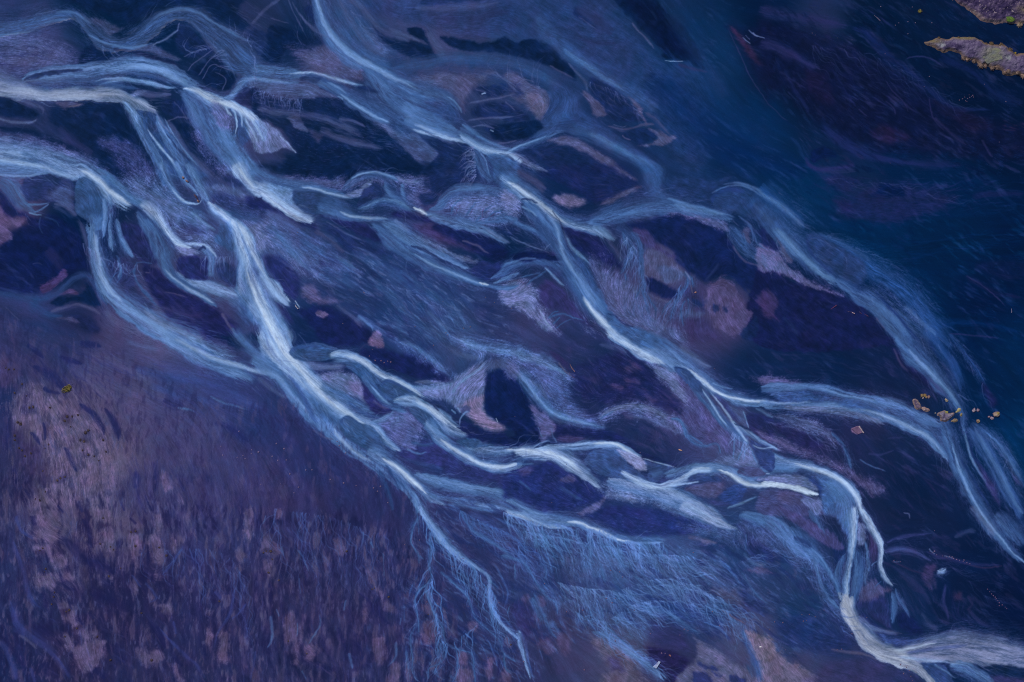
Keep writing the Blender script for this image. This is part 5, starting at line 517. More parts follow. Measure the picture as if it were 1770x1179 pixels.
P((100, 88, 122), 'd3 555,870 700,922 850,1032 920,1210 620,1210 680,1102 600,962', soft=9, op=.75, L=8, rag=8); P((56, 52, 104), 'd3 660,1010 740,1010 790,1100 700,1110', soft=10, op=.7, L=9, rag=6); P((38, 32, 84), 'd3 935,940 1010,945 1080,962 1225,1022 1200,1082 1150,1132 1120,1210 1030,1160 960,1062', soft=5, op=.95, L=10, id='bar_47'); ch('w', 'd3 972,1085,7 1000,1062,12 1026,1038,9', L=12, sl=.4, sr=.4, op=.85, water=None, hair=0)
P((96, 90, 132), 'd3 1225,830 1300,900 1430,962 1500,1022 1600,1082 1700,1142 1760,1210 1110,1210 1160,1102 1250,1052 1280,962', soft=7, op=.8, L=9, rag=5)
for q in ('1280,1040 1400,1072 1392,1112 1310,1082', '1385,1110 1445,1130 1440,1155 1405,1145', '1240,1100 1350,1122 1390,1210 1270,1210', '1500,1130 1600,1160 1590,1210 1500,1190'): P((38, 48, 108), 'd3 ' + q, soft=4, op=.85, L=10, rag=5)
P((112, 98, 128), 'd3 1590,812 1790,902 1790,1050 1660,1022 1620,932', soft=6, op=.85, L=9, rag=6); H((84, 72, 112), 'd3 1600,830 1768,910 1768,1030 1650,1000', 30, 12, .8, .4, 84); wa((64, 88, 158), 'd3 1580,790,20 1620,930,30 1680,1060,34 1720,1200,34', L=10, op=.8, hair=.5); H('b', 'd3 1580,900 1700,1060 1740,1179 1600,1100', 50, 24, .6, .5, 85); wa((74,72,126),'d3 1400,900,30 1480,980,40 1560,1040,40',L=9,op=.6)
P((96, 78, 112), 'd3 1360,560 1480,540 1560,600 1540,660 1430,640', soft=12, op=.45, L=8, rag=8); P((28, 42, 104), 'd3 1560,560 1700,600 1768,720 1640,700', soft=10, op=.5, L=8); li((110,86,118),'d3 1430,680,6 1530,740,8 1610,785,7',L=10,op=.7); P((34, 46, 108),'d3 1600,180 1700,220 1790,300 1790,370 1650,340',soft=6,op=.7,L=9); wa('M','d3 1600,320,10 1680,380,14 1760,385,10',L=10,op=.7); P((100,84,138),'d3 1590,420 1700,400 1790,420 1790,450 1680,440',soft=5,op=.6,L=9,rag=5)
for q in ('180,600 230,580 250,660 210,650', '200,900 270,870 290,960 240,985 205,950', '330,840 400,870 420,960 360,980', '90,620 130,610 130,660', '160,720 200,740 210,780'): P((88, 70, 116), 'd3 ' + q, soft=7, op=.6, L=8, rag=8)
P((46,42,100),'d3 0,640 150,680 170,860 60,850',soft=12,op=.5,L=8)
# d2
ch('l', 'd2 1110,-40,30 1180,75,30 1240,160,30 1310,245,36 1400,325,28 1480,382,20 1550,422,13 1598,482,13 1590,560,12 1612,662,12 1662,755,12 1722,825,10 1790,880,10 d3 60,850,16 90,950,14 120,1080,12 160,1179,16', L=13, core=(128, 164, 222), sl=.7, sr=.7, op=.9, id='channel_81'); H('c', 'd2 1180,80 1330,200 1480,380 1380,360 1260,260', 21, 16, .5, .5, 86, L=14); dk('B','d2 1290,200,6 1340,260,7 1390,300,5',L=14,op=.5)
for q in ('1188,150,8 1200,280,11 1190,380,10 1196,470,11 1168,545,9 1192,635,9 1232,735,9 1282,805,9 1300,910,8 1380,952,9 1480,985,7 1492,1085,7 1505,1190,7', '1172,515,9 1110,572,8 1094,652,8 1112,752,8 1116,855,6', '1108,775,6 1066,880,8 1072,1000,9 1072,1100,8 1115,1190,7', '1112,55,9 1072,130,9 1058,230,8 1112,312,8 1118,392,4', '1110,310,6 1160,350,5', '1300,920,8 1282,1020,8 1240,1062,6 1185,1082,5 1182,1165,6', '1258,430,7 1350,500,8 1432,582,9 1470,662,9 1512,762,9 1600,832,9 1672,905,9 1692,985,8 1790,1045,9', '1482,395,8 1500,475,7 1480,525,6 1512,585,4', '1400,10,10 1470,140,12 1600,222,13 1700,285,13 1790,365,12', '1692,980,7 1702,1080,6 1745,1130,5', '1090,-10,8 1108,80,7 1116,190,5', '1240,735,6 1248,850,5', '1030,960,6 1040,1060,7 1060,1179,6', '1580,480,8 1640,520,6 1670,560,5', '1720,870,7 1740,930,6', '1360,930,6 1380,1010,7 1370,1120,6 1340,1190,6', '1240,1050,5 1220,1130,6', '1240,10,5 1235,60,5', '1740,660,5 1720,720,5', '1630,580,5 1640,660,4'): ch('b', 'd2 ' + q, L=12, core='c', sl=.8, sr=.8, op=.85)
H('B', 'd2 1040,40 1500,440 1700,800 1768,1179 1200,1179 1100,700', 77, 20, .6, .4, 87); H('b', 'd2 1450,60 1768,200 1768,420 1600,300', 24, 22, .6, .45, 88); H('b', 'd2 1500,420 1768,560 1768,800 1620,700', 17, 20, .6, .4, 89); wa((60,78,148),'d2 1440,20,40 1600,100,50 1790,220,60',L=8,op=.6,hair=.9)
for q in ('50,180 130,230 185,310 50,300', '40,350 110,360 130,430 70,430', '540,210 590,220 630,300 560,320', '745,380 790,400 830,540 780,520', '820,540 880,560 870,610 830,590', '870,630 940,640 950,720 890,700', '730,700 760,680 750,800 730,790', '200,740 260,700 280,880 210,900', '300,780 340,720 330,900 300,880', '350,940 400,930 400,1030 350,1020', '270,920 300,910 300,1060 265,1060', '800,900 880,880 880,1060 820,1040', '920,1080 980,1060 980,1190 900,1190', '1150,780 1220,760 1240,860 1150,930', '1140,640 1190,650 1200,720 1150,720', '1390,980 1450,990 1450,1050 1390,1060', '1380,1080 1480,1080 1470,1190 1380,1190', '1450,770 1510,770 1500,830 1450,830', '1590,1030 1620,1030 1610,1150 1580,1140', '1690,1080 1740,1120 1740,1190 1660,1179', '1700,870 1740,880 1740,950 1700,940', '130,0 185,0 180,50 150,50'): P((98, 78, 122), 'd2 ' + q, soft=5, op=.72, L=9, rag=5, hair=.3)
for q in ('110,100,24 120,180,26', '130,250,14 180,280,14', '250,230,10 330,330,16 340,450,14 345,560,10', '100,500,20 120,640,24', '820,640,20 880,760,24 940,800,16', '700,560,12 780,640,14 820,720,14', '560,800,24 640,1000,26', '1440,860,18 1500,930,18', '1660,1020,12 1660,1150,12', '700,900,20 760,1100,26', '400,1050,26 560,1100,30', '1180,950,20 1240,930,18'): wa((36, 34, 90), 'd2 ' + q, L=8, op=.7, hair=.4)
for q in ('60,110,5 80,40,4', '180,250,10 205,330,10', '290,280,10 340,340,8 370,440,6', '300,470,8 310,590,5', '150,680,7 170,740,7', '290,770,5 285,880,6', '440,700,8 440,800,8 350,940,6', '110,720,14 120,860,12 80,960,10', '740,150,6 735,250,5', '870,300,6 880,470,5', '790,230,9 810,280,8', '960,900,16 960,1000,12 900,1090,8', '640,980,14 670,1100,12', '990,740,6 985,800,7', '620,620,10 600,700,10', '320,1100,8 360,1179,7'): li('c', 'd2 ' + q, L=10, op=.5, hair=.5)
H((96, 78, 126), 'd2 0,0 900,0 1050,600 1000,1179 0,1179', 91, 24, .9, .35, 90, L=10); H((58, 70, 142), 'd2 0,0 1000,100 1050,1179 0,1179', 115, 26, .7, .35, 91); H((34, 33, 88), 'd2 0,200 1000,300 1050,1179 0,1179', 77, 24, 1.2, .4, 92); H((36,34,90),'d2 1050,400 1768,900 1768,1179 1100,1179',120,20,1.1,.4,192)
# d1
for q in ('250,20 380,10 400,120 380,220 240,210', '230,240 330,240 360,300 440,330 460,380 400,420 340,380 300,300 240,330', '240,450 340,450 400,430 520,440 520,490 380,500 380,540 250,550', '690,130 760,140 790,230 740,330 700,240', '870,180 970,200 960,300 920,400 880,300', '1010,170 1090,200 1090,370 1060,360 1010,240', '1160,170 1200,230 1190,300 1165,280', '1050,30 1090,80 1080,160 1050,130', '1080,640 1170,650 1180,720 1110,700', '420,620 500,660 520,740 560,820 610,880 560,890 480,800 400,680', '500,960 690,890 700,1000 640,1100 540,1100', '640,800 690,860 680,920 630,880', '930,940 1000,970 1070,950 1110,1030 1020,1080 950,1040', '1480,850 1540,840 1550,1030 1470,1030', '1400,820 1430,850 1420,930 1395,900', '1610,260 1650,280 1640,430 1610,400', '1680,0 1720,0 1720,180 1660,180', '420,840 490,870 490,960 440,930', '1140,1050 1200,1060 1250,1179 1190,1150', '640,0 740,0 740,100 680,90', '1420,680 1450,690 1440,730 1415,730', '1010,600 1060,600 1060,680', '800,330 820,400 800,420', '900,480 930,560 910,600', '720,420 770,470 740,480'): P((104, 84, 126), 'd1 ' + q, soft=6, op=.75, L=9, rag=7, hair=.25)
for q in ('380,200,40 470,230,60 560,330,60 680,380,60 800,460,60', '560,60,20 600,160,30 620,280,26', '400,420,14 440,520,24 540,560,20', '600,560,60 760,620,70 900,700,70', '600,700,40 640,760,40', '960,440,60 1060,500,50', '280,560,30 320,680,26', '540,300,26 640,400,20', '1000,760,30 1080,880,30 1130,960,20', '780,900,50 840,1060,50', '640,1080,40 720,1160,40', '460,600,14 490,700,14', '880,60,14 930,110,14', '250,800,40 350,860,40', '0,840,24 100,980,24 180,1120,24', '1000,280,14 1000,400,14', '1300,300,40 1350,400,40', '220,40,24 240,120,26', '310,300,10 330,370,10', '1060,800,20 1120,900,16', '1380,920,20 1400,1040,30', '1180,1000,24 1240,1080,20', '540,740,12 560,800,10', '300,1040,60 330,1150,60'): wa((33, 33, 86), 'd1 ' + q, L=10, op=.75, hair=.4)
for q in ('60,600,40 120,780,46 230,880,40 360,990,34 450,1100,30 500,1190,26', '100,40,16 150,150,16 240,210,14', '80,200,20 150,400,24 200,600,26 300,700,20', '-20,880,24 60,1000,30 110,1179,30', '200,1080,20 240,1190,24', '980,500,14 1060,600,14 1010,640,14', '1070,800,12 1160,900,12 1240,980,16 1340,1070,18 1400,1179,18', '1600,520,12 1560,700,14 1480,840,12 1440,980,10', '1680,640,12 1560,760,10', '1450,560,20 1500,620,16', '1740,960,18 1700,1179,14', '1100,460,10 1180,360,16 1250,240,16', '890,450,10 960,540,10', '1620,420,8 1640,560,8', '1180,760,10 1200,860,10'): wa((58, 68, 138), 'd1 ' + q, L=11, op=.6, hair=.6)
li('r', 'd1 130,850,9 200,900,12 260,960,8', L=12, op=.7); li('o', 'd1 250,470,5 300,462,6 380,475,5', L=12, op=.6); li('o','d1 250,510,4 330,505,4',L=12,op=.4)
H((96, 80, 126), 'd1 300,0 1300,0 1768,200 1768,1179 400,1179 400,500', 112, 22, .9, .38, 93, L=10); H((34, 35, 92), 'd1 200,0 1300,0 1768,300 1768,1179 200,1179', 115, 24, 1.2, .4, 94); H((56, 66, 136), 'd1 0,0 1768,0 1768,1179 0,1179', 115, 28, .8, .32, 95)
for q in ('860,150 920,140 940,175 870,180', '700,110 750,105 750,120 705,122', '420,690 470,680 490,720 430,725', '500,810 540,800 555,830 510,835', '640,860 680,855 670,890 640,890', '250,290 300,270 310,300 260,310'): P((50, 40, 80), 'd1 ' + q, soft=4, op=.8, L=12, rag=6)
for q in ('50,270 120,265 170,310 60,305', '70,430 110,425 110,440 75,440'): P((54, 48, 86), 'd2 ' + q, soft=4, op=.75, L=12, rag=5)

# streaked ground
ll = 'c1 -330,-100 300,-60 900,120 1500,420 c2 300,420 800,760 950,1000 d2 1150,100 1180,1250 d1 -330,1400'
T(ll, 14, [((86, 74, 120), 10, .4, 1.6, .5), ((38, 38, 88), 11, -.5, -1.6, .5), ((34, 34, 82), 10, -.6, -1.6, .5), ((60, 70, 132), 11, .8, 1.8, .35)], L=7)
T('d1 -330,-200 700,-100 1768,0 d2 1000,200 1200,1250 d1 -330,1400', 14, [((31, 30, 78), 10, -.1, -1.2, .75), ((96, 80, 120), 10, .5, 1.5, .6), ((33, 32, 80), 11, -.4, -1.4, .6), ((104, 86, 122), 11, .8, 1.9, .45), ((62, 72, 136), 11, 1.0, 2., .35)], L=8)
T('d2 1150,0 1768,-20 d3 500,150 1100,240 1500,330 1700,700 1500,900 900,800 400,900 d2 1768,1250 1050,1250', 12, [((76, 102, 164), 13, .3, 1.6, .6), ((90, 102, 160), 12, .6, 1.6, .4), ((34, 48, 108), 12, -.3, -1.4, .7), ((30, 42, 100), 13, -.6, -1.6, .6), ((86, 66, 110), 7, .7, 1.2, .3), ((70, 110, 184), 1, .9, 2., .5)], L=7)
T('d3 1300,150 1768,100 d4 400,500 640,900 300,1000 d3 1500,900 1300,600', 12, [((74, 98, 164), 13, .3, 1.6, .6), ((30, 42, 98), 12, -.3, -1.4, .7), ((86, 96, 158), 3, .6, 1.6, .4), ((96, 78, 116), 7, .7, 1.2, .35)], L=7)
T('b2 0,350 500,420 900,560 1500,830 c3 60,20 c2 1400,60 900,0 b2 500,900 200,700', 12, [((68, 86, 146), 12, .3, 1.6, .5), ((84, 92, 150), 13, .6, 1.7, .5), ((34, 46, 102), 12, -.4, -1.5, .55), ((84, 108, 174), 1, .9, 2., .4)], L=4)
T('b2 700,620 1500,850 c3 0,40 c2 1500,60 1000,60 b2 850,1000', 12, [((92, 112, 172), 13, .5, 1.7, .6), ((32, 44, 100), 12, -.4, -1.4, .5)], L=4)
T('a1 -330,200 500,280 560,470 -330,560', 10, [((90, 92, 150), 8, .3, 1.6, .55), ((38, 46, 104), 3, -.3, -1.4, .65), ((68, 90, 152), 9, .6, 1.6, .4)], L=1.5)
T('a2 900,0 1768,-30 a3 700,60 1000,500 500,500 0,250 a2 1200,260', 12, [((78, 80, 140), 3, .6, 1.8, .35), ((34, 54, 120), 8, -.5, -1.7, .35), ((58, 84, 152), 7, .6, 1.2, .35)], L=-.5)
T('a3 1000,0 1500,0 a4 300,400 700,900 b4 0,400 b3 1300,0 a3 900,500', 14, [((44, 72, 140), 4, .6, 1.9, .3), ((16, 36, 96), 3, -.5, -1.7, .3)], L=.5)
T('a4 0,100 600,0 1900,0 1900,1150 500,1150 200,800', 14, [((40, 34, 78), 12, .5, 1.9, .4), ((24, 38, 96), 7, .5, 1.2, .5), ((10, 16, 56), 13, -.5, -1.7, .45), ((50, 46, 96), 9, 1.2, 2.4, .4)], L=2.5)
T('b4 200,-40 1900,-40 1900,1179 c4 1790,700 1400,300 b4 1200,1000 900,600 400,330', 14, [((34, 38, 96), 12, .5, 1.9, .4), ((8, 44, 108), 7, .5, 1.2, .35), ((4, 20, 70), 13, -.5, -1.7, .35)], L=1)
T('c3 200,100 1000,60 1200,480 1000,800 400,680 100,500', 12, [((68, 62, 118), 12, .6, 1.7, .45), ((24, 32, 86), 13, -.5, -1.7, .45), ((76, 86, 148), 9, .8, 1.8, .35)], L=4)
T('b1 960,640 1700,1179 700,1100 600,500', 10, [((56, 54, 108), 12, .6, 1.7, .4), ((22, 28, 84), 8, -.5, -1.7, .4)], L=2)
T('b3 500,600 800,650 1220,1179 c3 1000,0 b3 500,1100', 10, [((110, 112, 168), 8, .4, 1.7, .5), ((52, 58, 122), 9, -.3, -1.6, .5)], L=4)
T('c4 0,0 900,60 1200,400 1300,1179 600,1179 500,700 0,300', 12, [((48, 44, 96), 12, .6, 1.9, .4), ((20, 32, 82), 13, -.5, -1.7, .4), ((62, 58, 112), 7, .8, 1.3, .3)], L=5)
T('d4 820,100 1500,200 1768,500 1768,800 1100,800 850,500', 12, [((56, 46, 96), 12, .6, 1.8, .4), ((18, 24, 76), 8, -.5, -1.7, .4), ((56, 64, 124), 7, .8, 1.3, .35)], L=9)
T('a2 -20,620 600,680 1120,1130 300,1179 200,900', 10, [((60, 68, 130), 8, .9, 2.1, .4), ((16, 28, 78), 3, -.5, -1.7, .4)], L=2)
T('c2 950,740 1500,860 c3 300,850 640,1050 d3 900,40 1300,150 700,180 d3 -40,-60 c2 1150,900', 10, [((64, 84, 150), 8, .7, 1.9, .4), ((32, 42, 104), 3, -.5, -1.7, .4)], L=11.5)
T('c1 60,300 500,300 760,700 740,1179 d1 500,600 200,560 c1 60,900', 14, [((66, 54, 96), 7, -.2, -.9, .6), ((122, 104, 142), 9, .4, 1.6, .5), ((54, 46, 92), 8, -.8, -1.8, .6), ((112, 96, 122), 3, .8, 1.8, .4)], L=9)
# fans of branching rivulets
RV((92, 132, 200), 'd3 -40,30 150,90 420,130 600,150 800,220 1050,230', 119, 70, 1.1, 0.85, 201, 62, .6)
RV((86, 126, 194), 'd3 100,150 450,220 900,300 1250,330', 119, 90, 1.0, 0.75, 202, 48, .7)
RV((94, 128, 190), 'd3 300,500 700,560 1000,480 1300,520', 102, 80, 1.0, 0.70, 203, 42, .6)
RV((90, 128, 196), 'd3 450,700 650,760 900,640 1200,640 1500,700', 85, 80, 1.1, 0.75, 204, 42, .6)
RV((84, 128, 200), 'd2 1140,60 1240,170 1400,320 1590,520 1640,700', 57, 110, 1.0, 0.85, 205, 84, .8)
RV((80, 124, 196), 'd2 1190,400 1240,740 1300,920 1500,800', 44, 80, 1.0, 0.75, 206, 88, .8)
RV((60, 92, 166), 'd2 1400,20 1600,120 1768,200 d3 60,330', 61, 110, 1.0, 0.75, 207, 55, .7)
RV((70, 96, 166), 'd4 -200,380 100,300 400,600 560,860', 68, 60, 1.0, 0.65, 208, 20, .5)
RV((74, 98, 164), 'b3 760,480 880,640 920,820', 40, 44, 0.9, 0.75, 209, 95, .8); RV((74, 98, 164), 'b3 1170,790 1110,930', 17, 40, 0.9, 0.75, 210, 100, .8)
RV((110, 138, 200), 'c3 1520,640 1640,740', 27, 36, 0.9, 0.85, 211, 95, .6); RV((62, 76, 144), 'd2 100,0 500,60 900,200', 44, 150, 1.0, 0.60, 212, 85, .8); RV((62, 76, 144), 'd1 900,300 1500,300 1700,600', 44, 130, 1.0, 0.55, 213, 85, .8)
RV((100, 112, 172), 'a1 1560,200 1700,300 1740,560 1640,600', 27, 26, 0.8, 0.75, 214, 215, .5); RV((92, 104, 168), 'a2 0,600 200,660 330,680', 51, 30, 0.8, 0.75, 215, 110, .5)
RV((110, 116, 170), 'a2 1490,1000 1500,1140 b2 1500,60', 68, 34, 0.8, 0.75, 216, 170, .7); RV((100, 112, 172), 'b1 560,520 760,640 930,660', 27, 40, 0.9, 0.75, 217, 75, .7); RV((100, 112, 172), 'b1 1360,600 1560,600', 30, 34, 0.8, 0.75, 218, 88, .6)
RV((100, 116, 178), 'c2 900,540 1060,520', 44, 34, 0.8, 0.80, 219, 62, .6); RV((100, 110, 172), 'a1 1280,360 1500,330 1560,460', 23, 36, 0.8, 0.75, 220, 200, .6)

# thin grainy silt over the sand
G((92, 110, 172), 'b1 820,70 1050,40 1280,260 1420,420 1490,560 1320,530 1100,380 900,200', op=.9); G((70, 84, 148), 'b1 1390,120 1790,210 1790,420 1600,420 1450,280', op=.7)
G((104, 114, 178), 'b1 1640,370 1768,360 b2 80,340 240,470 380,640 420,740 300,700 120,560 0,560', op=.9); G((80, 94, 158), 'b2 100,330 400,450 700,680 640,720 420,740 200,540', op=.7)
G((86, 92, 154), 'a1 1290,680 1390,850 1560,1060 1680,1230 1520,1230 1380,1060 1300,880', op=.9); G((70, 78, 140), 'a1 680,940 900,980 1050,1179 b1 1000,60 860,90 a1 800,1120', op=.8); G((92, 96, 156), 'a1 -60,930 200,930 450,1010 720,1150 660,1160 400,1050 100,990', op=.7, soft=9)
G((92, 98, 160), 'b2 160,70 500,60 800,70 1150,60 1160,130 900,110 560,150 300,110', op=.85, soft=8); G((92, 94, 154), 'b2 960,70 1160,60 1200,240 1080,260 1010,180', op=.8, soft=8)
G((100, 116, 180), 'b2 1310,230 1500,170 1768,210 b3 60,330 b2 1700,420 1420,350', op=.85, soft=9, L=4.5); G((108, 120, 182), 'b3 -40,150 60,200 80,310 0,330', op=.9, L=6.5, soft=7)
G((92, 96, 156), 'b3 540,620 760,740 900,900 1180,1179 1000,1120 760,1050 680,960 610,800', op=.8, L=4); G((108, 114, 172), 'b3 -60,780 120,770 200,870 330,1120 220,1080 100,990 -60,930', op=.85, L=4.5, soft=8)
G((96, 116, 182), 'c2 1350,0 1600,30 1790,70 c3 240,130 420,250 380,290 200,180 c2 1700,130 1500,110', op=.85, L=5.8); G((86, 108, 176), 'c2 960,0 1120,60 1360,250 1280,250 1100,130', op=.8, L=5.2, soft=8)
G((84, 100, 166), 'c3 -20,170 120,130 350,240 450,450 640,600 420,590 260,480 100,330', op=.85, L=5.6); G((98, 106, 168), 'c3 600,560 720,450 950,450 1160,560 1160,640 950,560 780,520 660,590', op=.85, L=5.6, soft=7)
G((106, 110, 172), 'c3 930,130 1040,170 1140,210 1220,430 1180,440 1060,300', op=.9, L=5.6, soft=7); G((84, 82, 142), 'c3 1160,280 1330,420 1530,640 1520,770 1420,740 1250,640 1180,500', op=.8, L=5.6)
G((94, 92, 152), 'c4 -60,250 160,270 280,330 0,320', op=.85, L=6.6, soft=8); G((92, 86, 140), 'c4 -40,640 200,720 500,850 700,950 820,1010 740,1070 560,920 300,810 0,720', op=.85, L=6.6); G((108, 112, 172), 'c4 60,520 300,560 480,660 500,740 380,650 200,600', op=.85, L=7.6, soft=7)
G((118, 136, 190), 'c3 620,980 860,1010 1100,1050 1300,1120 1400,1200 1200,1190 900,1110 680,1060', op=.8, L=12.6); G((110, 112, 172), 'c2 420,235 600,220 730,290 750,400 600,370 450,300', op=.85, L=7.8, soft=7); G((104, 110, 172), 'c2 840,560 960,490 1080,520 1140,640 1060,740 940,700', op=.7, L=5.8, soft=8)
G((80, 96, 160), 'd3 1150,100 1500,120 1768,60 d4 200,150 420,420 500,600 300,400 0,260 d3 1500,260', op=.7, L=9.6); G((80, 100, 158), 'd3 -40,60 400,140 900,240 1300,260 1600,520 1300,640 900,500 500,480 200,300', op=.5, L=6.6, soft=20); G((78, 102, 160), 'd3 250,560 700,600 1000,760 900,900 600,820 350,720', op=.45, L=6.6, soft=20)
G((90, 92, 152), 'a1 -60,230 400,300 540,420 400,480 -60,470', op=.7, L=1.1); G((84, 88, 148), 'a2 200,310 500,330 740,430 740,550 480,490', op=.6, L=.5); G((88, 92, 152), 'a1 1440,700 1560,740 1580,840 1500,880', op=.8, L=3.1, soft=6)
G((100, 108, 170), 'c2 1100,330 1400,250 1560,150 1560,330 1350,400 1180,400', op=.8, L=6.5, soft=8); G((86, 96, 160), 'c3 -20,140 60,160 60,260 -40,250', op=.8, L=9.5, soft=6)
G((96, 88, 144), 'b4 0,520 200,690 540,870 380,820 150,730 0,690', op=.7, L=6.5, soft=7); G((92, 92, 152), 'b3 1060,300 1300,300 1490,380 1480,430 1300,370', op=.8, L=5.5, soft=7); G((70, 84, 150), 'b1 620,-20 760,40 900,190 860,180 720,80', op=.6)

# second look, upper left
P('l', 'b2 60,110 250,140 262,225 290,270 200,240 100,170', soft=5, op=.7, L=5.5); cr('w', 'b2 -20,70,14 60,140,18 160,215,18 260,290,16 350,335,12', L=6); li('B', 'b2 256,160,5 275,230,5 310,280,4', L=8, op=.7)
for q in ('1560,730,9 1600,790,10 1612,860,8 1590,930,5', '1600,740,8 1640,800,10 1650,880,6', '1660,790,8 1700,860,12 1740,950,10 1750,990,5', '1700,800,8 1750,870,10 1790,960,8', '1520,715,6 1550,770,8 1580,800,4'): cr('w', 'a1 ' + q, L=4, op=.85)
wa('c', 'a1 1480,860,30 1560,960,50 1620,1060,60 1690,1180,70', L=3.5, op=.7, hair=.5, fo=0); G('c', 'a1 1400,760 1540,820 1640,960 1720,1179 1560,1179 1480,980', op=.6, L=2.6, soft=8)
cr('l', 'a1 640,600,8 740,560,14 860,545,16 980,560,16 1100,590,14 1220,600,10', L=3.2, op=.8); cr('l', 'a1 820,470,16 960,450,20 1100,485,22 1230,545,20 1330,620,14', L=3.2, op=.7); dk('b', 'a1 600,560,14 720,575,22 850,590,18 960,600,8', L=3.3, op=.7)
P('n', 'a1 155,548 215,515 330,490 420,478 560,472 420,500 300,520 200,552', soft=3, op=.85, L=3.4)
cr('c', 'a1 860,760,6 930,880,9 1000,1020,10 1060,1150,9', L=3, op=.7); cr('l', 'a1 1110,780,5 1150,860,7 1210,960,7 1290,1060,7 1380,1160,6', L=3, op=.6)
G('m', 'a2 -20,560 300,560 560,650 300,665 60,640', op=.8, L=2.2, soft=6); cr('l', 'a2 -40,520,14 120,545,16 260,560,12', L=3, op=.6)
P('n', 'a2 305,530 360,515 450,530 420,560 370,560', soft=3, op=.6, L=4); cr('l', 'a2 480,545,8 560,590,10 640,650,10', L=4, op=.6)
wa('c', 'a2 1000,700,60 1100,800,60 1250,880,50 1400,940,40', L=3.2, op=.6, hair=.4); cr('w', 'a2 1060,830,10 1180,880,18 1300,930,20 1420,968,16', L=4.2, op=.7)
G('u', 'a2 860,380 1250,380 1500,370 1768,400 a3 200,480 440,640 380,800 200,860 a2 1768,500 1500,460 1200,480 980,520', op=.9, L=.6, soft=10); P((46, 74, 132), 'a3 200,100 420,300 640,480 900,620 1020,740 900,700 640,540 400,380 250,250', op=.8, L=1.1, soft=10)
P((40, 62, 118), 'a3 0,0 700,0 960,330 1060,430 1300,500 1330,1179 1000,1000 940,720 560,480 380,300 0,240', op=.6, L=-.4, soft=30, hair=.1); P((46, 72, 130), 'a3 240,620 460,620 520,760 700,900 1000,1100 b3 1040,60 1040,200 930,200 a3 880,1120 640,960 420,870 200,900', op=.6, L=1.2, soft=9, hair=.1)
P((38, 58, 114), 'a2 700,0 1700,-20 1768,180 1500,270 1150,180 900,120', op=.6, L=.2, soft=14)

ch('l', 'g 400,385,7 414,425,9 428,470,11 446,520,13 468,566,15 494,612,16 524,648,15 558,684,14 590,714,12 622,738,10 660,764,7', L=8.5, sl=.5, sr=.6, core='v', fi=0, op=.9); cr('v', 'g 420,440,4 436,500,6 462,556,8 490,606,9 524,646,7 566,690,5 620,735,3', L=8.6)
wa('l', 'g 440,470,9 470,530,14 500,585,14', L=8.4, op=.7, hair=.5); wa('c', 'g 395,560,14 430,600,16 470,640,16 520,700,14', L=6.5, op=.8, hair=.3); dk('b', 'g 452,610,3 480,640,5 520,690,6 548,726,3', L=8.7, op=.5)

wa('c', 'c3 1600,960,30 1700,930,46 c4 0,900,54 120,880,54 260,890,44', L=12.8, op=.85, hair=.2); wa('b', 'c3 1660,740,30 1740,830,46 c4 40,820,50', L=12.5, op=.8, hair=.2)
wa('c', 'c4 420,960,60 520,1040,76 570,1130,76 d4 570,60,64 590,170,36', op=.85, hair=.1, L=13.2, fo=.3); dk('b', 'c4 330,950,20 420,1040,26 470,1140,24 d4 480,60,30', L=13.4, op=.6)
T('d1 -330,-600 1768,-600 1768,1250 -330,1250', 10, [((92, 74, 116), 7, .5, 1.2, .35), ((36, 34, 82), 7, -.4, -1.2, .4)], L=9.5)

RV((92, 128, 194), 'd3 500,640 800,560 1100,520 1500,620', 70, 100, 1., .7, 231, 38, .7); RV((88, 124, 194), 'd3 560,840 700,860 900,1010', 30, 110, 1., .7, 232, 40, .6)
RV((100, 120, 184), 'b1 860,100 1060,240 1280,380', 40, 60, .8, .5, 233, 50, .6); RV((96, 112, 176), 'b2 120,420 300,560 420,740', 44, 70, .8, .45, 234, 40, .6); RV((100, 118, 182), 'b2 1350,230 1700,240', 40, 40, .8, .6, 235, 115, .6)
RV((92, 108, 174), 'b2 800,760 1100,860 1400,1020', 60, 60, .8, .45, 236, 42, .6); RV((104, 118, 180), 'c3 0,180 200,330 420,520', 50, 60, .8, .5, 237, 48, .5); RV((96, 104, 166), 'c4 0,560 300,640 600,880', 40, 60, .8, .4, 238, 30, .5)
RV((100, 110, 172), 'a2 600,0 760,200 900,330', 26, 60, .8, .4, 239, 45, .4); RV((76, 92, 150), 'a3 520,540 780,650 880,800', 30, 40, .8, .5, 240, 60, .4); RV((92, 96, 150), 'a3 -80,520 180,560 240,700', 40, 50, .8, .5, 241, 200, .4)
RV((56, 60, 116), 'a4 300,300 800,400 1300,700', 40, 90, .8, .4, 242, 40, .6); RV((52, 58, 116), 'b4 400,80 900,120 1300,240', 30, 70, .8, .4, 243, 12, .5); RV((60, 64, 120), 'd4 900,200 1300,420 1500,600', 30, 70, .8, .35, 244, 30, .5)
RV((84, 120, 188), 'd4 60,140 200,250 300,320', 40, 70, .9, .6, 245, 40, .6); RV((110, 140, 200), 'b3 800,470 860,560', 14, 60, .9, .6, 246, 95, .6)
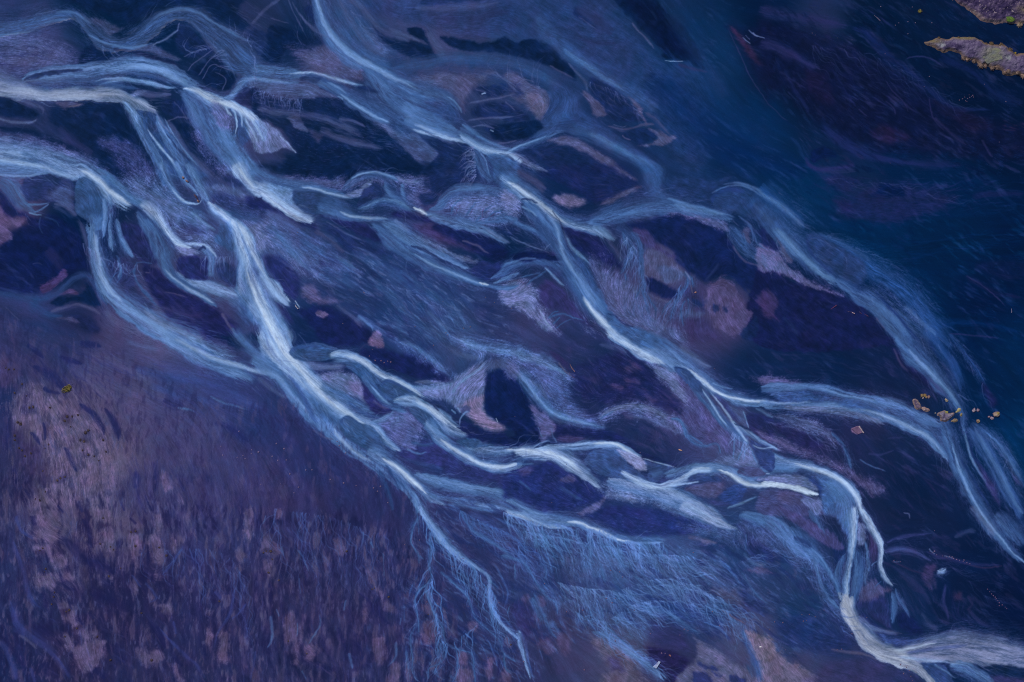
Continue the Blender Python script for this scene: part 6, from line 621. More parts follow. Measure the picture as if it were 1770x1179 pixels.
# second part of engine: rasterise
def spline(pts, step, closed=False):
    p = np.array(pts, dtype=np.float64); n = len(p)
    if n == 1: return p
    if closed: q = np.vstack([p[-1], p, p[0], p[1]])
    else: q = np.vstack([2 * p[0] - p[1], p, 2 * p[-1] - p[-2]])
    out = []
    for i in range(1, len(q) - 2):
        a, b, c, d = q[i - 1], q[i], q[i + 1], q[i + 2]
        m = max(2, int(np.hypot(*(c - b)[:2]) / step))
        t = (np.arange(m) / m)[:, None]
        out.append(.5 * (2 * b + (c - a) * t + (2 * a - 5 * b + 4 * c - d) * t * t + (3 * b - a - 3 * c + d) * t ** 3))
    if not closed: out.append(q[-2][None])
    r = np.vstack(out)
    if r.shape[1] > 2: r[:, 2] = np.maximum(r[:, 2], .3)
    return r
def gblur(a, s):
    r = max(1, int(3 * s)); k = np.exp(-.5 * (np.arange(-r, r + 1) / s) ** 2); k /= k.sum()
    a = np.pad(a, r, mode='edge')
    a = np.apply_along_axis(lambda v: np.convolve(v, k, 'valid'), 0, a)
    return np.apply_along_axis(lambda v: np.convolve(v, k, 'valid'), 1, a)
def upsample(a, cell, ny=None, nx=None):
    """bilinear: coarse array on spacing cell (plan units) to the full grid"""
    fx = (GX[0] + MAR) / cell; fy = (GY[:, 0] + MAR) / cell
    x0 = np.clip(np.floor(fx).astype(int), 0, a.shape[1] - 2); y0 = np.clip(np.floor(fy).astype(int), 0, a.shape[0] - 2)
    tx = (fx - x0).astype(np.float32)[None]; ty = (fy - y0).astype(np.float32)[:, None]
    r = a[y0]; r1 = a[y0 + 1]
    u = r[:, x0] * (1 - tx) + r[:, x0 + 1] * tx; v = r1[:, x0] * (1 - tx) + r1[:, x0 + 1] * tx
    return (u * (1 - ty) + v * ty).astype(np.float32)

# flow directions, from every traced line
FC = 8.
fnx, fny = int((FW + 2 * MAR) / FC) + 2, int((FH + 2 * MAR) / FC) + 2
fu = np.zeros((fny, fnx)); fv = np.zeros((fny, fnx)); fwt = np.zeros((fny, fnx))
lines = [(it['pts'], it['fw']) for it in ITEMS if it['k'] == 's' and len(it['pts']) > 1 and it['fw'] > 0] + FLOW
for pts, w in lines:
    q = spline(pts, 4.)
    d = np.diff(q[:, :2], axis=0); ln = np.hypot(d[:, 0], d[:, 1]) + 1e-6
    ix = np.clip(((q[:-1, 0] + MAR) / FC).astype(int), 0, fnx - 1); iy = np.clip(((q[:-1, 1] + MAR) / FC).astype(int), 0, fny - 1)
    np.add.at(fu, (iy, ix), w * d[:, 0] / ln); np.add.at(fv, (iy, ix), w * d[:, 1] / ln); np.add.at(fwt, (iy, ix), w)
U = np.full_like(fu, .8); V = np.full_like(fv, .55)
for s in (14., 6., 2.5, 1.2):
    a, b, c = gblur(fu, s), gblur(fv, s), gblur(fwt, s)
    al = c / (c + .02); m = np.hypot(a, b) + 1e-6
    U = U * (1 - al) + al * a / m; V = V * (1 - al) + al * b / m
m = np.hypot(U, V) + 1e-6
FU = upsample(U / m, FC); FV = upsample(V / m, FC)
m = np.hypot(FU, FV) + 1e-6; FU /= m; FV /= m
ang = (fbm(GX / 34, GY / 34, 3, 9) - .5) * .4            # wandering of the strands
ca, sa = np.cos(ang), np.sin(ang); FU, FV = FU * ca - FV * sa, FU * sa + FV * ca
def lic(noise, n, h):
    acc = noise.copy(); tot = 1.
    for sgn in (1, -1):
        px = np.tile(np.arange(NX, dtype=np.float32), (NY, 1)); py = np.tile(np.arange(NY, dtype=np.float32)[:, None], (1, NX))
        for k in range(n):
            ix = np.clip(px + .5, 0, NX - 1).astype(np.int32); iy = np.clip(py + .5, 0, NY - 1).astype(np.int32)
            px = px + sgn * h * FU[iy, ix]; py = py + sgn * h * FV[iy, ix]
            ix = np.clip(px + .5, 0, NX - 1).astype(np.int32); iy = np.clip(py + .5, 0, NY - 1).astype(np.int32)
            w = 1 - k / n
            acc += w * noise[iy, ix]; tot += w
    acc /= tot
    return (acc - acc.mean()) / acc.std()
n1 = rng.random((NY, NX)).astype(np.float32)
n2 = vnoise(GX / 3.2, GY / 3.2, 21)
L1 = lic(n1, 8, 1.2); L2 = lic(n2, 16, 2.2)
LS = np.clip(.5 + .2 * L1 + .22 * L2, 0, 1)                # strand texture 0..1
n3 = vnoise(GX / 9, GY / 9, 31); L3 = lic(n3, 16, 4.0)
L4 = lic(.65 * vnoise(GX / 3.2, GY / 3.2, 33) + .35 * n1, 9, 1.5); L5 = lic(.7 * vnoise(GX / 4.2, GY / 4.2, 37) + .3 * n1, 10, 1.9); L6 = lic(.8 * vnoise(GX / 9, GY / 9, 39) + .2 * n2, 11, 3.)
FINE = .6 * rng.normal(0, 1, (NY, NX)).astype(np.float32); FINE = (FINE + np.roll(FINE, 1, 0) + np.roll(FINE, 1, 1) + np.roll(FINE, (1, 1), (0, 1))) * .75
LG = lic(.8 * n1 + .2 * rng.random((NY, NX)).astype(np.float32), max(2, int(3.2 / CELL)), 1.1)
LH = lic(rng.random((NY, NX)).astype(np.float32), max(4, int(7 / CELL)), 1.2)
def norm(a): return ((a - a.mean()) / a.std()).astype(np.float32)
wv = 16 * (fbm(GX / 38, GY / 55, 3, 81) - .5)
FL1 = norm(fbm((GX + wv) / 7, GY / 26, 5, 83)); FL2 = norm(fbm((GX + wv) / 3.4, GY / 13, 4, 85))
RX = .82 * GX + .57 * GY; RY = -.57 * GX + .82 * GY + 14 * (fbm(GX / 45, GY / 45, 3, 87) - .5)
FD1 = norm(fbm(RX / 30, RY / 7, 5, 89)); FD2 = norm(fbm(RX / 15, RY / 3.4, 4, 91))
FIELDS = [L1, L2, L3, L4, L5, L6, .5 * (L2 - L5), 3.2 * (fbm(GX / 16, GY / 26, 4, 77) - .5) + .35 * LH, LG, LH, FL1, FL2, FD1, FD2]
t_lic = time.time() - T0

# base tone of the plain
bx = np.array([q[0] for q in BASE], float); by = np.array([q[1] for q in BASE], float); bc = np.array([q[2:] for q in BASE], float)
BC = 10.
bnx, bny = int((FW + 2 * MAR) / BC) + 2, int((FH + 2 * MAR) / BC) + 2
X, Y = np.meshgrid(np.arange(bnx) * BC - MAR, np.arange(bny) * BC - MAR)
d2 = (X[..., None] - bx) ** 2 + (Y[..., None] - by) ** 2 + 20. ** 2
w = d2 ** -2.0
base = (w[..., None] * bc).sum(2) / w.sum(2)[..., None]
bc_ = np.clip((75 - base[..., 0]) / 40, 0, 1) * (1 - np.exp(-((X - 250) / 520.) ** 2 - ((Y - 950) / 330.) ** 2))
base = np.stack([base[..., 0] - 7 * bc_, base[..., 1] + 3 * bc_, base[..., 2] * .93], -1)
IMG = np.stack([upsample(gblur(base[..., k], 1.0), BC) for k in range(3)], -1)
WATER = np.zeros((NY, NX), np.float32)                     # 0 sand .. 1 open water
OWNER = np.zeros((NY, NX), np.int16)                       # which named channel / bar a cell belongs to
OWN_NAMES = [None]

def boxof(pts, r):
    p = np.array(pts); x0, y0 = p[:, 0].min() - r, p[:, 1].min() - r; x1, y1 = p[:, 0].max() + r, p[:, 1].max() + r
    i0 = max(0, int((x0 + MAR) / CELL)); i1 = min(NX, int((x1 + MAR) / CELL) + 2)
    j0 = max(0, int((y0 + MAR) / CELL)); j1 = min(NY, int((y1 + MAR) / CELL) + 2)
    return i0, i1, j0, j1
def own(it, sl, a):
    if it.get('id'):
        nm = it['id']
        if nm not in OWN_NAMES: OWN_NAMES.append(nm)
        o = OWNER[sl]; o[a > .42] = OWN_NAMES.index(nm)
def stroke_field(q, ext):
    """distance (signed, + is left of travel), half width, fraction of length and arc length round a spline"""
    i0, i1, j0, j1 = boxof(q, ext)
    if i1 - i0 < 2 or j1 - j0 < 2: return None
    sl = (slice(j0, j1), slice(i0, i1))
    D = np.full((j1 - j0, i1 - i0), 1e9, np.float32); SD = np.zeros_like(D); HW = np.ones_like(D); UU = np.zeros_like(D)
    seg = np.hypot(np.diff(q[:, 0]), np.diff(q[:, 1])); arc = np.concatenate([[0], np.cumsum(seg)]); tot = max(arc[-1], 1e-3)
    for i in range(len(q) - 1):
        r = max(q[i, 2], q[i + 1, 2]) * 1.65 + 5
        a, b, c, d = boxof(q[i:i + 2], r)
        a, b, c, d = max(a, i0), min(b, i1), max(c, j0), min(d, j1)
        if b - a < 1 or d - c < 1: continue
        ss = (slice(c - j0, d - j0), slice(a - i0, b - i0))
        dx, dy = q[i + 1, 0] - q[i, 0], q[i + 1, 1] - q[i, 1]; l2 = dx * dx + dy * dy + 1e-9
        ex = WX[c:d, a:b] - q[i, 0]; ey = WY[c:d, a:b] - q[i, 1]
        t = np.clip((ex * dx + ey * dy) / l2, 0, 1)
        rx = ex - t * dx; ry = ey - t * dy
        ds = np.sqrt(rx * rx + ry * ry)
        m = ds < D[ss]
        if not m.any(): continue
        sg = np.where(rx * dy - ry * dx >= 0, 1., -1.)
        D[ss][m] = ds[m]; SD[ss][m] = (sg * ds)[m]
        HW[ss][m] = (q[i, 2] + t * (q[i + 1, 2] - q[i, 2]))[m]; UU[ss][m] = (arc[i] + t * seg[i])[m]
    return sl, D, SD, HW, UU, tot
def put(sl, a, col):
    IMG[sl] += a[..., None] * (col - IMG[sl])
SEQ = 0
# silt spread thin on the sand beside every channel
for it in list(ITEMS):
    if it['k'] == 's' and it['halo']:
        ITEMS.append(dict(k='s', L=-1, c=(72, 90, 154), pts=[(x, y, w * 1.5 + 8) for x, y, w in it['pts']], sl=1, sr=1, op=.6 * it['halo'],
                          rag=.5, hair=.3, gr=1, fi=it['fi'], fo=it['fo'], core=None, fw=0, id=None, water=None, halo=0))
for it in sorted(ITEMS, key=lambda z: z['L']):
    SEQ += 1
    col = np.array(it['c'], np.float32)
    if it['k'] == 'p' and str(it.get('id')).startswith('scour') and it['id'] not in ('scour_3', 'scour_4', 'scour_5'): it['soft'] = 2.; it['op'] = .95; it['hair'] = .05; col = col * .9
    if it['k'] == 't': it.update(rag=10, fade=None, hair=0, id=None, op=1)
    if it['k'] == 's':
        q = spline(it['pts'], 3.)
        if len(q) < 2: continue
        f = stroke_field(q, q[:, 2].max() * 1.65 + 6)
        if f is None: continue
        sl, D, SD, HW, UU, tot = f
        sL, sR = it['sl'], it['sr']
        if it['halo']:
            if abs(sL - sR) < .05: sL, sR = (sL * .8, sR) if SEQ % 2 else (sL, sR * .8)
            sL, sR = (sL * .42, min(1, sR * 1.3)) if sL < sR else (min(1, sL * 1.3), sR * .42)
        soft = np.where(SD > 0, sL, sR)
        if it['halo']: HW = HW * (1 + .38 * (vnoise(UU / 24, 0 * UU, SEQ) - .5) + .2 * (vnoise(UU / 9, 0 * UU, SEQ + 5) - .5))
        HWp = np.maximum(HW, .6)
        st = .6 * (vnoise(UU / 30, SD / 2.4, SEQ) - .5) + .5 * (vnoise(UU / 16, SD / 1.3, SEQ + 2) - .5) + .075 * L1[sl] + .075 * LG[sl] + .05 * LH[sl]
        qn = D / HWp + (it['rag'] + .35) * st * np.minimum(1, 8 / HWp + .35) * (.35 + .65 * soft)
        fr = UU / tot; fd = np.ones_like(qn)
        if it['fi']:
            fl = it['fi'] if it['fi'] > 0 else min(.35, -it['fi'] * q[:8, 2].max() / tot)      # < 0: in half widths
            fd = fd * sstep(0, fl, fr + .0 * qn)
        if it['fo']:
            fl = it['fo'] if it['fo'] > 0 else min(.4, -it['fo'] * q[-12:, 2].max() / tot)
            fd = fd * (1 - sstep(1 - fl, 1, fr))
        qn = qn + (1 - fd) * (.55 + 1.1 * st)
        edge = np.maximum(soft, 1.2 / HWp)
        a = 1 - sstep(1 - np.minimum(edge, 1.) * 1.05, 1 + .45 * edge, qn)
        a = a * sstep(0, .35, fd)
        if it['halo']: a = a * (.74 + .52 * (vnoise(UU / 38, SD / 4., SEQ + 21) - .25) + .16 * st).clip(.3, 1)
        thin = np.clip(HW / .9, .25, 1)
        a = np.clip(a * thin, 0, 1)
        own(it, sl, a)
        if it['hair']: a = a ** (1 + 2.6 * it['hair'] * (1 - LS[sl]))
        if it.get('gr'): a = a * np.clip(.42 + .22 * LG[sl] + .16 * FINE[sl] + .12 * L1[sl], 0, 1)
        a = a * it['op']
        if it['core'] is not None:
            p_ = SD / HWp; p0 = float(np.clip((sR - sL) * .9, -.5, .5)) if it['halo'] else 0.
            kk = np.where(p_ > p0, 1 - (p_ - p0) / (1 - p0), 1 - (p0 - p_) / (1 + p0)) + .4 * st
            kk = np.clip(kk * (.72 + .56 * vnoise(UU / 32, 0 * UU, SEQ + 11)), 0, 1)[..., None]
            cc = np.array(it['core'], np.float32); ee = .72 * col + .28 * np.array((62, 96, 160), np.float32)
            cc = .3 * col + .7 * cc
            put(sl, a, np.where(kk < .36, ee + (col - ee) * kk / .36, col + (cc - col) * np.clip((kk - .36) / .64, 0, 1) ** 1.2))
        elif it['halo']: put(sl, a, col * (1 + .36 * st[..., None] - .10 * np.clip(qn, 0, 1)[..., None]))
        else: put(sl, a, col)
        if it['water']: WATER[sl] = np.maximum(WATER[sl], a)
    else:
        q = spline(it['pts'], 5., True); n = len(q)
        i0, i1, j0, j1 = boxof(q, it['soft'] + it['rag'] + 3)
        if i1 - i0 < 2 or j1 - j0 < 2: continue
        sl = (slice(j0, j1), slice(i0, i1)); x, y = WX[sl], WY[sl]
        D = np.full(x.shape, 1e9, np.float32); ins = np.zeros(x.shape, bool)
        for i in range(n):
            ax, ay = q[i, :2]; bx_, by_ = q[(i + 1) % n, :2]; dx, dy = bx_ - ax, by_ - ay
            t = np.clip(((x - ax) * dx + (y - ay) * dy) / (dx * dx + dy * dy + 1e-9), 0, 1)
            D = np.minimum(D, (x - ax - t * dx) ** 2 + (y - ay - t * dy) ** 2)
            if ay != by_: ins ^= ((ay > y) != (by_ > y)) & (x < (bx_ - ax) * (y - ay) / (by_ - ay) + ax)
        D = np.sqrt(D); D = np.where(ins, D, -D) + it['rag'] * (.14 * L2[sl] + .10 * FINE[sl] + 2.0 * (fbm(x / 11, y / 11, 3, SEQ) - .5))
        a = sstep(-it['soft'] * .8, it['soft'] * .9, D)
        if it['fade']:
            fx0, fy0, fx1, fy1 = it['fade']; ll = (fx1 - fx0) ** 2 + (fy1 - fy0) ** 2
            a = a * (1 - sstep(0, 1, ((x - fx0) * (fx1 - fx0) + (y - fy0) * (fy1 - fy0)) / ll))
        own(it, sl, a)
        if it['k'] == 't':
            for q_, (c_, fi_, lo, hi, op) in enumerate(it['lays']):
                op = op * .75 * sstep(.3, .6, fbm(x / 42, y / 30, 3, SEQ + 7 * q_)); put(sl, a * op * sstep(lo, hi, FIELDS[fi_][sl]) if hi > lo else a * op * sstep(-lo, -hi, -FIELDS[fi_][sl]), np.array(c_, np.float32))
            continue
        if it['hair']: a = a ** (1 + 2.6 * it['hair'] * (1 - LS[sl]))
        if it.get('grain'): a = a * np.clip(.60 + .11 * LG[sl] + .13 * FINE[sl] + .05 * LH[sl] + .9 * (fbm(x / 30, y / 22, 4, SEQ) - .5), 0, 1)
        put(sl, a * it['op'], col * (1 + .46 * (fbm(x / 10, y / 10, 4, SEQ + 2) - .5) + .03 * LG[sl] + .02 * LH[sl])[..., None])
def mixrgb(a, b, t): return tuple(p + (q - p) * t for p, q in zip(a, b))
# loose strands of silt that follow the flow
def fat(x, y):
    i = int(min(max((x + MAR) / CELL, 0), NX - 1)); j = int(min(max((y + MAR) / CELL, 0), NY - 1))
    return FU[j, i], FV[j, i]
for col, poly, n, ln, w0, op, seed, var in HAIR:
    R = random.Random(seed); P_ = np.array(poly)[:, :2]
    x0, y0 = P_.min(0); x1, y1 = P_.max(0); k = 0; tries = 0
    while k < n and tries < n * 12:
        tries += 1
        x, y = R.uniform(x0, x1), R.uniform(y0, y1)
        ins = False
        for i in range(len(P_)):
            ax, ay = P_[i]; bx_, by_ = P_[(i + 1) % len(P_)]
            if (ay > y) != (by_ > y) and x < (bx_ - ax) * (y - ay) / (by_ - ay) + ax: ins = not ins
        if not ins: continue
        k += 1; L_ = ln * R.uniform(.4, 1.4); th = R.gauss(0, .12); pts = []; s = 0; w = 1.5 * w0 * R.uniform(.5, 1.5); wob = R.uniform(0, 6)
        while s < L_:
            pts.append((x, y, max(.35, w * math.sin(math.pi * min(.98, .06 + s / L_)))))
            u, v = fat(x, y); a_ = th + .14 * math.sin(wob + s / 9); x += 4 * (u * math.cos(a_) - v * math.sin(a_)); y += 4 * (u * math.sin(a_) + v * math.cos(a_)); s += 4
        if len(pts) < 3: continue
        q = np.array(pts); f = stroke_field(q, q[:, 2].max() * 1.5 + 4)
        if f is None: continue
        sl, D, SD, HW, UU, tot = f
        a = (1 - sstep(.2, 1.25, D / np.maximum(HW, .7))) * np.clip(HW / 1.1, .25, 1) * .8 * op * (1 - var * R.random())
        put(sl, a, np.array(col, np.float32) * (1 + .12 * (R.random() - .5)))
# branching rivulets
def rivulet(R, x, y, a0, ln, w, col, op, br, depth=0):
    pts = []; s = 0.; ph = R.uniform(0, 9); k1 = R.uniform(8, 15); drift = R.gauss(0, .10)
    while s < ln:
        u, v = fat(x, y); fa = math.atan2(v, u)
        da = (fa - a0 + math.pi) % (2 * math.pi) - math.pi; a0 += .05 * da
        a = a0 + .42 * math.sin(s / k1 + ph) + .3 * math.sin(s / (k1 * .43) + 2 * ph) + drift
        pts.append((x, y, max(.35, w * (1 - .6 * s / ln)))); x += 3 * math.cos(a); y += 3 * math.sin(a); s += 3
        if depth < 2 and R.random() < br * .035:
            rivulet(R, x, y, a0 + R.choice((-1, 1)) * R.uniform(.3, .7), (ln - s) * R.uniform(.4, .9), w * .75, col, op * .85, br, depth + 1)
    if len(pts) < 4: return
    f = stroke_field(np.array(pts), w * 1.6 + 3)
    if f is None: return
    sl, D, SD, HW, UU, tot = f
    a_ = (1 - sstep(.2, 1.4, D / np.maximum(HW, .6))) * np.clip(HW / .9, .25, 1) * (1 - sstep(.75, 1, UU / tot)) * op
    put(sl, a_, np.array(col, np.float32) * (1 + .10 * LG[sl] * 0 + .12 * (vnoise(UU / 12, UU * 0, 3) - .5))[..., None])
for col, st_, n, ln, w0, op, seed, turn, br in RIV:
    R = random.Random(seed); q = spline(st_, 3.); d = np.gradient(q[:, :2], axis=0)
    for _ in range(n):
        k = R.randrange(len(q)); u, v = fat(*q[k, :2])
        a0 = math.radians(turn) if turn is not None else math.atan2(v, u)
        rivulet(R, q[k, 0], q[k, 1], a0 + R.gauss(0, .22), ln * R.uniform(.35, 1.25), w0 * R.uniform(.55, 1.35), mixrgb(col, (92, 116, 182), R.random() * .6), op * R.uniform(.45, 1.), br)
# wisps of silt that leave the channels and trail downstream
Rw = random.Random(5)
def wisp(x, y, dx, dy, side, ln, w, col, op):
    pts = []; a = side * Rw.uniform(.12, .5); cur = -side * Rw.uniform(-.004, .014); s = 0.
    while s < ln:
        ca_, sa_ = math.cos(a), math.sin(a)
        pts.append((x, y, max(.4, w * (1 - s / ln) ** .7)))
        x += 3.5 * (dx * ca_ + dy * sa_); y += 3.5 * (dy * ca_ - dx * sa_); a += cur * 3.5; s += 3.5
    if len(pts) < 3: return
    f = stroke_field(np.array(pts), w * 1.5 + 3)
    if f is None: return
    sl, D, SD, HW, UU, tot = f
    a_ = (1 - sstep(.1, 1.3, D / np.maximum(HW, .6))) * np.clip(HW / 1.1, .2, 1) * sstep(0, .12, UU / tot) * (1 - .7 * UU / tot) * op
    put(sl, a_, np.array(col, np.float32))
for it in [z for z in ITEMS if z['k'] == 's' and z['halo'] and z['L'] >= 2]:
    q = spline(it['pts'], 3.); d = np.gradient(q[:, :2], axis=0); d /= np.hypot(d[:, 0], d[:, 1])[:, None] + 1e-6
    if q[:, 2].max() < 2.2: continue
    lum_ = sum(it['c']) / 3; k = 1
    while k < len(q) - 2:
        for side in (1, -1):
            sf = it['sl'] if side > 0 else it['sr']
            if Rw.random() > .35 + .6 * sf: continue
            x, y, w = q[k]; dx, dy = d[k]; off = w * Rw.uniform(.5, 1.05) * side
            c_ = mixrgb((92, 108, 170), it['c'], Rw.uniform(0, .8))
            if Rw.random() < .09: rivulet(Rw, x + dy * off, y - dx * off, math.atan2(dy, dx) + (-1 if side > 0 else 1) * Rw.uniform(.15, .6), Rw.uniform(22, 75), Rw.uniform(.6, 1.1), mixrgb((104, 124, 186), it['c'], .5 * Rw.random()), Rw.uniform(.2, .45), .5)
            wisp(x + dy * off, y - dx * off, dx, dy, side, Rw.uniform(10, 22) + 2.2 * w * Rw.random(), Rw.uniform(.7, 1.5), c_, Rw.uniform(.12, .42))
        k += Rw.randint(1, 3)
# grain and strand streaking of silt, and mottling of the stony ground
lum = IMG.mean(-1)
amp = np.clip((lum - 30) / 90, .12, 1) * (1 - .45 * WATER)
g = rng.normal(0, 1, (NY, NX)).astype(np.float32)
g2 = fbm(GX / 2.6, GY / 2.6, 2, 44) - .5
dm = np.clip((78 - lum) / 40, 0, 1)[..., None] * (np.clip(.55 * FD1 + .45 * FD2 - .35, 0, 2.2) * np.clip(fbm(GX / 60, GY / 45, 3, 95) * 2.4 - .8, 0, 1))[..., None]
IMG += dm * np.array((13, 14, 20), np.float32)
mod = 1 + amp * (.040 * LG + .024 * LH + .022 * L1 + .022 * L2 + .018 * L3 + .012 * FINE + .10 * g2) + .025 * L3
IMG *= np.clip(mod, .45, 1.7)[..., None]
# the plain is grey-violet in places and blue-grey in others
c1 = fbm(GX / 18, GY / 18, 3, 51) - .5 + .16 * (vnoise(GX / 5, GY / 5, 52) - .5); c2 = fbm(GX / 40, GY / 40, 3, 55) - .5
lm = (IMG * np.array([.3, .59, .11], np.float32)).sum(-1, keepdims=True)
IMG += .05 * (lm - IMG)
cw = np.clip(lm[..., 0] / 75, .25, 1) * (1 - .85 * WATER) * np.clip((190 - lm[..., 0]) / 70, .1, 1); IMG[..., 0] += -1 + (9 * c1 + 8 * c2) * cw; IMG[..., 1] += 1 - 4 * c1 * cw; IMG[..., 2] += -2 * c1 - 3 * c2
lm = (IMG * np.array([.3, .59, .11], np.float32)).sum(-1, keepdims=True)
dw = np.clip((62 - lm[..., 0]) / 30, 0, 1) * (1 - .8 * np.exp(-((GX - 250) / 520.) ** 2 - ((GY - 950) / 330.) ** 2))
IMG[..., 0] -= 5 * dw; IMG[..., 1] += 2.5 * dw
vw = np.clip((IMG[..., 0] - 55) / 25, 0, 1) * np.clip((125 - lm[..., 0]) / 30, 0, 1)
IMG[..., 2] -= 1 * vw; IMG[..., 1] += 1 * vw; IMG[..., 0] -= 4 * vw
IMG *= (np.clip(lm, 8, 200) / 100) ** .07
IMG = np.clip(IMG, 2, 246)
t_paint = time.time() - T0
GAIN_RGB = (.93,.95,.99)
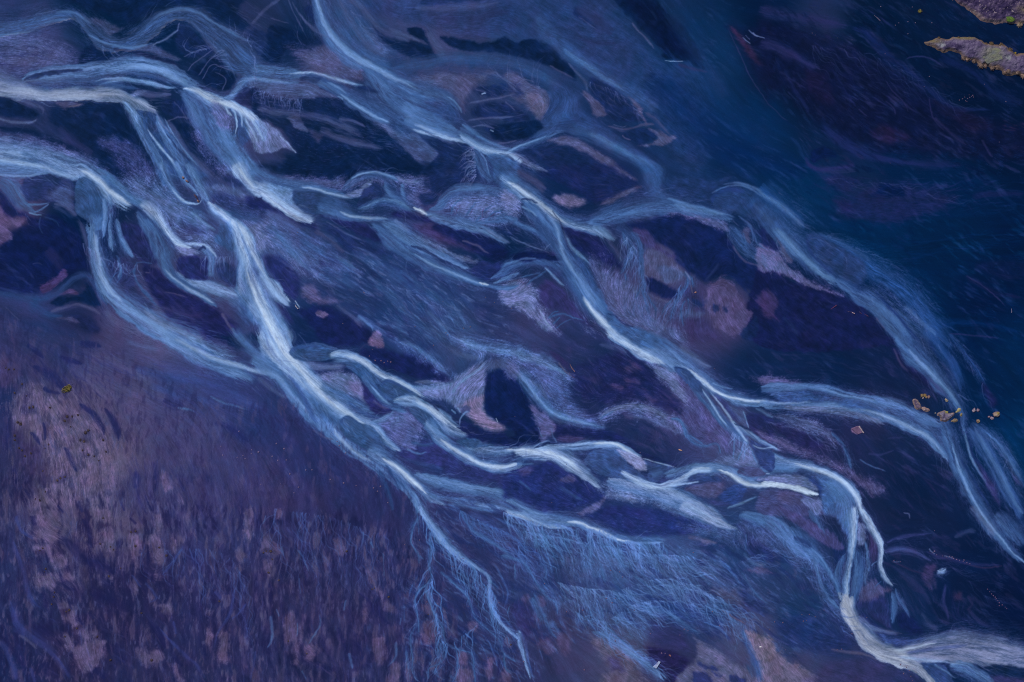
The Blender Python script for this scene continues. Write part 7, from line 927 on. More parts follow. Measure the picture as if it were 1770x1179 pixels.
# named stretches of the river and bars: (ids in the plan, kind, label)
NAMED = [
 (['channel_1'], 'river_channel', 'blue S-curved river channel along the top left corner'),
 (['channel_2'], 'river_channel', 'broad pale blue channel arching just above the near-white left channel'),
 (['channel_3'], 'river_channel', 'near-white silty channel running in flat from the left edge'),
 (['channel_4', 'channel_5'], 'river_channel', 'narrow twin strands dropping from the tip of the near-white channel'),
 (['channel_6', 'channel_7', 'channel_20'], 'river_channel', 'pale braid spreading from a bright fan, then a white tongue, upper left'),
 (['channel_8'], 'river_channel', 'soft blue channel entering at the top edge left of centre'),
 (['channel_9', 'channel_10'], 'river_channel', 'wide blue channel under the top-edge one, right of the largest dark bar'),
 (['channel_11', 'channel_12', 'channel_13'], 'river_channel', 'wide milky channel entering the left edge below the near-white one'),
 (['channel_15'], 'river_channel', 'small faded channel at the left edge beside the grey grainy bar'),
 (['channel_14', 'channel_37'], 'river_channel', 'long milky channel bending from the dark oval pool down to the trunk'),
 (['channel_16', 'channel_17'], 'river_channel', 'curving channel around the small dark bar ringed by a hook of water'),
 (['channel_18'], 'river_channel', 'bright tongue of silty water tapering to a point, left of centre'),
 (['channel_19', 'channel_38'], 'river_channel', 'brightest and widest trunk channel in the left middle'),
 (['channel_39'], 'river_channel', 'blue channel hugging the lower left side of the bright trunk'),
 (['channel_21', 'channel_22'], 'river_channel', 'soft channel passing both ends of the square-headed blue pool'),
 (['channel_23', 'channel_24'], 'river_channel', 'small arched channel looping over the round grainy bar'),
 (['channel_25'], 'river_channel', 'pale ragged channel running right from a white junction point'),
 (['channel_26'], 'river_channel', 'blue channel curving round a hairy fan of rivulets at the top centre'),
 (['channel_27'], 'river_channel', 'thin blue rivulet ending beside the diagonal centre channel'),
 (['channel_28', 'channel_29'], 'river_channel', 'twin-crested channel bounding the upper edge of the blue centre plain'),
 (['channel_30'], 'river_channel', 'arched channel joining the diagonal centre channel from the left'),
 (['channel_31'], 'river_channel', 'bright channel running down right from the top centre confluence'),
 (['channel_32', 'channel_47'], 'river_channel', 'long diagonal channel with a white lower crest through the centre'),
 (['channel_33'], 'river_channel', 'smooth blue channel linking the centre to the wide right-hand river'),
 (['channel_34', 'channel_36', 'channel_57'], 'river_channel', 'main right-hand channel sweeping down to the rock outcrops'),
 (['channel_35'], 'river_channel', 'dim blue channel along the outer side of the main right-hand one'),
 (['channel_40'], 'river_channel', 'white crested channel below the lowest oval pool of the trunk'),
 (['channel_41'], 'river_channel', 'white channel crest bending along the upper side of three blue pools'),
 (['channel_42'], 'river_channel', 'small blue channel round the upper edge of a purple lens-shaped bar'),
 (['channel_43'], 'river_channel', 'short bright channel below the second of the three blue pools'),
 (['channel_44'], 'river_channel', 'white channel bending under the large black oval bar'),
 (['channel_45'], 'river_channel', 'wide pale channel splitting off the trunk to the right, low centre'),
 (['channel_46'], 'river_channel', 'faint ragged wash of silt above the large black oval bar'),
 (['channel_48', 'channel_63'], 'river_channel', 'pale channel running from the centre right to below the rock outcrops'),
 (['channel_49', 'channel_50'], 'river_channel', 'narrow bright strands falling steeply to the lower right confluence'),
 (['channel_51'], 'river_channel', 'pale mauve arc of silt ending in a blue rivulet'),
 (['channel_52'], 'river_channel', 'white channel along the upper edge of the lens-shaped blue-black bar'),
 (['channel_53'], 'river_channel', 'pale channel arching over the feathery grey pool'),
 (['channel_54', 'channel_55', 'channel_67'], 'river_channel', 'white sinuous channel ending in a bright blunt tip, lower right'),
 (['channel_56'], 'river_channel', 'broad pale tongue of silt tapering to the right, low centre'),
 (['channel_58'], 'river_channel', 'wide blue channel leaving the right edge below the rock outcrops'),
 (['channel_59', 'channel_60', 'channel_61'], 'river_channel', 'faint blue braids at the right edge below the small boulders'),
 (['channel_62'], 'river_channel', 'upper of the two pale channels running right to the rock outcrops'),
 (['channel_64'], 'river_channel', 'pale grainy silt tail under the channels left of the outcrops'),
 (['channel_65'], 'river_channel', 'grainy mauve silt fan ending in a thin blue rivulet, right of centre'),
 (['channel_66'], 'river_channel', 'pale channel bending sharply down towards the white lower right confluence'),
 (['channel_68'], 'river_channel', 'straight white strand falling to the white lower right confluence'),
 (['channel_69'], 'river_channel', 'white strand curving down right of the straight white strand'),
 (['channel_70', 'channel_71', 'channel_72'], 'river_channel', 'thin blue strands on both sides of the straight white strand'),
 (['channel_73'], 'river_channel', 'whitest crisp-edged channel at the lower right corner'),
 (['channel_74'], 'river_channel', 'broad lilac-white channel leaving the right edge at the bottom'),
 (['channel_75'], 'river_channel', 'pale blue channel at the bottom edge below the lilac-white one'),
 (['channel_76', 'channel_77'], 'river_channel', 'braided blue rivulets reaching the white confluence from the left'),
 (['channel_78', 'channel_79'], 'river_channel', 'pale channel edged with many hair-like rivulets, bottom centre'),
 (['channel_80'], 'river_channel', 'straight blue braid crossing the bottom edge beside a dark bar'),
 (['channel_81'], 'river_channel', 'forking blue stream running down to the bottom edge'),
 (['bar_1'], 'sandbar', 'long dark sandbar along the top left edge'),
 (['bar_2'], 'sandbar', 'small dark bar under the dip of the S-curved channel'),
 (['bar_3'], 'sandbar', 'navy bar inside the upper bend of the S-curved channel'),
 (['bar_4'], 'sandbar', 'dark bar crossed by thin branching silt lines, upper left'),
 (['bar_5'], 'sandbar', 'dark bar with a pale rim at the left edge'),
 (['bar_6'], 'sandbar', 'large dark bar below the near-white left channel'),
 (['bar_7', 'bar_8'], 'sandbar', 'narrow dark diagonal bar between two falling blue braids'),
 (['bar_9'], 'sandbar', 'angular dark bar left of the top-edge channel'),
 (['bar_10'], 'sandbar', 'dark wedge-shaped bar right of the top-edge channel'),
 (['bar_11'], 'sandbar', 'long thin dark bar curving along the top centre'),
 (['bar_12'], 'sandbar', 'dark streaky bar among silt strands, upper centre'),
 (['bar_13'], 'sandbar', 'largest dark diagonal bar in the upper left middle'),
 (['bar_14'], 'sandbar', 'grainy dark bar right of the largest diagonal bar'),
 (['bar_15'], 'sandbar', 'black bar hanging from the top edge right of centre'),
 (['bar_16'], 'sandbar', 'dark smooth bar left of the Y-shaped junction at the top centre'),
 (['bar_17'], 'sandbar', 'navy bar with pinkish flanks right of the Y-shaped junction'),
 (['bar_18'], 'sandbar', 'oval navy bar with pinkish rim below the Y-shaped junction'),
 (['bar_19'], 'sandbar', 'vast brown-black sand plain at the top right under the mossy islets'),
 (['bar_20'], 'sandbar', 'grey grainy bar left of the dark oval pool'),
 (['bar_21'], 'sandbar', 'dark bar with rosy patches at the left edge'),
 (['bar_22'], 'sandbar', 'small black bar between two faint curved washes at the left'),
 (['bar_23'], 'sandbar', 'grey-blue bar right of the long bending milky channel'),
 (['bar_24'], 'sandbar', 'dark lens of sand above the long bending milky channel'),
 (['bar_25'], 'sandbar', 'small round dark bar enclosed by a hook of water'),
 (['bar_26'], 'sandbar', 'round grainy bar under the small arched channel'),
 (['bar_27', 'bar_28'], 'sandbar', 'narrow dark bar below the square-headed blue pool'),
 (['bar_29'], 'sandbar', 'dark elongated bar with a pinkish streak, upper centre'),
 (['bar_30'], 'sandbar', 'dark bar right of the tapering bright tongue'),
 (['bar_31'], 'sandbar', 'dark bar above the row of blue pools, left of centre'),
 (['bar_32'], 'sandbar', 'large dark bar right of centre under the smooth blue channel'),
 (['bar_33'], 'sandbar', 'small dark wedge right of the diagonal centre channel'),
 (['bar_34'], 'sandbar', 'thin black bar left of the diagonal centre channel'),
 (['bar_35'], 'sandbar', 'small dark bar between two thin streams on mauve silt'),
 (['bar_36'], 'sandbar', 'purple lens-shaped bar between the trunk and the three pools'),
 (['bar_37'], 'sandbar', 'dull purple bar right of the lower trunk channel'),
 (['bar_38'], 'sandbar', 'large black oval bar in the lower centre'),
 (['bar_39'], 'sandbar', 'dark bar with a rosy cap left of the large black oval bar'),
 (['bar_40'], 'sandbar', 'dark band of sand above the channel arching over the feathery pool'),
 (['bar_41'], 'sandbar', 'wide purplish dark bar in the right centre'),
 (['bar_42'], 'sandbar', 'small smooth greyish mound-like bar at the lower right confluence'),
 (['bar_43'], 'sandbar', 'blue-black lens-shaped bar in the low centre'),
 (['bar_45'], 'sandbar', 'dark strip of sand under the lilac-white channel'),
 (['bar_46'], 'sandbar', 'smooth dark blue bar left of the broad tapering tongue'),
 (['bar_47'], 'sandbar', 'dark purple bar by the bottom edge with a pale slab on it'),
 (['scour_1'], 'river_pool', 'dark blue oval pool at the head of the long bending channel'),
 (['scour_2'], 'river_pool', 'square-headed blue pool in the upper left middle'),
 (['scour_3'], 'river_pool', 'dull blue pool above the smooth linking channel'),
 (['scour_4'], 'river_pool', 'round-headed blue pool where the right-hand river begins'),
 (['scour_5'], 'river_pool', 'grey-blue lens of still water beside the right-hand channel'),
 (['scour_6'], 'river_pool', 'lowest oval blue pool beside the trunk channel'),
 (['scour_7'], 'river_pool', 'blue pool right of the trunk, first of the bending row'),
 (['scour_8', 'scour_9', 'scour_10'], 'river_pool', 'chain of three leaf-shaped blue pools under a white crest'),
 (['scour_12'], 'river_pool', 'small wedge of dark water where the diagonal channel splits'),
 (['scour_13'], 'river_pool', 'feathery grey-blue pool in the lower right centre'),
 (['scour_14'], 'river_pool', 'fin-shaped dark blue pool right of the feathery pool'),
 (['scour_16'], 'river_pool', 'dark pool above the small greyish mound-like bar'),
 (['scour_17'], 'river_pool', 'dark blue pool at the bottom edge right of the whitest channel'),
]
# ---------------------------------------------------------------- Blender
import bpy, bmesh
from mathutils import Vector, noise as mnoise
S_ = .5                                                     # metres per plan unit
scene = bpy.context.scene; COL = scene.collection
def wx(x): return (x - FW / 2) * S_
def wy(y): return (FH / 2 - y) * S_
GAIN = np.array(GAIN_RGB)
def srgb_lin(c):
    c = np.asarray(c, np.float64) / 255.
    return np.where(c <= .04045, c / 12.92, ((c + .055) / 1.055) ** 2.4)
def albedo(c): return np.clip(srgb_lin(c) / GAIN, .0008, .93)

# gentle relief: braids lie a little below the bars
Wb = WATER.copy()
for _ in range(6): Wb = (Wb + np.roll(Wb, 1, 0) + np.roll(Wb, -1, 0) + np.roll(Wb, 1, 1) + np.roll(Wb, -1, 1)) / 5
Z = .55 * (fbm(GX / 70, GY / 70, 4, 61) - .5) - .35 * Wb + (1 - Wb) * (.016 * np.clip(L2, -2, 2) + .03 * (fbm(GX / 6, GY / 6, 3, 63) - .5))
Z = Z.astype(np.float32)
def zat(x, y):
    i = int(min(max(round((x + MAR) / CELL), 0), NX - 1)); j = int(min(max(round((y + MAR) / CELL), 0), NY - 1))
    return float(Z[j, i])

def grid_mesh(name, X, Y, Zs, C, quads):
    me = bpy.data.meshes.new(name); n = len(X)
    me.vertices.add(n); me.vertices.foreach_set('co', np.stack([X, Y, Zs], -1).astype(np.float32).ravel())
    m = len(quads); me.loops.add(m * 4); me.polygons.add(m)
    me.loops.foreach_set('vertex_index', quads.astype(np.int32).ravel())
    me.polygons.foreach_set('loop_start', np.arange(0, m * 4, 4, dtype=np.int32))
    me.update(calc_edges=True)
    me.polygons.foreach_set('use_smooth', np.ones(m, bool))
    at = me.color_attributes.new('sediment', 'FLOAT_COLOR', 'POINT')
    at.data.foreach_set('color', np.concatenate([C, np.ones((n, 1))], 1).astype(np.float32).ravel())
    return me
def link(name, me, parent=None, loc=None):
    o = bpy.data.objects.new(name, me); COL.objects.link(o)
    if parent is not None: o.parent = parent
    if loc is not None: o.location = loc
    return o
def tag(o, label=None, cat=None, group=None, kind=None):
    for k, v in (('label', label), ('category', cat), ('group', group), ('kind', kind)):
        if v: o[k] = v
    return o

def mat(name, rough=.9, spec=.2, attr='sediment', grain=.12, gscale=3.0, bump=.15, bscale=2.0, ripple=False, color=None):
    m = bpy.data.materials.new(name); m.use_nodes = True; nt = m.node_tree; N = nt.nodes; Lk = nt.links
    b = N['Principled BSDF']; b.inputs['Roughness'].default_value = rough; b.inputs['Specular IOR Level'].default_value = spec
    tc = N.new('ShaderNodeTexCoord'); no = N.new('ShaderNodeTexNoise'); no.inputs['Scale'].default_value = gscale; no.inputs['Detail'].default_value = 5
    Lk.new(tc.outputs['Object'], no.inputs['Vector'])
    mp = N.new('ShaderNodeMapRange'); mp.inputs['From Min'].default_value = .25; mp.inputs['From Max'].default_value = .75
    mp.inputs['To Min'].default_value = 1 - grain; mp.inputs['To Max'].default_value = 1 + grain; Lk.new(no.outputs['Fac'], mp.inputs['Value'])
    if attr:
        a = N.new('ShaderNodeAttribute'); a.attribute_name = attr; src = a.outputs['Color']
    else:
        a = N.new('ShaderNodeRGB'); a.outputs[0].default_value = (*color, 1); src = a.outputs[0]
    mu = N.new('ShaderNodeVectorMath'); mu.operation = 'SCALE'; Lk.new(src, mu.inputs[0]); Lk.new(mp.outputs['Result'], mu.inputs['Scale'])
    Lk.new(mu.outputs['Vector'], b.inputs['Base Color'])
    n2 = N.new('ShaderNodeTexNoise'); n2.inputs['Scale'].default_value = bscale; n2.inputs['Detail'].default_value = 4; Lk.new(tc.outputs['Object'], n2.inputs['Vector'])
    bp = N.new('ShaderNodeBump'); bp.inputs['Strength'].default_value = bump; bp.inputs['Distance'].default_value = .1
    Lk.new(n2.outputs['Fac'], bp.inputs['Height']); Lk.new(bp.outputs['Normal'], b.inputs['Normal'])
    return m
M_SAND = mat('volcanic_sand', .95, .03, grain=.16, gscale=1.6, bump=.35, bscale=1.2)
M_WATER = mat('silty_water', .28, .10, grain=.05, gscale=.8, bump=.10, bscale=1.5)
M_ROCK = mat('lava_rock', .9, .2, 'tint', grain=.35, gscale=2.2, bump=.6, bscale=2.5)
M_MOSS = mat('moss', .95, .1, 'tint', grain=.4, gscale=2.5, bump=.8, bscale=3.)
M_LEAF = mat('tussock', .9, .1, 'tint', grain=.25, gscale=4., bump=.0, bscale=3.)
M_WOOD = mat('bleached_wood', .8, .2, 'tint', grain=.25, gscale=6., bump=.3, bscale=8.)

# one ground sheet, fine in the frame and stretched out to the horizon
ring = [60., 240., 1000., 4000., 16000.]
pad = len(ring)
gxe = np.concatenate([[gx[0] - r for r in ring[::-1]], gx, [gx[-1] + r for r in ring]])
gye = np.concatenate([[gy[0] - r for r in ring[::-1]], gy, [gy[-1] + r for r in ring]])
EX, EY = np.meshgrid(gxe, gye)
CE = np.pad(albedo(IMG), ((pad, pad), (pad, pad), (0, 0)), mode='edge')
CE[:pad] = albedo((38, 44, 100)); CE[-pad:] = albedo((44, 46, 104)); CE[:, :pad] = albedo((44, 50, 110)); CE[:, -pad:] = albedo((20, 32, 88))
ZE = np.pad(Z, pad, mode='edge')
nxe, nye = len(gxe), len(gye)
idx = np.arange(nxe * nye).reshape(nye, nxe)
quads = np.stack([idx[1:, :-1], idx[1:, 1:], idx[:-1, 1:], idx[:-1, :-1]], -1).reshape(-1, 4)
g_me = grid_mesh('ground', wx(EX).ravel(), wy(EY).ravel(), ZE.ravel(), CE.reshape(-1, 3), quads)
g_me.materials.append(M_SAND)
tag(link('ground', g_me), 'dark volcanic sand plain streaked with mauve and blue silt', 'ground', kind='structure')

# river channels, pools and sandbars: sheets of the same plan, each its own object just above the ground
ALB = albedo(IMG)
gid = np.arange(NX * NY).reshape(NY, NX)
for ids, nm, label in NAMED:
    sel = np.isin(OWNER, [OWN_NAMES.index(q) for q in ids if q in OWN_NAMES]).astype(np.float32)
    for _ in range(2): sel = (2 * sel + np.roll(sel, 1, 0) + np.roll(sel, -1, 0) + np.roll(sel, 1, 1) + np.roll(sel, -1, 1)) / 6
    sel = sel > .5
    sel = sel[:-1, :-1]
    if sel.sum() < 60: continue
    q = np.stack([gid[1:, :-1], gid[1:, 1:], gid[:-1, 1:], gid[:-1, :-1]], -1)[sel]
    u, inv = np.unique(q, return_inverse=True); inv = inv.reshape(-1, 4)
    me = grid_mesh(nm, wx(GX.ravel()[u]), wy(GY.ravel()[u]), Z.ravel()[u] + (.03 if nm != 'sandbar' else .02), ALB.reshape(-1, 3)[u], inv)
    me.materials.append(M_SAND if nm == 'sandbar' else M_WATER)
    tag(link(nm, me), label, {'river_channel': 'river channel', 'sandbar': 'sandbar', 'river_pool': 'pool'}[nm], kind='structure')

# ---------------------------------------------------------------- rocks, moss, tussocks
def paint(me, fn):
    at = me.color_attributes.new('tint', 'FLOAT_COLOR', 'POINT')
    buf = []
    for v in me.vertices: buf.extend((*[float(t) for t in albedo(fn(v.co, v.normal))], 1.))
    at.data.foreach_set('color', buf)
def mixc(a, b, t): return tuple(p + (q - p) * t for p, q in zip(a, b))
def n3(p, s, o=0.): return mnoise.fractal(Vector((p.x * s + o, p.y * s - o, p.z * s + 2 * o)), 1., 2., 4) * .5 + .5
R0 = random.Random(11)
def boulder_mesh(name, rx, ry, rz, seed, top, low, smooth=False):
    bm = bmesh.new(); bmesh.ops.create_icosphere(bm, subdivisions=3, radius=1.)
    for v in bm.verts:
        d = 1 + .34 * mnoise.fractal(v.co * 1.3 + Vector((seed * 3.1, seed, 0)), 1., 2., 3) + .10 * mnoise.noise(v.co * 4.5 + Vector((seed, 0, seed)))
        f = v.co * d
        v.co = Vector((f.x * rx, f.y * ry, max(-.25, f.z * (1. if f.z > 0 else .4)) * rz))
    me = bpy.data.meshes.new(name); bm.to_mesh(me); bm.free()
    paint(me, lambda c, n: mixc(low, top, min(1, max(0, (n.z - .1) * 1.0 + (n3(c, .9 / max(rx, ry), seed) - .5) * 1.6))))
    me.materials.append(M_ROCK); return me
def boulder(x, y, rx, ry, rz, rot, top, low, label, cat='boulder', name='boulder', group=None, seed=None):
    seed = seed if seed is not None else R0.uniform(0, 40); top = mixc(top, (92, 84, 112), .3); low = mixc(low, (60, 54, 88), .3)
    o = link(name, boulder_mesh(name, rx * S_, ry * S_, rz * S_, seed, top, low), loc=(wx(x), wy(y), zat(x, y)))
    o.rotation_euler = (0, 0, rot); return tag(o, label, cat, group)
def tussock_mesh(name, r, h, n, c1, c2, seed):
    """a low cushion of many small blades over a lumpy heart"""
    R = random.Random(seed); bm = bmesh.new()
    bmesh.ops.create_icosphere(bm, subdivisions=2, radius=1.)
    for v in bm.verts:
        d = 1 + .35 * mnoise.noise(v.co * 1.7 + Vector((seed * 1.3, 0, 0)))
        v.co = Vector((v.co.x * d * r * .8, v.co.y * d * r * .8, max(-.05, v.co.z * d * h * .75)))
    nb = len(bm.verts)
    for k in range(n):
        a = R.uniform(0, 2 * math.pi); q = math.sqrt(R.random()); lump = 1 + .3 * mnoise.noise(Vector((math.cos(a) * 1.5 + seed, math.sin(a) * 1.5, 0)))
        rr = q * r * lump; z = h * math.sqrt(max(.03, 1 - q * q)) * R.uniform(.6, 1.0); s = r * R.uniform(.12, .26)
        p = Vector((math.cos(a) * rr, math.sin(a) * rr, z)); out = Vector((math.cos(a) * q, math.sin(a) * q, R.uniform(.4, 1.2))).normalized()
        t = out.cross(Vector((R.gauss(0, 1), R.gauss(0, 1), R.gauss(0, 1)))).normalized(); u = (out * R.uniform(.3, 1.) + out.cross(t) * R.uniform(.3, 1.)).normalized()
        vs = [bm.verts.new(p - t * s * .4), bm.verts.new(p + t * s * .4), bm.verts.new(p + u * s + t * s * .1), bm.verts.new(p + u * s - t * s * .15)]
        bm.faces.new(vs)
    me = bpy.data.meshes.new(name); bm.to_mesh(me); bm.free()
    paint(me, lambda c, n: mixc(c1, c2, min(1, max(0, n3(c, 1.3 / r, seed) * 1.7 - .35))))
    me.materials.append(M_LEAF); return me
def tussock(x, y, r, c1, c2, label, group=None, name='tussock', cat='tussock', n=150, h=.55, parent=None, z=None, seed=None):
    seed = seed if seed is not None else R0.uniform(0, 60)
    o = link(name, tussock_mesh(name, r * S_, r * S_ * h, n, c1, c2, seed), loc=(wx(x), wy(y), zat(x, y) if z is None else z))
    o.rotation_euler = (0, 0, R0.uniform(0, 6)); return tag(o, label, cat, group)

def inpoly(P_, x, y):
    r = False
    for i in range(len(P_)):
        ax, ay = P_[i]; bx_, by_ = P_[i - 1]
        if (ay > y) != (by_ > y) and x < (bx_ - ax) * (y - ay) / (by_ - ay) + ax: r = not r
    return r
def islet_mesh(name, pts, step, height, edge, colour, seed, rough=.5):
    """rocky ground inside an outline: rises from the outline over `edge` plan units, broken by crags"""
    q = spline([(a, b, 1) for a, b in pts], 2., True)[:, :2]
    x0, y0 = q.min(0) - 3; x1, y1 = q.max(0) + 3
    xs = np.arange(x0, x1, step); ys = np.arange(y0, y1, step); X, Y = np.meshgrid(xs, ys)
    wX = X + 5 * (fbm(X / 9, Y / 9, 4, seed) - .5); wY = Y + 5 * (fbm(X / 9, Y / 9, 4, seed + 2) - .5)
    D = np.full(X.shape, 1e9); ins = np.zeros(X.shape, bool)
    for i in range(len(q)):
        ax, ay = q[i]; bx_, by_ = q[(i + 1) % len(q)]; dx, dy = bx_ - ax, by_ - ay
        t = np.clip(((wX - ax) * dx + (wY - ay) * dy) / (dx * dx + dy * dy + 1e-9), 0, 1)
        D = np.minimum(D, (wX - ax - t * dx) ** 2 + (wY - ay - t * dy) ** 2)
        if ay != by_: ins ^= ((ay > wY) != (by_ > wY)) & (wX < (bx_ - ax) * (wY - ay) / (by_ - ay) + ax)
    D = np.sqrt(D) * np.where(ins, 1, -1)
    H_ = height * (sstep(-.5, edge, D) * .6 + .4 * sstep(0, 3 * edge, D)) * (1 - rough + 2 * rough * fbm(X / 7, Y / 7, 4, seed + 5)) + height * .25 * (fbm(X / 2.2, Y / 2.2, 3, seed + 9) - .5) * sstep(0, 3, D)
    base = zat((x0 + x1) / 2, (y0 + y1) / 2)
    H_ = np.where(D > -.8, base + H_ - .02, base - .4)
    keep = (D > -1.5)
    cells = keep[:-1, :-1] & keep[1:, :-1] & keep[:-1, 1:] & keep[1:, 1:]
    idn = np.arange(X.size).reshape(X.shape)
    qd = np.stack([idn[1:, :-1], idn[1:, 1:], idn[:-1, 1:], idn[:-1, :-1]], -1)[cells]
    u, inv = np.unique(qd, return_inverse=True)
    C = colour(X, Y, D)
    me = grid_mesh(name, wx(X.ravel()[u]), wy(Y.ravel()[u]), H_.ravel()[u], albedo(C.reshape(-1, 3)[u]), inv.reshape(-1, 4))
    me.color_attributes[0].name = 'tint'; me.materials.append(M_ROCK)
    me.flip_normals() if False else None
    return me, (lambda x, y: float(H_[min(max(int((y - y0) / step), 0), H_.shape[0] - 1), min(max(int((x - x0) / step), 0), H_.shape[1] - 1)]))
def ramp(t, *cs):
    """cs = (pos, rgb) pairs"""
    out = np.zeros(t.shape + (3,))
    for k in range(3): out[..., k] = np.interp(t, [c[0] for c in cs], [c[1][k] for c in cs])
    return out
def blend(a, b, w): return a + (np.array(b, float) - a) * w[..., None]
def spot(X, Y, x, y, rx, ry=None): return np.exp(-(((X - x) / rx) ** 2 + ((Y - y) / (ry or rx)) ** 2))
Q1 = lambda s: [(1590 + float(a.split(',')[0]) / 8.422, float(a.split(',')[1]) / 8.422) for a in s.split()]
Q2 = lambda s: [(1560 + float(a.split(',')[0]) / 9.833, 665 + float(a.split(',')[1]) / 9.833) for a in s.split()]
# --- the two mossy islets in the top right corner
def col_a(X, Y, D):
    n = fbm(X / 6, Y / 6, 4, 71); n2_ = fbm(X / 2, Y / 2, 3, 72)
    C = ramp(np.clip(n * 1.6 - .35, 0, 1), (0, (34, 26, 64)), (.5, (62, 50, 88)), (1, (104, 90, 118)))
    rim = np.clip(sstep(10, 2, D) * (.35 + 1.2 * fbm(X / 4, Y / 4, 3, 73)) * (.25 + .75 * sstep(0, 26, Y)), 0, 1)
    C = blend(C, (150, 130, 124), rim * .8); C = blend(C, (116, 88, 82), sstep(4, .5, D) * .6)
    C = blend(C, (176, 160, 162), np.clip(sstep(.70, .82, n2_) * .9, 0, 1)); C = blend(.9 * C, (128, 116, 92), np.clip(1.4 * spot(X, Y, 1766, 18, 12, 8) * n * 1.4, 0, 1) * .7)
    return C
pa = [(1640, -60), (1645, -2)] + Q1('490,5 560,55 640,110 740,180 840,255 900,300 1020,330 1150,352 1250,335 1300,345 1370,340 1430,350 1520,350') + [(1800, 43), (1850, 50), (1850, -60)]
me, ha = islet_mesh('mossy_islet', pa, .7, 2.6, 6, col_a, 81)
islet_a = tag(link('mossy_islet', me), 'larger dark rocky islet with tan rim cut by the top right corner', 'islet')
def moss(name, x, y, rx, ry, h, rot, cols, seed, parent, hz):
    """a cushion of moss laid over the rock"""
    bm = bmesh.new(); bmesh.ops.create_icosphere(bm, subdivisions=4, radius=1.)
    for v in bm.verts:
        d = 1 + .38 * mnoise.fractal(Vector((v.co.x * 1.6 + seed, v.co.y * 1.6, v.co.z)), 1., 2., 4)
        v.co = Vector((v.co.x * d * rx * S_, v.co.y * d * ry * S_, (max(-.3, v.co.z) * h + .5 * h * (mnoise.noise(v.co * 5 + Vector((seed, 0, 0)))))))
    me_ = bpy.data.meshes.new(name); bm.to_mesh(me_); bm.free()
    paint(me_, lambda c, n: mixc(cols[0], cols[1], min(1, max(0, n3(c, 2.2 / max(rx, ry) / S_, seed) * 1.8 - .4)))); me_.materials.append(M_MOSS)
    o = link(name, me_, parent=parent); o.location = (wx(x), wy(y), hz); o.rotation_euler = (0, 0, rot); return o
o = moss('moss_patch', 1744.5, 34.5, 7.5, 5, .8, .0, ((66, 92, 44), (96, 118, 54)), 3., islet_a, ha(1744, 34)); o['label'] = 'bright green moss cushion'
def col_b(X, Y, D):
    n = fbm(X / 7, Y / 7, 4, 91); n2_ = fbm(X / 2, Y / 2, 3, 92); up = fbm(X / 4, Y / 4, 3, 93)
    C = ramp(np.clip(n * 1.7 - .35, 0, 1), (0, (62, 50, 92)), (.45, (92, 80, 118)), (1, (118, 108, 138)))
    C = blend(C, (120, 116, 128), np.clip(1.5 * spot(X, Y, 1716, 96, 22, 16), 0, 1) * .7)
    C = blend(C, (118, 118, 106), np.clip(1.3 * spot(X, Y, 1713, 96, 15, 12) * (.5 + n), 0, 1) * .8)
    C = blend(C, (146, 150, 156), np.clip(1.5 * spot(X, Y, 1741, 101, 5, 4) + 1.2 * spot(X, Y, 1626, 79, 8, 5), 0, 1) * np.clip(n2_ * 1.9 - .2, 0, 1))
    C = blend(C, (44, 34, 74), np.clip(1.3 * spot(X, Y, 1655, 84, 9, 5), 0, 1) * np.clip(2 - 2.4 * n2_, 0, 1))
    C = blend(C, (118, 96, 82), np.clip(sstep(7, 1.5, D) * (.2 + 1.3 * up), 0, 1) * .85); C = blend(C, (92, 74, 58), sstep(2.4, .3, D) * .6)
    C = blend(C, (112, 102, 74), np.clip(1.6 * spot(X, Y, 1668, 66, 16, 3.5) + 1.2 * spot(X, Y, 1615, 72, 12, 4), 0, 1) * .75)
    return .86 * blend(C, (160, 150, 164), sstep(.70, .80, n2_) * .5)
pb = Q1('50,615 100,590 200,565 270,555 400,565 480,545 600,535 720,535 800,550 880,575 960,625 1060,640 1130,655 1180,640 1250,675 1300,715 1340,745 1400,790 1520,775') + [(1800, 96), (1850, 104), (1850, 150), (1800, 140)] + Q1('1520,1125 1420,1090 1300,1090 1200,1085 1190,1040 1100,985 1050,1000 1000,965 930,940 890,985 850,940 830,900 760,885 700,875 640,860 600,850 590,800 510,770 430,750 350,770 270,735 200,690 100,665')
me, hb = islet_mesh('mossy_islet', pb, .7, 2.8, 6, col_b, 83)
islet_b = tag(link('mossy_islet', me), 'long grey-green mossy islet with pointed left tip, upper right', 'islet')
o = moss('moss_patch', 1715, 97, 17, 12, .5, .25, ((96, 98, 104), (116, 118, 96)), 7., islet_b, hb(1715, 97) - .1); o['label'] = 'olive grey moss on the middle of the islet'
o = moss('lichen_ring', 1628, 79, 7, 4, .35, -.4, ((116, 116, 128), (150, 152, 162)), 9., islet_b, hb(1628, 79) - .1); o['label'] = 'whitish lichen patch near the pointed tip'
for x, y, r in Q1('640,850,0') and [(1590 + a / 8.422, b / 8.422, c / 8.422) for a, b, c in ((630, 850, 34), (690, 862, 34), (790, 892, 36), (885, 955, 48), (950, 962, 34), (1052, 988, 42), (1130, 978, 40), (1275, 1045, 36), (1420, 1062, 34), (1500, 1105, 44), (850, 905, 26), (1230, 1060, 24))]:
    tussock(x, y, r, (92, 76, 74), (154, 130, 118), 'tan tussock on the ragged lower edge of the long mossy islet', 'tussocks along the lower edge of the long mossy islet', z=max(zat(x, y), hb(x, y) - .2))
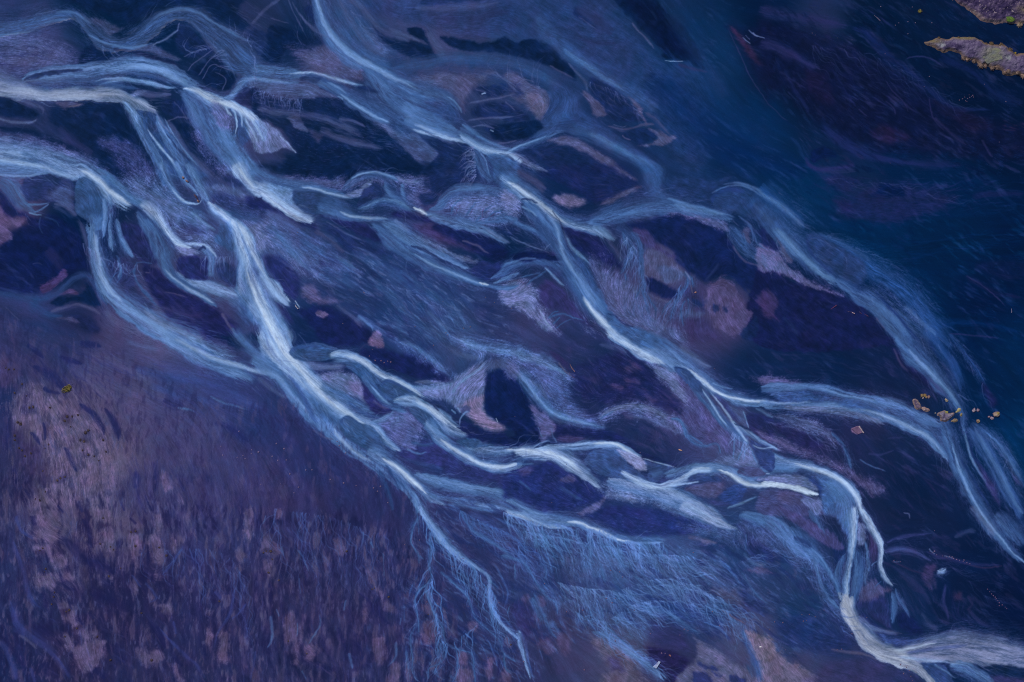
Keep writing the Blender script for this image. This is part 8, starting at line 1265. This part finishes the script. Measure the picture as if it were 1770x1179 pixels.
for x, y, r in [(1590 + a / 8.422, b / 8.422, c / 8.422) for a, b, c in ((275, 555, 20), (1040, 640, 34), (1180, 655, 30), (1310, 728, 34), (560, 560, 24), (960, 640, 24))]:
    tussock(x, y, r, (84, 70, 54), (124, 104, 78), 'brown tussock on the upper edge of the long mossy islet', 'tussocks along the upper edge of the long mossy islet', z=max(zat(x, y), hb(x, y) - .2))
tussock(1590 + 1388 / 8.422, 773 / 8.422, 2.6, (146, 124, 40), (186, 160, 60), 'bright yellow tussock on the upper edge of the long mossy islet', z=hb(1754.8, 91.8), n=90)
tussock(1590 + 1452 / 8.422, 360 / 8.422, 5., (110, 94, 82), (160, 142, 124), 'tan tussock hanging off the lower edge of the larger corner islet', z=max(zat(1762, 43), ha(1762, 42) - .2))
tussock(1590, 19.5, 3.4, (104, 96, 52), (142, 130, 72), 'olive yellow tussock alone on dark sand left of the corner islet', n=120)

# --- rock outcrops at the right-hand narrows
def col_rock(lite, dark, yel, sx):
    def f(X, Y, D):
        n = fbm(X / 4, Y / 4, 4, sx); n2_ = fbm(X / 1.6, Y / 1.6, 3, sx + 1)
        C = ramp(np.clip(n * 1.8 - .4, 0, 1), (0, dark), (.55, lite), (1, tuple(min(255, c + 36) for c in lite)))
        C = blend(C, yel, np.clip(sstep(4, .8, D) * (1.5 * n2_), 0, 1) * .8)
        return blend(C, (196, 176, 168), sstep(.66, .78, n2_) * .8)
    return f
def outcrop(pts, h, cols, seed, label):
    cf = cols; cols = lambda X, Y, D: .72 * cf(X, Y, D) + .26 * np.array((72, 66, 98.))
    me_, hh = islet_mesh('rock_outcrop', pts, .45, h, 2.2, cols, seed, .7)
    return tag(link('rock_outcrop', me_), label, 'rock outcrop'), hh
oc, hc = outcrop(Q2('575,520 620,450 700,438 760,482 860,470 885,490 860,550 800,598 720,612 650,608 630,545'), 1.6, col_rock((112, 104, 126), (70, 58, 88), (118, 96, 66), 101), 101, 'largest lichen-spotted rock outcrop at the narrows left of the bright channel')
o = moss('moss_patch', 1560 + 735 / 9.833, 665 + 470 / 9.833, 3.4, 2.2, .3, .2, ((116, 112, 64), (160, 152, 88)), 13., oc, hc(1634.7, 712.8) - .05)
outcrop(Q2('180,250 245,245 300,325 330,385 300,405 215,405 195,365'), 1., col_rock((92, 76, 98), (58, 46, 78), (150, 126, 96), 104), 104, 'brownish rock outcrop with a pale lower edge, leftmost at the narrows')
outcrop(Q2('325,390 380,380 445,415 455,440 395,458 345,425'), .9, col_rock((150, 124, 124), (92, 70, 84), (150, 116, 92), 107), 107, 'small pinkish rock outcrop touching the leftmost outcrop at the narrows')
outcrop(Q2('840,618 880,592 930,590 925,632 880,640'), .9, col_rock((124, 106, 84), (84, 62, 64), (150, 128, 70), 110), 110, 'small yellowish outcrop just below the largest one at the narrows')
outcrop(Q2('890,470 920,445 950,405 985,420 975,455 935,485 905,490'), 1., col_rock((142, 132, 84), (92, 80, 62), (176, 166, 90), 113), 113, 'yellow-topped outcrop by the bright channel, upper right of the largest one')
outcrop(Q2('975,505 1005,500 1020,525 995,548 978,535'), .8, col_rock((112, 100, 62), (66, 56, 56), (140, 126, 70), 116), 116, 'tiny olive outcrop jutting into the bright channel at the narrows')
for x, y, r, c1, c2, lb in ((330, 185, 26, (92, 74, 60), (150, 128, 96), 'largest tan tussock in the short row above the leftmost outcrop'), (375, 180, 26, (112, 92, 60), (160, 132, 92), 'ochre tussock in the middle of the short row above the outcrops'), (405, 212, 20, (112, 92, 72), (168, 140, 110), 'small tussock fourth in the short row above the outcrops'), (445, 205, 22, (128, 98, 100), (160, 130, 128), 'pinkish tussock at the right end of the row above the outcrops')):
    tussock(1560 + x / 9.833, 665 + y / 9.833, r / 9.833 * 1.2, c1, c2, lb, 'tussocks in the short row above the outcrops', n=110)
boulder(1560 + 350 / 9.833, 665 + 228 / 9.833, 1.6, 1.2, 1., .4, (206, 188, 180), (110, 92, 100), 'small whitish boulder under the row of tussocks above the outcrops')
BL = ((745, 262, 3.4, 2.3, 2., -.8, (196, 180, 140), (96, 84, 72), 'cream boulder on the bank beside the bright channel above the narrows'),
      (557, 484, 1.2, 1.2, 1., 0, (176, 180, 160), (90, 90, 100), 'tiny pale boulder left of the largest outcrop'),
      (600, 520, 1.4, 1.1, .9, 0, (170, 150, 150), (90, 74, 90), 'tiny pinkish boulder at the left foot of the largest outcrop'),
      (1212, 432, 2.6, 3.6, 2.6, -.3, (190, 168, 172), (84, 70, 92), 'taller of the two pale boulders in the water right of the narrows'),
      (1284, 434, 2.8, 2.6, 2.2, .2, (152, 128, 134), (72, 56, 84), 'squat brownish boulder, right one of the pair right of the narrows'),
      (1284, 620, 3.2, 3.4, 2.4, .3, (166, 140, 92), (96, 72, 60), 'ochre boulder in the blue water below the boulder pair'),
      (1590, 502, 6.2, 4.2, 3.4, .35, (160, 138, 112), (88, 70, 78), 'largest boulder, tan and blocky, of the right-hand group of three'),
      (1515, 566, 3.4, 2.6, 2.4, -.4, (196, 172, 176), (96, 70, 92), 'rounded pinkish white boulder, lowest of the right-hand group of three'),
      (1468, 548, 2.2, 1.8, 1.6, .2, (140, 112, 116), (70, 52, 78), 'small dull boulder, leftmost of the right-hand group of three'))
for x, y, a, b, c, r, t, l, lb in BL: boulder(1560 + x / 9.833, 665 + y / 9.833, a, b, c, r, t, l, lb)
tussock(1560 + 1610 / 9.833, 665 + 488 / 9.833, 2.6, (132, 116, 62), (160, 140, 84), 'ochre tussock on top of the largest right-hand boulder', z=zat(1724, 714) + 1.3, n=80)

# --- single stones and drift lying on the bars
def slab(name, pts, h, top, side, label, cat, edge=None):
    bm = bmesh.new(); c = np.mean(pts, 0)
    lo = [bm.verts.new((wx(a), wy(b), zat(*c) - .05)) for a, b in pts]
    hi = [bm.verts.new((wx(c[0] + (a - c[0]) * .9), wy(c[1] + (b - c[1]) * .9), zat(*c) + h * (.75 + .5 * R0.random()))) for a, b in pts]
    bm.faces.new(hi); n = len(pts)
    for i in range(n): bm.faces.new((lo[i], lo[(i + 1) % n], hi[(i + 1) % n], hi[i]))
    bmesh.ops.recalc_face_normals(bm, faces=bm.faces); bmesh.ops.triangulate(bm, faces=bm.faces[:])
    bmesh.ops.subdivide_edges(bm, edges=bm.edges[:], cuts=2, use_grid_fill=True)
    for v in bm.verts: v.co += Vector((0, 0, .06 * mnoise.noise(v.co * 1.5)))
    me_ = bpy.data.meshes.new(name); bm.to_mesh(me_); bm.free(); paint(me_, lambda co, n_: mixc(side, top, min(1, max(0, n3(co, .5) * 1.6 - .3)))); me_.materials.append(M_ROCK)
    o_ = link(name, me_); return tag(o_, label, cat)
fl = slab('flat_stone', [(1471, 741), (1480, 737), (1484, 736.5), (1491, 748), (1483, 751), (1477, 747)], .7, (116, 92, 122), (84, 64, 96), 'flat brown triangular stone with a white edge on the dark right-hand bar', 'stone')
me = bpy.data.meshes.new('white_edge'); bm = bmesh.new()
for i in range(8):
    t = i / 7; a = 1484.3 + 8. * t; b = 736.3 + 12 * t
    for dx in (-.9, .9): bm.verts.new((wx(a + dx), wy(b - dx * .4), zat(a, b) + .75 + .15 * math.sin(5 * t + dx)))
bm.verts.ensure_lookup_table()
for i in range(7): bm.faces.new([bm.verts[k] for k in (2 * i, 2 * i + 1, 2 * i + 3, 2 * i + 2)])
bmesh.ops.solidify(bm, geom=bm.faces[:], thickness=.25); bm.to_mesh(me); bm.free(); paint(me, lambda c, n: (206, 190, 200)); me.materials.append(M_ROCK); link('white_edge', me, parent=fl)
slab('pale_slab', [(1128.5, 1152.5), (1133, 1149), (1139, 1142.5), (1142, 1144), (1138, 1150), (1134, 1156)], .9, (166, 186, 214), (120, 124, 170), 'pale blue-white slab lying on the dark purple bar at the bottom edge', 'stone slab')
boulder(1314.5, 1118.3, 2.4, 1.5, 1.2, .1, (246, 246, 250), (190, 184, 200), 'small pure white stone on the stony tan ground, bottom right of centre', 'stone', 'stone')
boulder(1158, 1133, 2.2, 1.3, 1., -.7, (186, 120, 104), (110, 60, 64), 'small rusty stone above the pale slab at the bottom edge', 'stone', 'stone')
boulder(1143.5, 1129, 1.2, 1., .8, 0, (150, 120, 150), (80, 60, 100), 'tiny lilac stone left of the rusty stone at the bottom edge', 'stone', 'stone')
boulder(1176, 778, 3.4, 1.3, 1.2, -.35, (226, 176, 140), (120, 70, 70), 'lone orange stone on the dark bar right of the lower centre', 'stone', 'stone')
boulder(1202, 505.5, 2., 1.4, 1.2, .3, (206, 150, 120), (110, 70, 80), 'orange stone at the end of a thin stream on mauve silt', 'stone', 'stone')
boulder(1106, 893, 2.2, 1.4, 1., .4, (140, 110, 140), (80, 60, 100), 'dull lilac stone at the point of the lens-shaped bar', 'stone', 'stone') if False else None
kn = tag(link('grassy_knoll', tussock_mesh('grassy_knoll', 4.6, 1.4, 260, (112, 102, 72), (146, 136, 76), 5.)), 'ochre grassy knoll at the head of the dark hollow, left', 'knoll'); kn.location = (wx(116), wy(671.5), zat(116, 671)); kn.rotation_euler = (0, 0, .55); kn.scale = (1.05, .62, .8)
def log(x, y, ln, w, rot, c, label, group=None):
    bm = bmesh.new(); n = 9
    rings = []
    for i in range(n):
        t = i / (n - 1); r = w * S_ * (.35 + .65 * t) * (1 + .2 * math.sin(9 * t + x)); cx = (t - .5) * ln * S_; cy = .12 * ln * S_ * math.sin(2.2 * t + x)
        rings.append([bm.verts.new((cx, cy + r * math.cos(a), r * .6 + r * math.sin(a))) for a in [k * math.pi / 4 for k in range(8)]])
    for i in range(n - 1):
        for k in range(8): bm.faces.new((rings[i][k], rings[i][(k + 1) % 8], rings[i + 1][(k + 1) % 8], rings[i + 1][k]))
    bm.faces.new(rings[-1]); bm.faces.new(rings[0][::-1])
    for t, s in ((.45, 1), (.68, -1)):
        p = rings[int(t * n)][1].co.copy(); d = Vector((.18 * ln * S_, s * .12 * ln * S_, .1))
        a = [bm.verts.new(p + Vector((0, 0, .06 * w))), bm.verts.new(p + Vector((.12 * w, 0, -.05))), bm.verts.new(p + Vector((-.12 * w, 0, -.05)))]; tip = bm.verts.new(p + d)
        for i in range(3): bm.faces.new((a[i], a[(i + 1) % 3], tip))
    bmesh.ops.recalc_face_normals(bm, faces=bm.faces)
    me_ = bpy.data.meshes.new('driftwood'); bm.to_mesh(me_); bm.free(); paint(me_, lambda co, n_: mixc(tuple(v * .6 for v in c), c, min(1, max(0, n3(co, 1.5))))); me_.materials.append(M_WOOD)
    o_ = link('driftwood', me_, loc=(wx(x), wy(y), zat(x, y))); o_.rotation_euler = (0, 0, rot); return tag(o_, label, 'driftwood', group)
log(1474.5, 540.5, 5.5, 1.1, -.65, (190, 160, 176), 'short pale driftwood piece on the dark bar under the right-hand channel')
log(1441, 531, 12, .8, .85, (110, 62, 104), 'thin reddish driftwood leaning up right on the dark right-hand bar')
log(1468, 538, 9, .6, -.3, (84, 74, 116), 'thin grey driftwood touching the short pale piece')
log(1487, 540, 5, .7, -.9, (98, 72, 116), 'small reddish driftwood bit right of the pale piece')
log(1497, 545, 8, .7, -.35, (104, 70, 116), 'thin driftwood nearest the right-hand channel')
log(1062, 638, 10, .6, -1.1, (150, 110, 110), 'brown driftwood on the ragged silt tip in the right centre') if False else None
log(1748, 537, 7, .7, -1.4, (130, 124, 160), 'upright pale driftwood sliver near the right edge')
log(1516, 31.5, 14, .8, -.55, (126, 116, 150), 'pale driftwood on dark sand left of the corner islet')
log(990, 635, 16, 1., -1.0, (140, 110, 124), 'brown driftwood along the ragged silt tip, centre right')
log(513, 530, 9, .9, -1.05, (206, 196, 214), 'white driftwood at the point of the bright tongue of silt')
# brown turf remnants standing in the braid, upper left
for x, y, rx, ry, rot, lb in ((316.5, 307, 2.6, 2., -.9, 'upper brown turf remnant standing in the upper left braid'), (323, 313, 3.2, 1.6, -.7, 'dark turf remnant just below the upper brown one'), (338.5, 340, 4.8, 1.6, -.95, 'narrow dark turf remnant in the lower loop of the braid'), (342.5, 347.5, 2.6, 1.8, -.9, 'orange-brown turf remnant at the bottom of the braid loop')):
    boulder(x, y, rx, ry, 1.8, rot, (150, 112, 96) if 'brown' in lb else (66, 50, 66), (60, 40, 56), lb, 'turf remnant', 'turf_remnant')
# scattered stones
def stones(pts, top, low, label, group, r=(.9, 1.5), cat='stone', name='stone'):
    src = None
    for k, (x, y) in enumerate(pts):
        s = R0.uniform(*r)
        if k % 5 == 0 or src is None:
            s *= .8; top_ = tuple(.42 * v_ + .48 * g_ for v_, g_ in zip(top, (96, 92, 140)))
            src = boulder(x, y, s * 1.1, s * .9, s * .6, R0.uniform(0, 3), top_, low, label, cat, name, group)
        else:
            c = src.copy(); COL.objects.link(c); c.location = (wx(x), wy(y), zat(x, y)); c.rotation_euler = (0, 0, R0.uniform(0, 6)); f = R0.uniform(.75, 1.25); c.scale = (f, f * R0.uniform(.8, 1.1), f)
T_ = lambda t, s: [p[:2] for p in parse(t + ' ' + s)]
stones([(380 + a / 9.82, 740 + b / 9.82) for a, b in ((325, 55), (20, 310), (50, 460), (295, 497), (395, 465), (430, 520), (535, 430), (540, 370), (655, 405), (960, 258), (890, 480), (985, 550), (1128, 545), (1460, 710), (1190, 770), (690, 955), (1030, 950), (1260, 1100), (545, 680))],
       (176, 150, 184), (96, 80, 130), 'small pale lilac stone scattered with others on the purple plain left of centre', 'pale stones scattered on the purple plain')
stones(T_('c2', '28,772 148,715 215,825 240,920 390,892 515,958 575,728 618,778 605,982 808,1015 835,1038 300,1010 200,750 905,1115 855,1005 560,700 690,1000'), (170, 132, 150), (90, 70, 110), 'small dull pink stone on the purple bank below the trunk channel', 'pink stones on the bank below the trunk channel')
stones(T_('c2', '860,152 905,155 925,160 880,165 820,150 780,120 840,60 1215,48 1160,140 800,75'), (150, 104, 110), (80, 50, 80), 'small reddish stone on the dark bar with the rosy cap', 'reddish stones on the dark bar with the rosy cap')
stones(T_('b2', '292,440 745,850 1280,910 1570,880 1630,915 1745,955 1090,1078 1420,1090 1465,1080 1312,1135 600,1058 740,845 1550,790 1300,1120'), (150, 128, 110), (70, 62, 90), 'small tan stone on the blue streaked plain in the centre', 'tan stones on the blue centre plain')
stones(T_('a4', '350,238 500,258 600,272 860,1108 825,365 895,172 918,156 980,148 1030,156 1142,155 980,230 1500,572 1645,690 1600,965 795,45 1010,48 330,225 1125,520 1090,590'), (150, 130, 140), (70, 58, 90), 'small pale stone on the dark sand below and left of the islets', 'pale stones on the dark sand near the islets', (.7, 1.2))
stones(T_('a4', '1330,680 1350,672 1372,684 1385,670 1400,662 1412,655 1425,660 1380,690 1365,660 1395,645 1420,648'), (132, 92, 92), (70, 44, 70), 'small rusty stone in the tight cluster below the long mossy islet', 'rusty stones clustered below the long mossy islet', (.7, 1.2))
stones(T_('d4', '1130,290 1150,300 1175,315 1215,322 1240,330 1262,325 1290,340 1310,346 1330,352 1355,360 1380,368 1400,374 1280,330 1360,350 1160,290 905,358 930,362 885,352 1160,150'), (176, 140, 166), (84, 60, 100), 'small pinkish stone in the line across the dark right-hand plain', 'pink stones in a line across the lower right plain', (.8, 1.3))
stones(T_('d4', '1520,548 1535,565 1548,580 1560,592 1572,602 1580,612 1590,625 1600,640 1620,655 1640,670 1600,660 1650,680'), (130, 76, 110), (70, 40, 74), 'small crimson stone in the slanting line near the right edge', 'crimson stones slanting near the right edge', (.8, 1.3))
stones(T_('d3', '770,465 690,420 750,430 410,560 240,510 660,610 720,610 700,640 500,690 390,700 850,690 1215,830 1160,860 1060,985 1090,1000 780,990 720,900 100,1040 510,1095 960,850 1250,300 1190,820 1430,795 1380,700 1500,720'), (150, 104, 116), (84, 56, 90), 'small reddish stone among the hair-like rivulets, bottom centre', 'reddish stones among the rivulets at the bottom', (.8, 1.4))
stones(T_('d2', '1470,185 1245,648 1585,1010 1450,665 1280,315 1020,245 1345,395 1415,340 1170,635 1120,215 160,490 1660,640'), (150, 122, 130), (84, 62, 92), 'small brownish stone beside the forking stream at the bottom', 'brown stones beside the forking stream', (.8, 1.3))
stones(T_('d4', '270,765 75,770 130,775 310,720 350,735 500,960 530,955 150,960 40,820 600,850 700,740 290,760 410,690 260,720 970,1080 990,1100 950,1120 930,1060 1000,1140 1010,1170'), (150, 108, 104), (80, 54, 76), 'small rusty stone on the streaked ground left of the whitest channel', 'rusty stones left of the whitest channel', (.8, 1.4))
stones(T_('c3', '1162,760 1150,752 300,805 390,855 1170,600 1210,315 290,1115 890,775 410,235 440,265 1395,205 40,530'), (150, 120, 130), (70, 56, 92), 'small tan stone lying by the channels in the lower centre', 'tan stones by the lower centre channels', (.7, 1.1))
# low heath tufts on the stony ground, lower left
hp = T_('c1', '455,530 490,530 440,560 545,690 580,640 600,625 570,700 200,470 225,465 410,950 440,940 390,965 120,570 140,580 100,660 100,690 130,745 700,690 530,520 340,470 270,1100 240,1090 480,600 310,1040 640,800 670,830 720,770 180,390 60,210 40,200 95,210 150,310 100,370 305,745 330,720 290,900 150,760 170,800 210,780 560,760 600,790') + T_('d1', '890,160 920,155 450,700 470,690 520,815 660,870 270,285 290,270 750,260 770,280 370,570 365,600 1080,265 920,255 1130,320 1030,1030 750,1030 680,240 440,870 350,650 820,405 740,460 1490,630 960,710 300,430 310,410 700,65') + T_('d2', '80,290 110,290 60,300 95,435 165,487 800,548 815,540 910,600 625,290 230,900 1740,925 120,345 1180,720 355,985')
tuft = None
for k, (x, y) in enumerate(hp):
    lb = 'low dark heath tuft on the stony mauve ground at the lower left'; gp = 'heath tufts on the stony lower left ground'
    s = R0.uniform(1.6, 3.2)
    if k % 6 == 0: tuft = tussock(x, y, s, (50, 42, 62), (92, 78, 74), lb, gp, 'heath_tuft', 'heath tuft', n=90, h=.4)
    else:
        c = tuft.copy(); COL.objects.link(c); c.location = (wx(x), wy(y), zat(x, y)); f = R0.uniform(.7, 1.3); c.scale = (f, f * R0.uniform(.6, 1.), f); c.rotation_euler = (0, 0, R0.uniform(0, 6))
# ---------------------------------------------------------------- light, sky, camera
EL, AZ = math.radians(42), math.radians(128)               # sun stands upper left of the picture
world = bpy.data.worlds.new('World'); scene.world = world; world.use_nodes = True
wn = world.node_tree; bg = wn.nodes['Background']; sky = wn.nodes.new('ShaderNodeTexSky'); sky.sky_type = 'NISHITA'; sky.sun_disc = False
sky.sun_elevation = EL; sky.sun_rotation = math.radians(90) - AZ; wn.links.new(sky.outputs['Color'], bg.inputs['Color']); bg.inputs['Strength'].default_value = .09
sl = bpy.data.lights.new('sun', 'SUN'); sl.energy = 3.2; sl.angle = math.radians(.6); sl.color = (1., .96, .9)
so = bpy.data.objects.new('sun', sl); COL.objects.link(so); so.location = (0, 0, 500)
so.rotation_euler = Vector((-math.cos(EL) * math.cos(AZ), -math.cos(EL) * math.sin(AZ), -math.sin(EL))).to_track_quat('-Z', 'Y').to_euler()
cam = bpy.data.cameras.new('camera'); co = bpy.data.objects.new('camera', cam); COL.objects.link(co)
cam.sensor_width = 36; cam.lens = 40; co.location = (0, 0, FW * S_ * 40 / 36); co.rotation_euler = (0, 0, 0); cam.clip_end = 50000; cam.clip_start = 1
scene.camera = co
vs = scene.view_settings; vs.view_transform = 'Standard'; vs.look = 'None'; vs.exposure = 0; vs.gamma = 1
scene.render.resolution_x, scene.render.resolution_y = 1024, 682
try: scene.cycles.use_denoising = False; scene.cycles.max_bounces = 4; scene.cycles.filter_width = 1.1
except Exception: pass
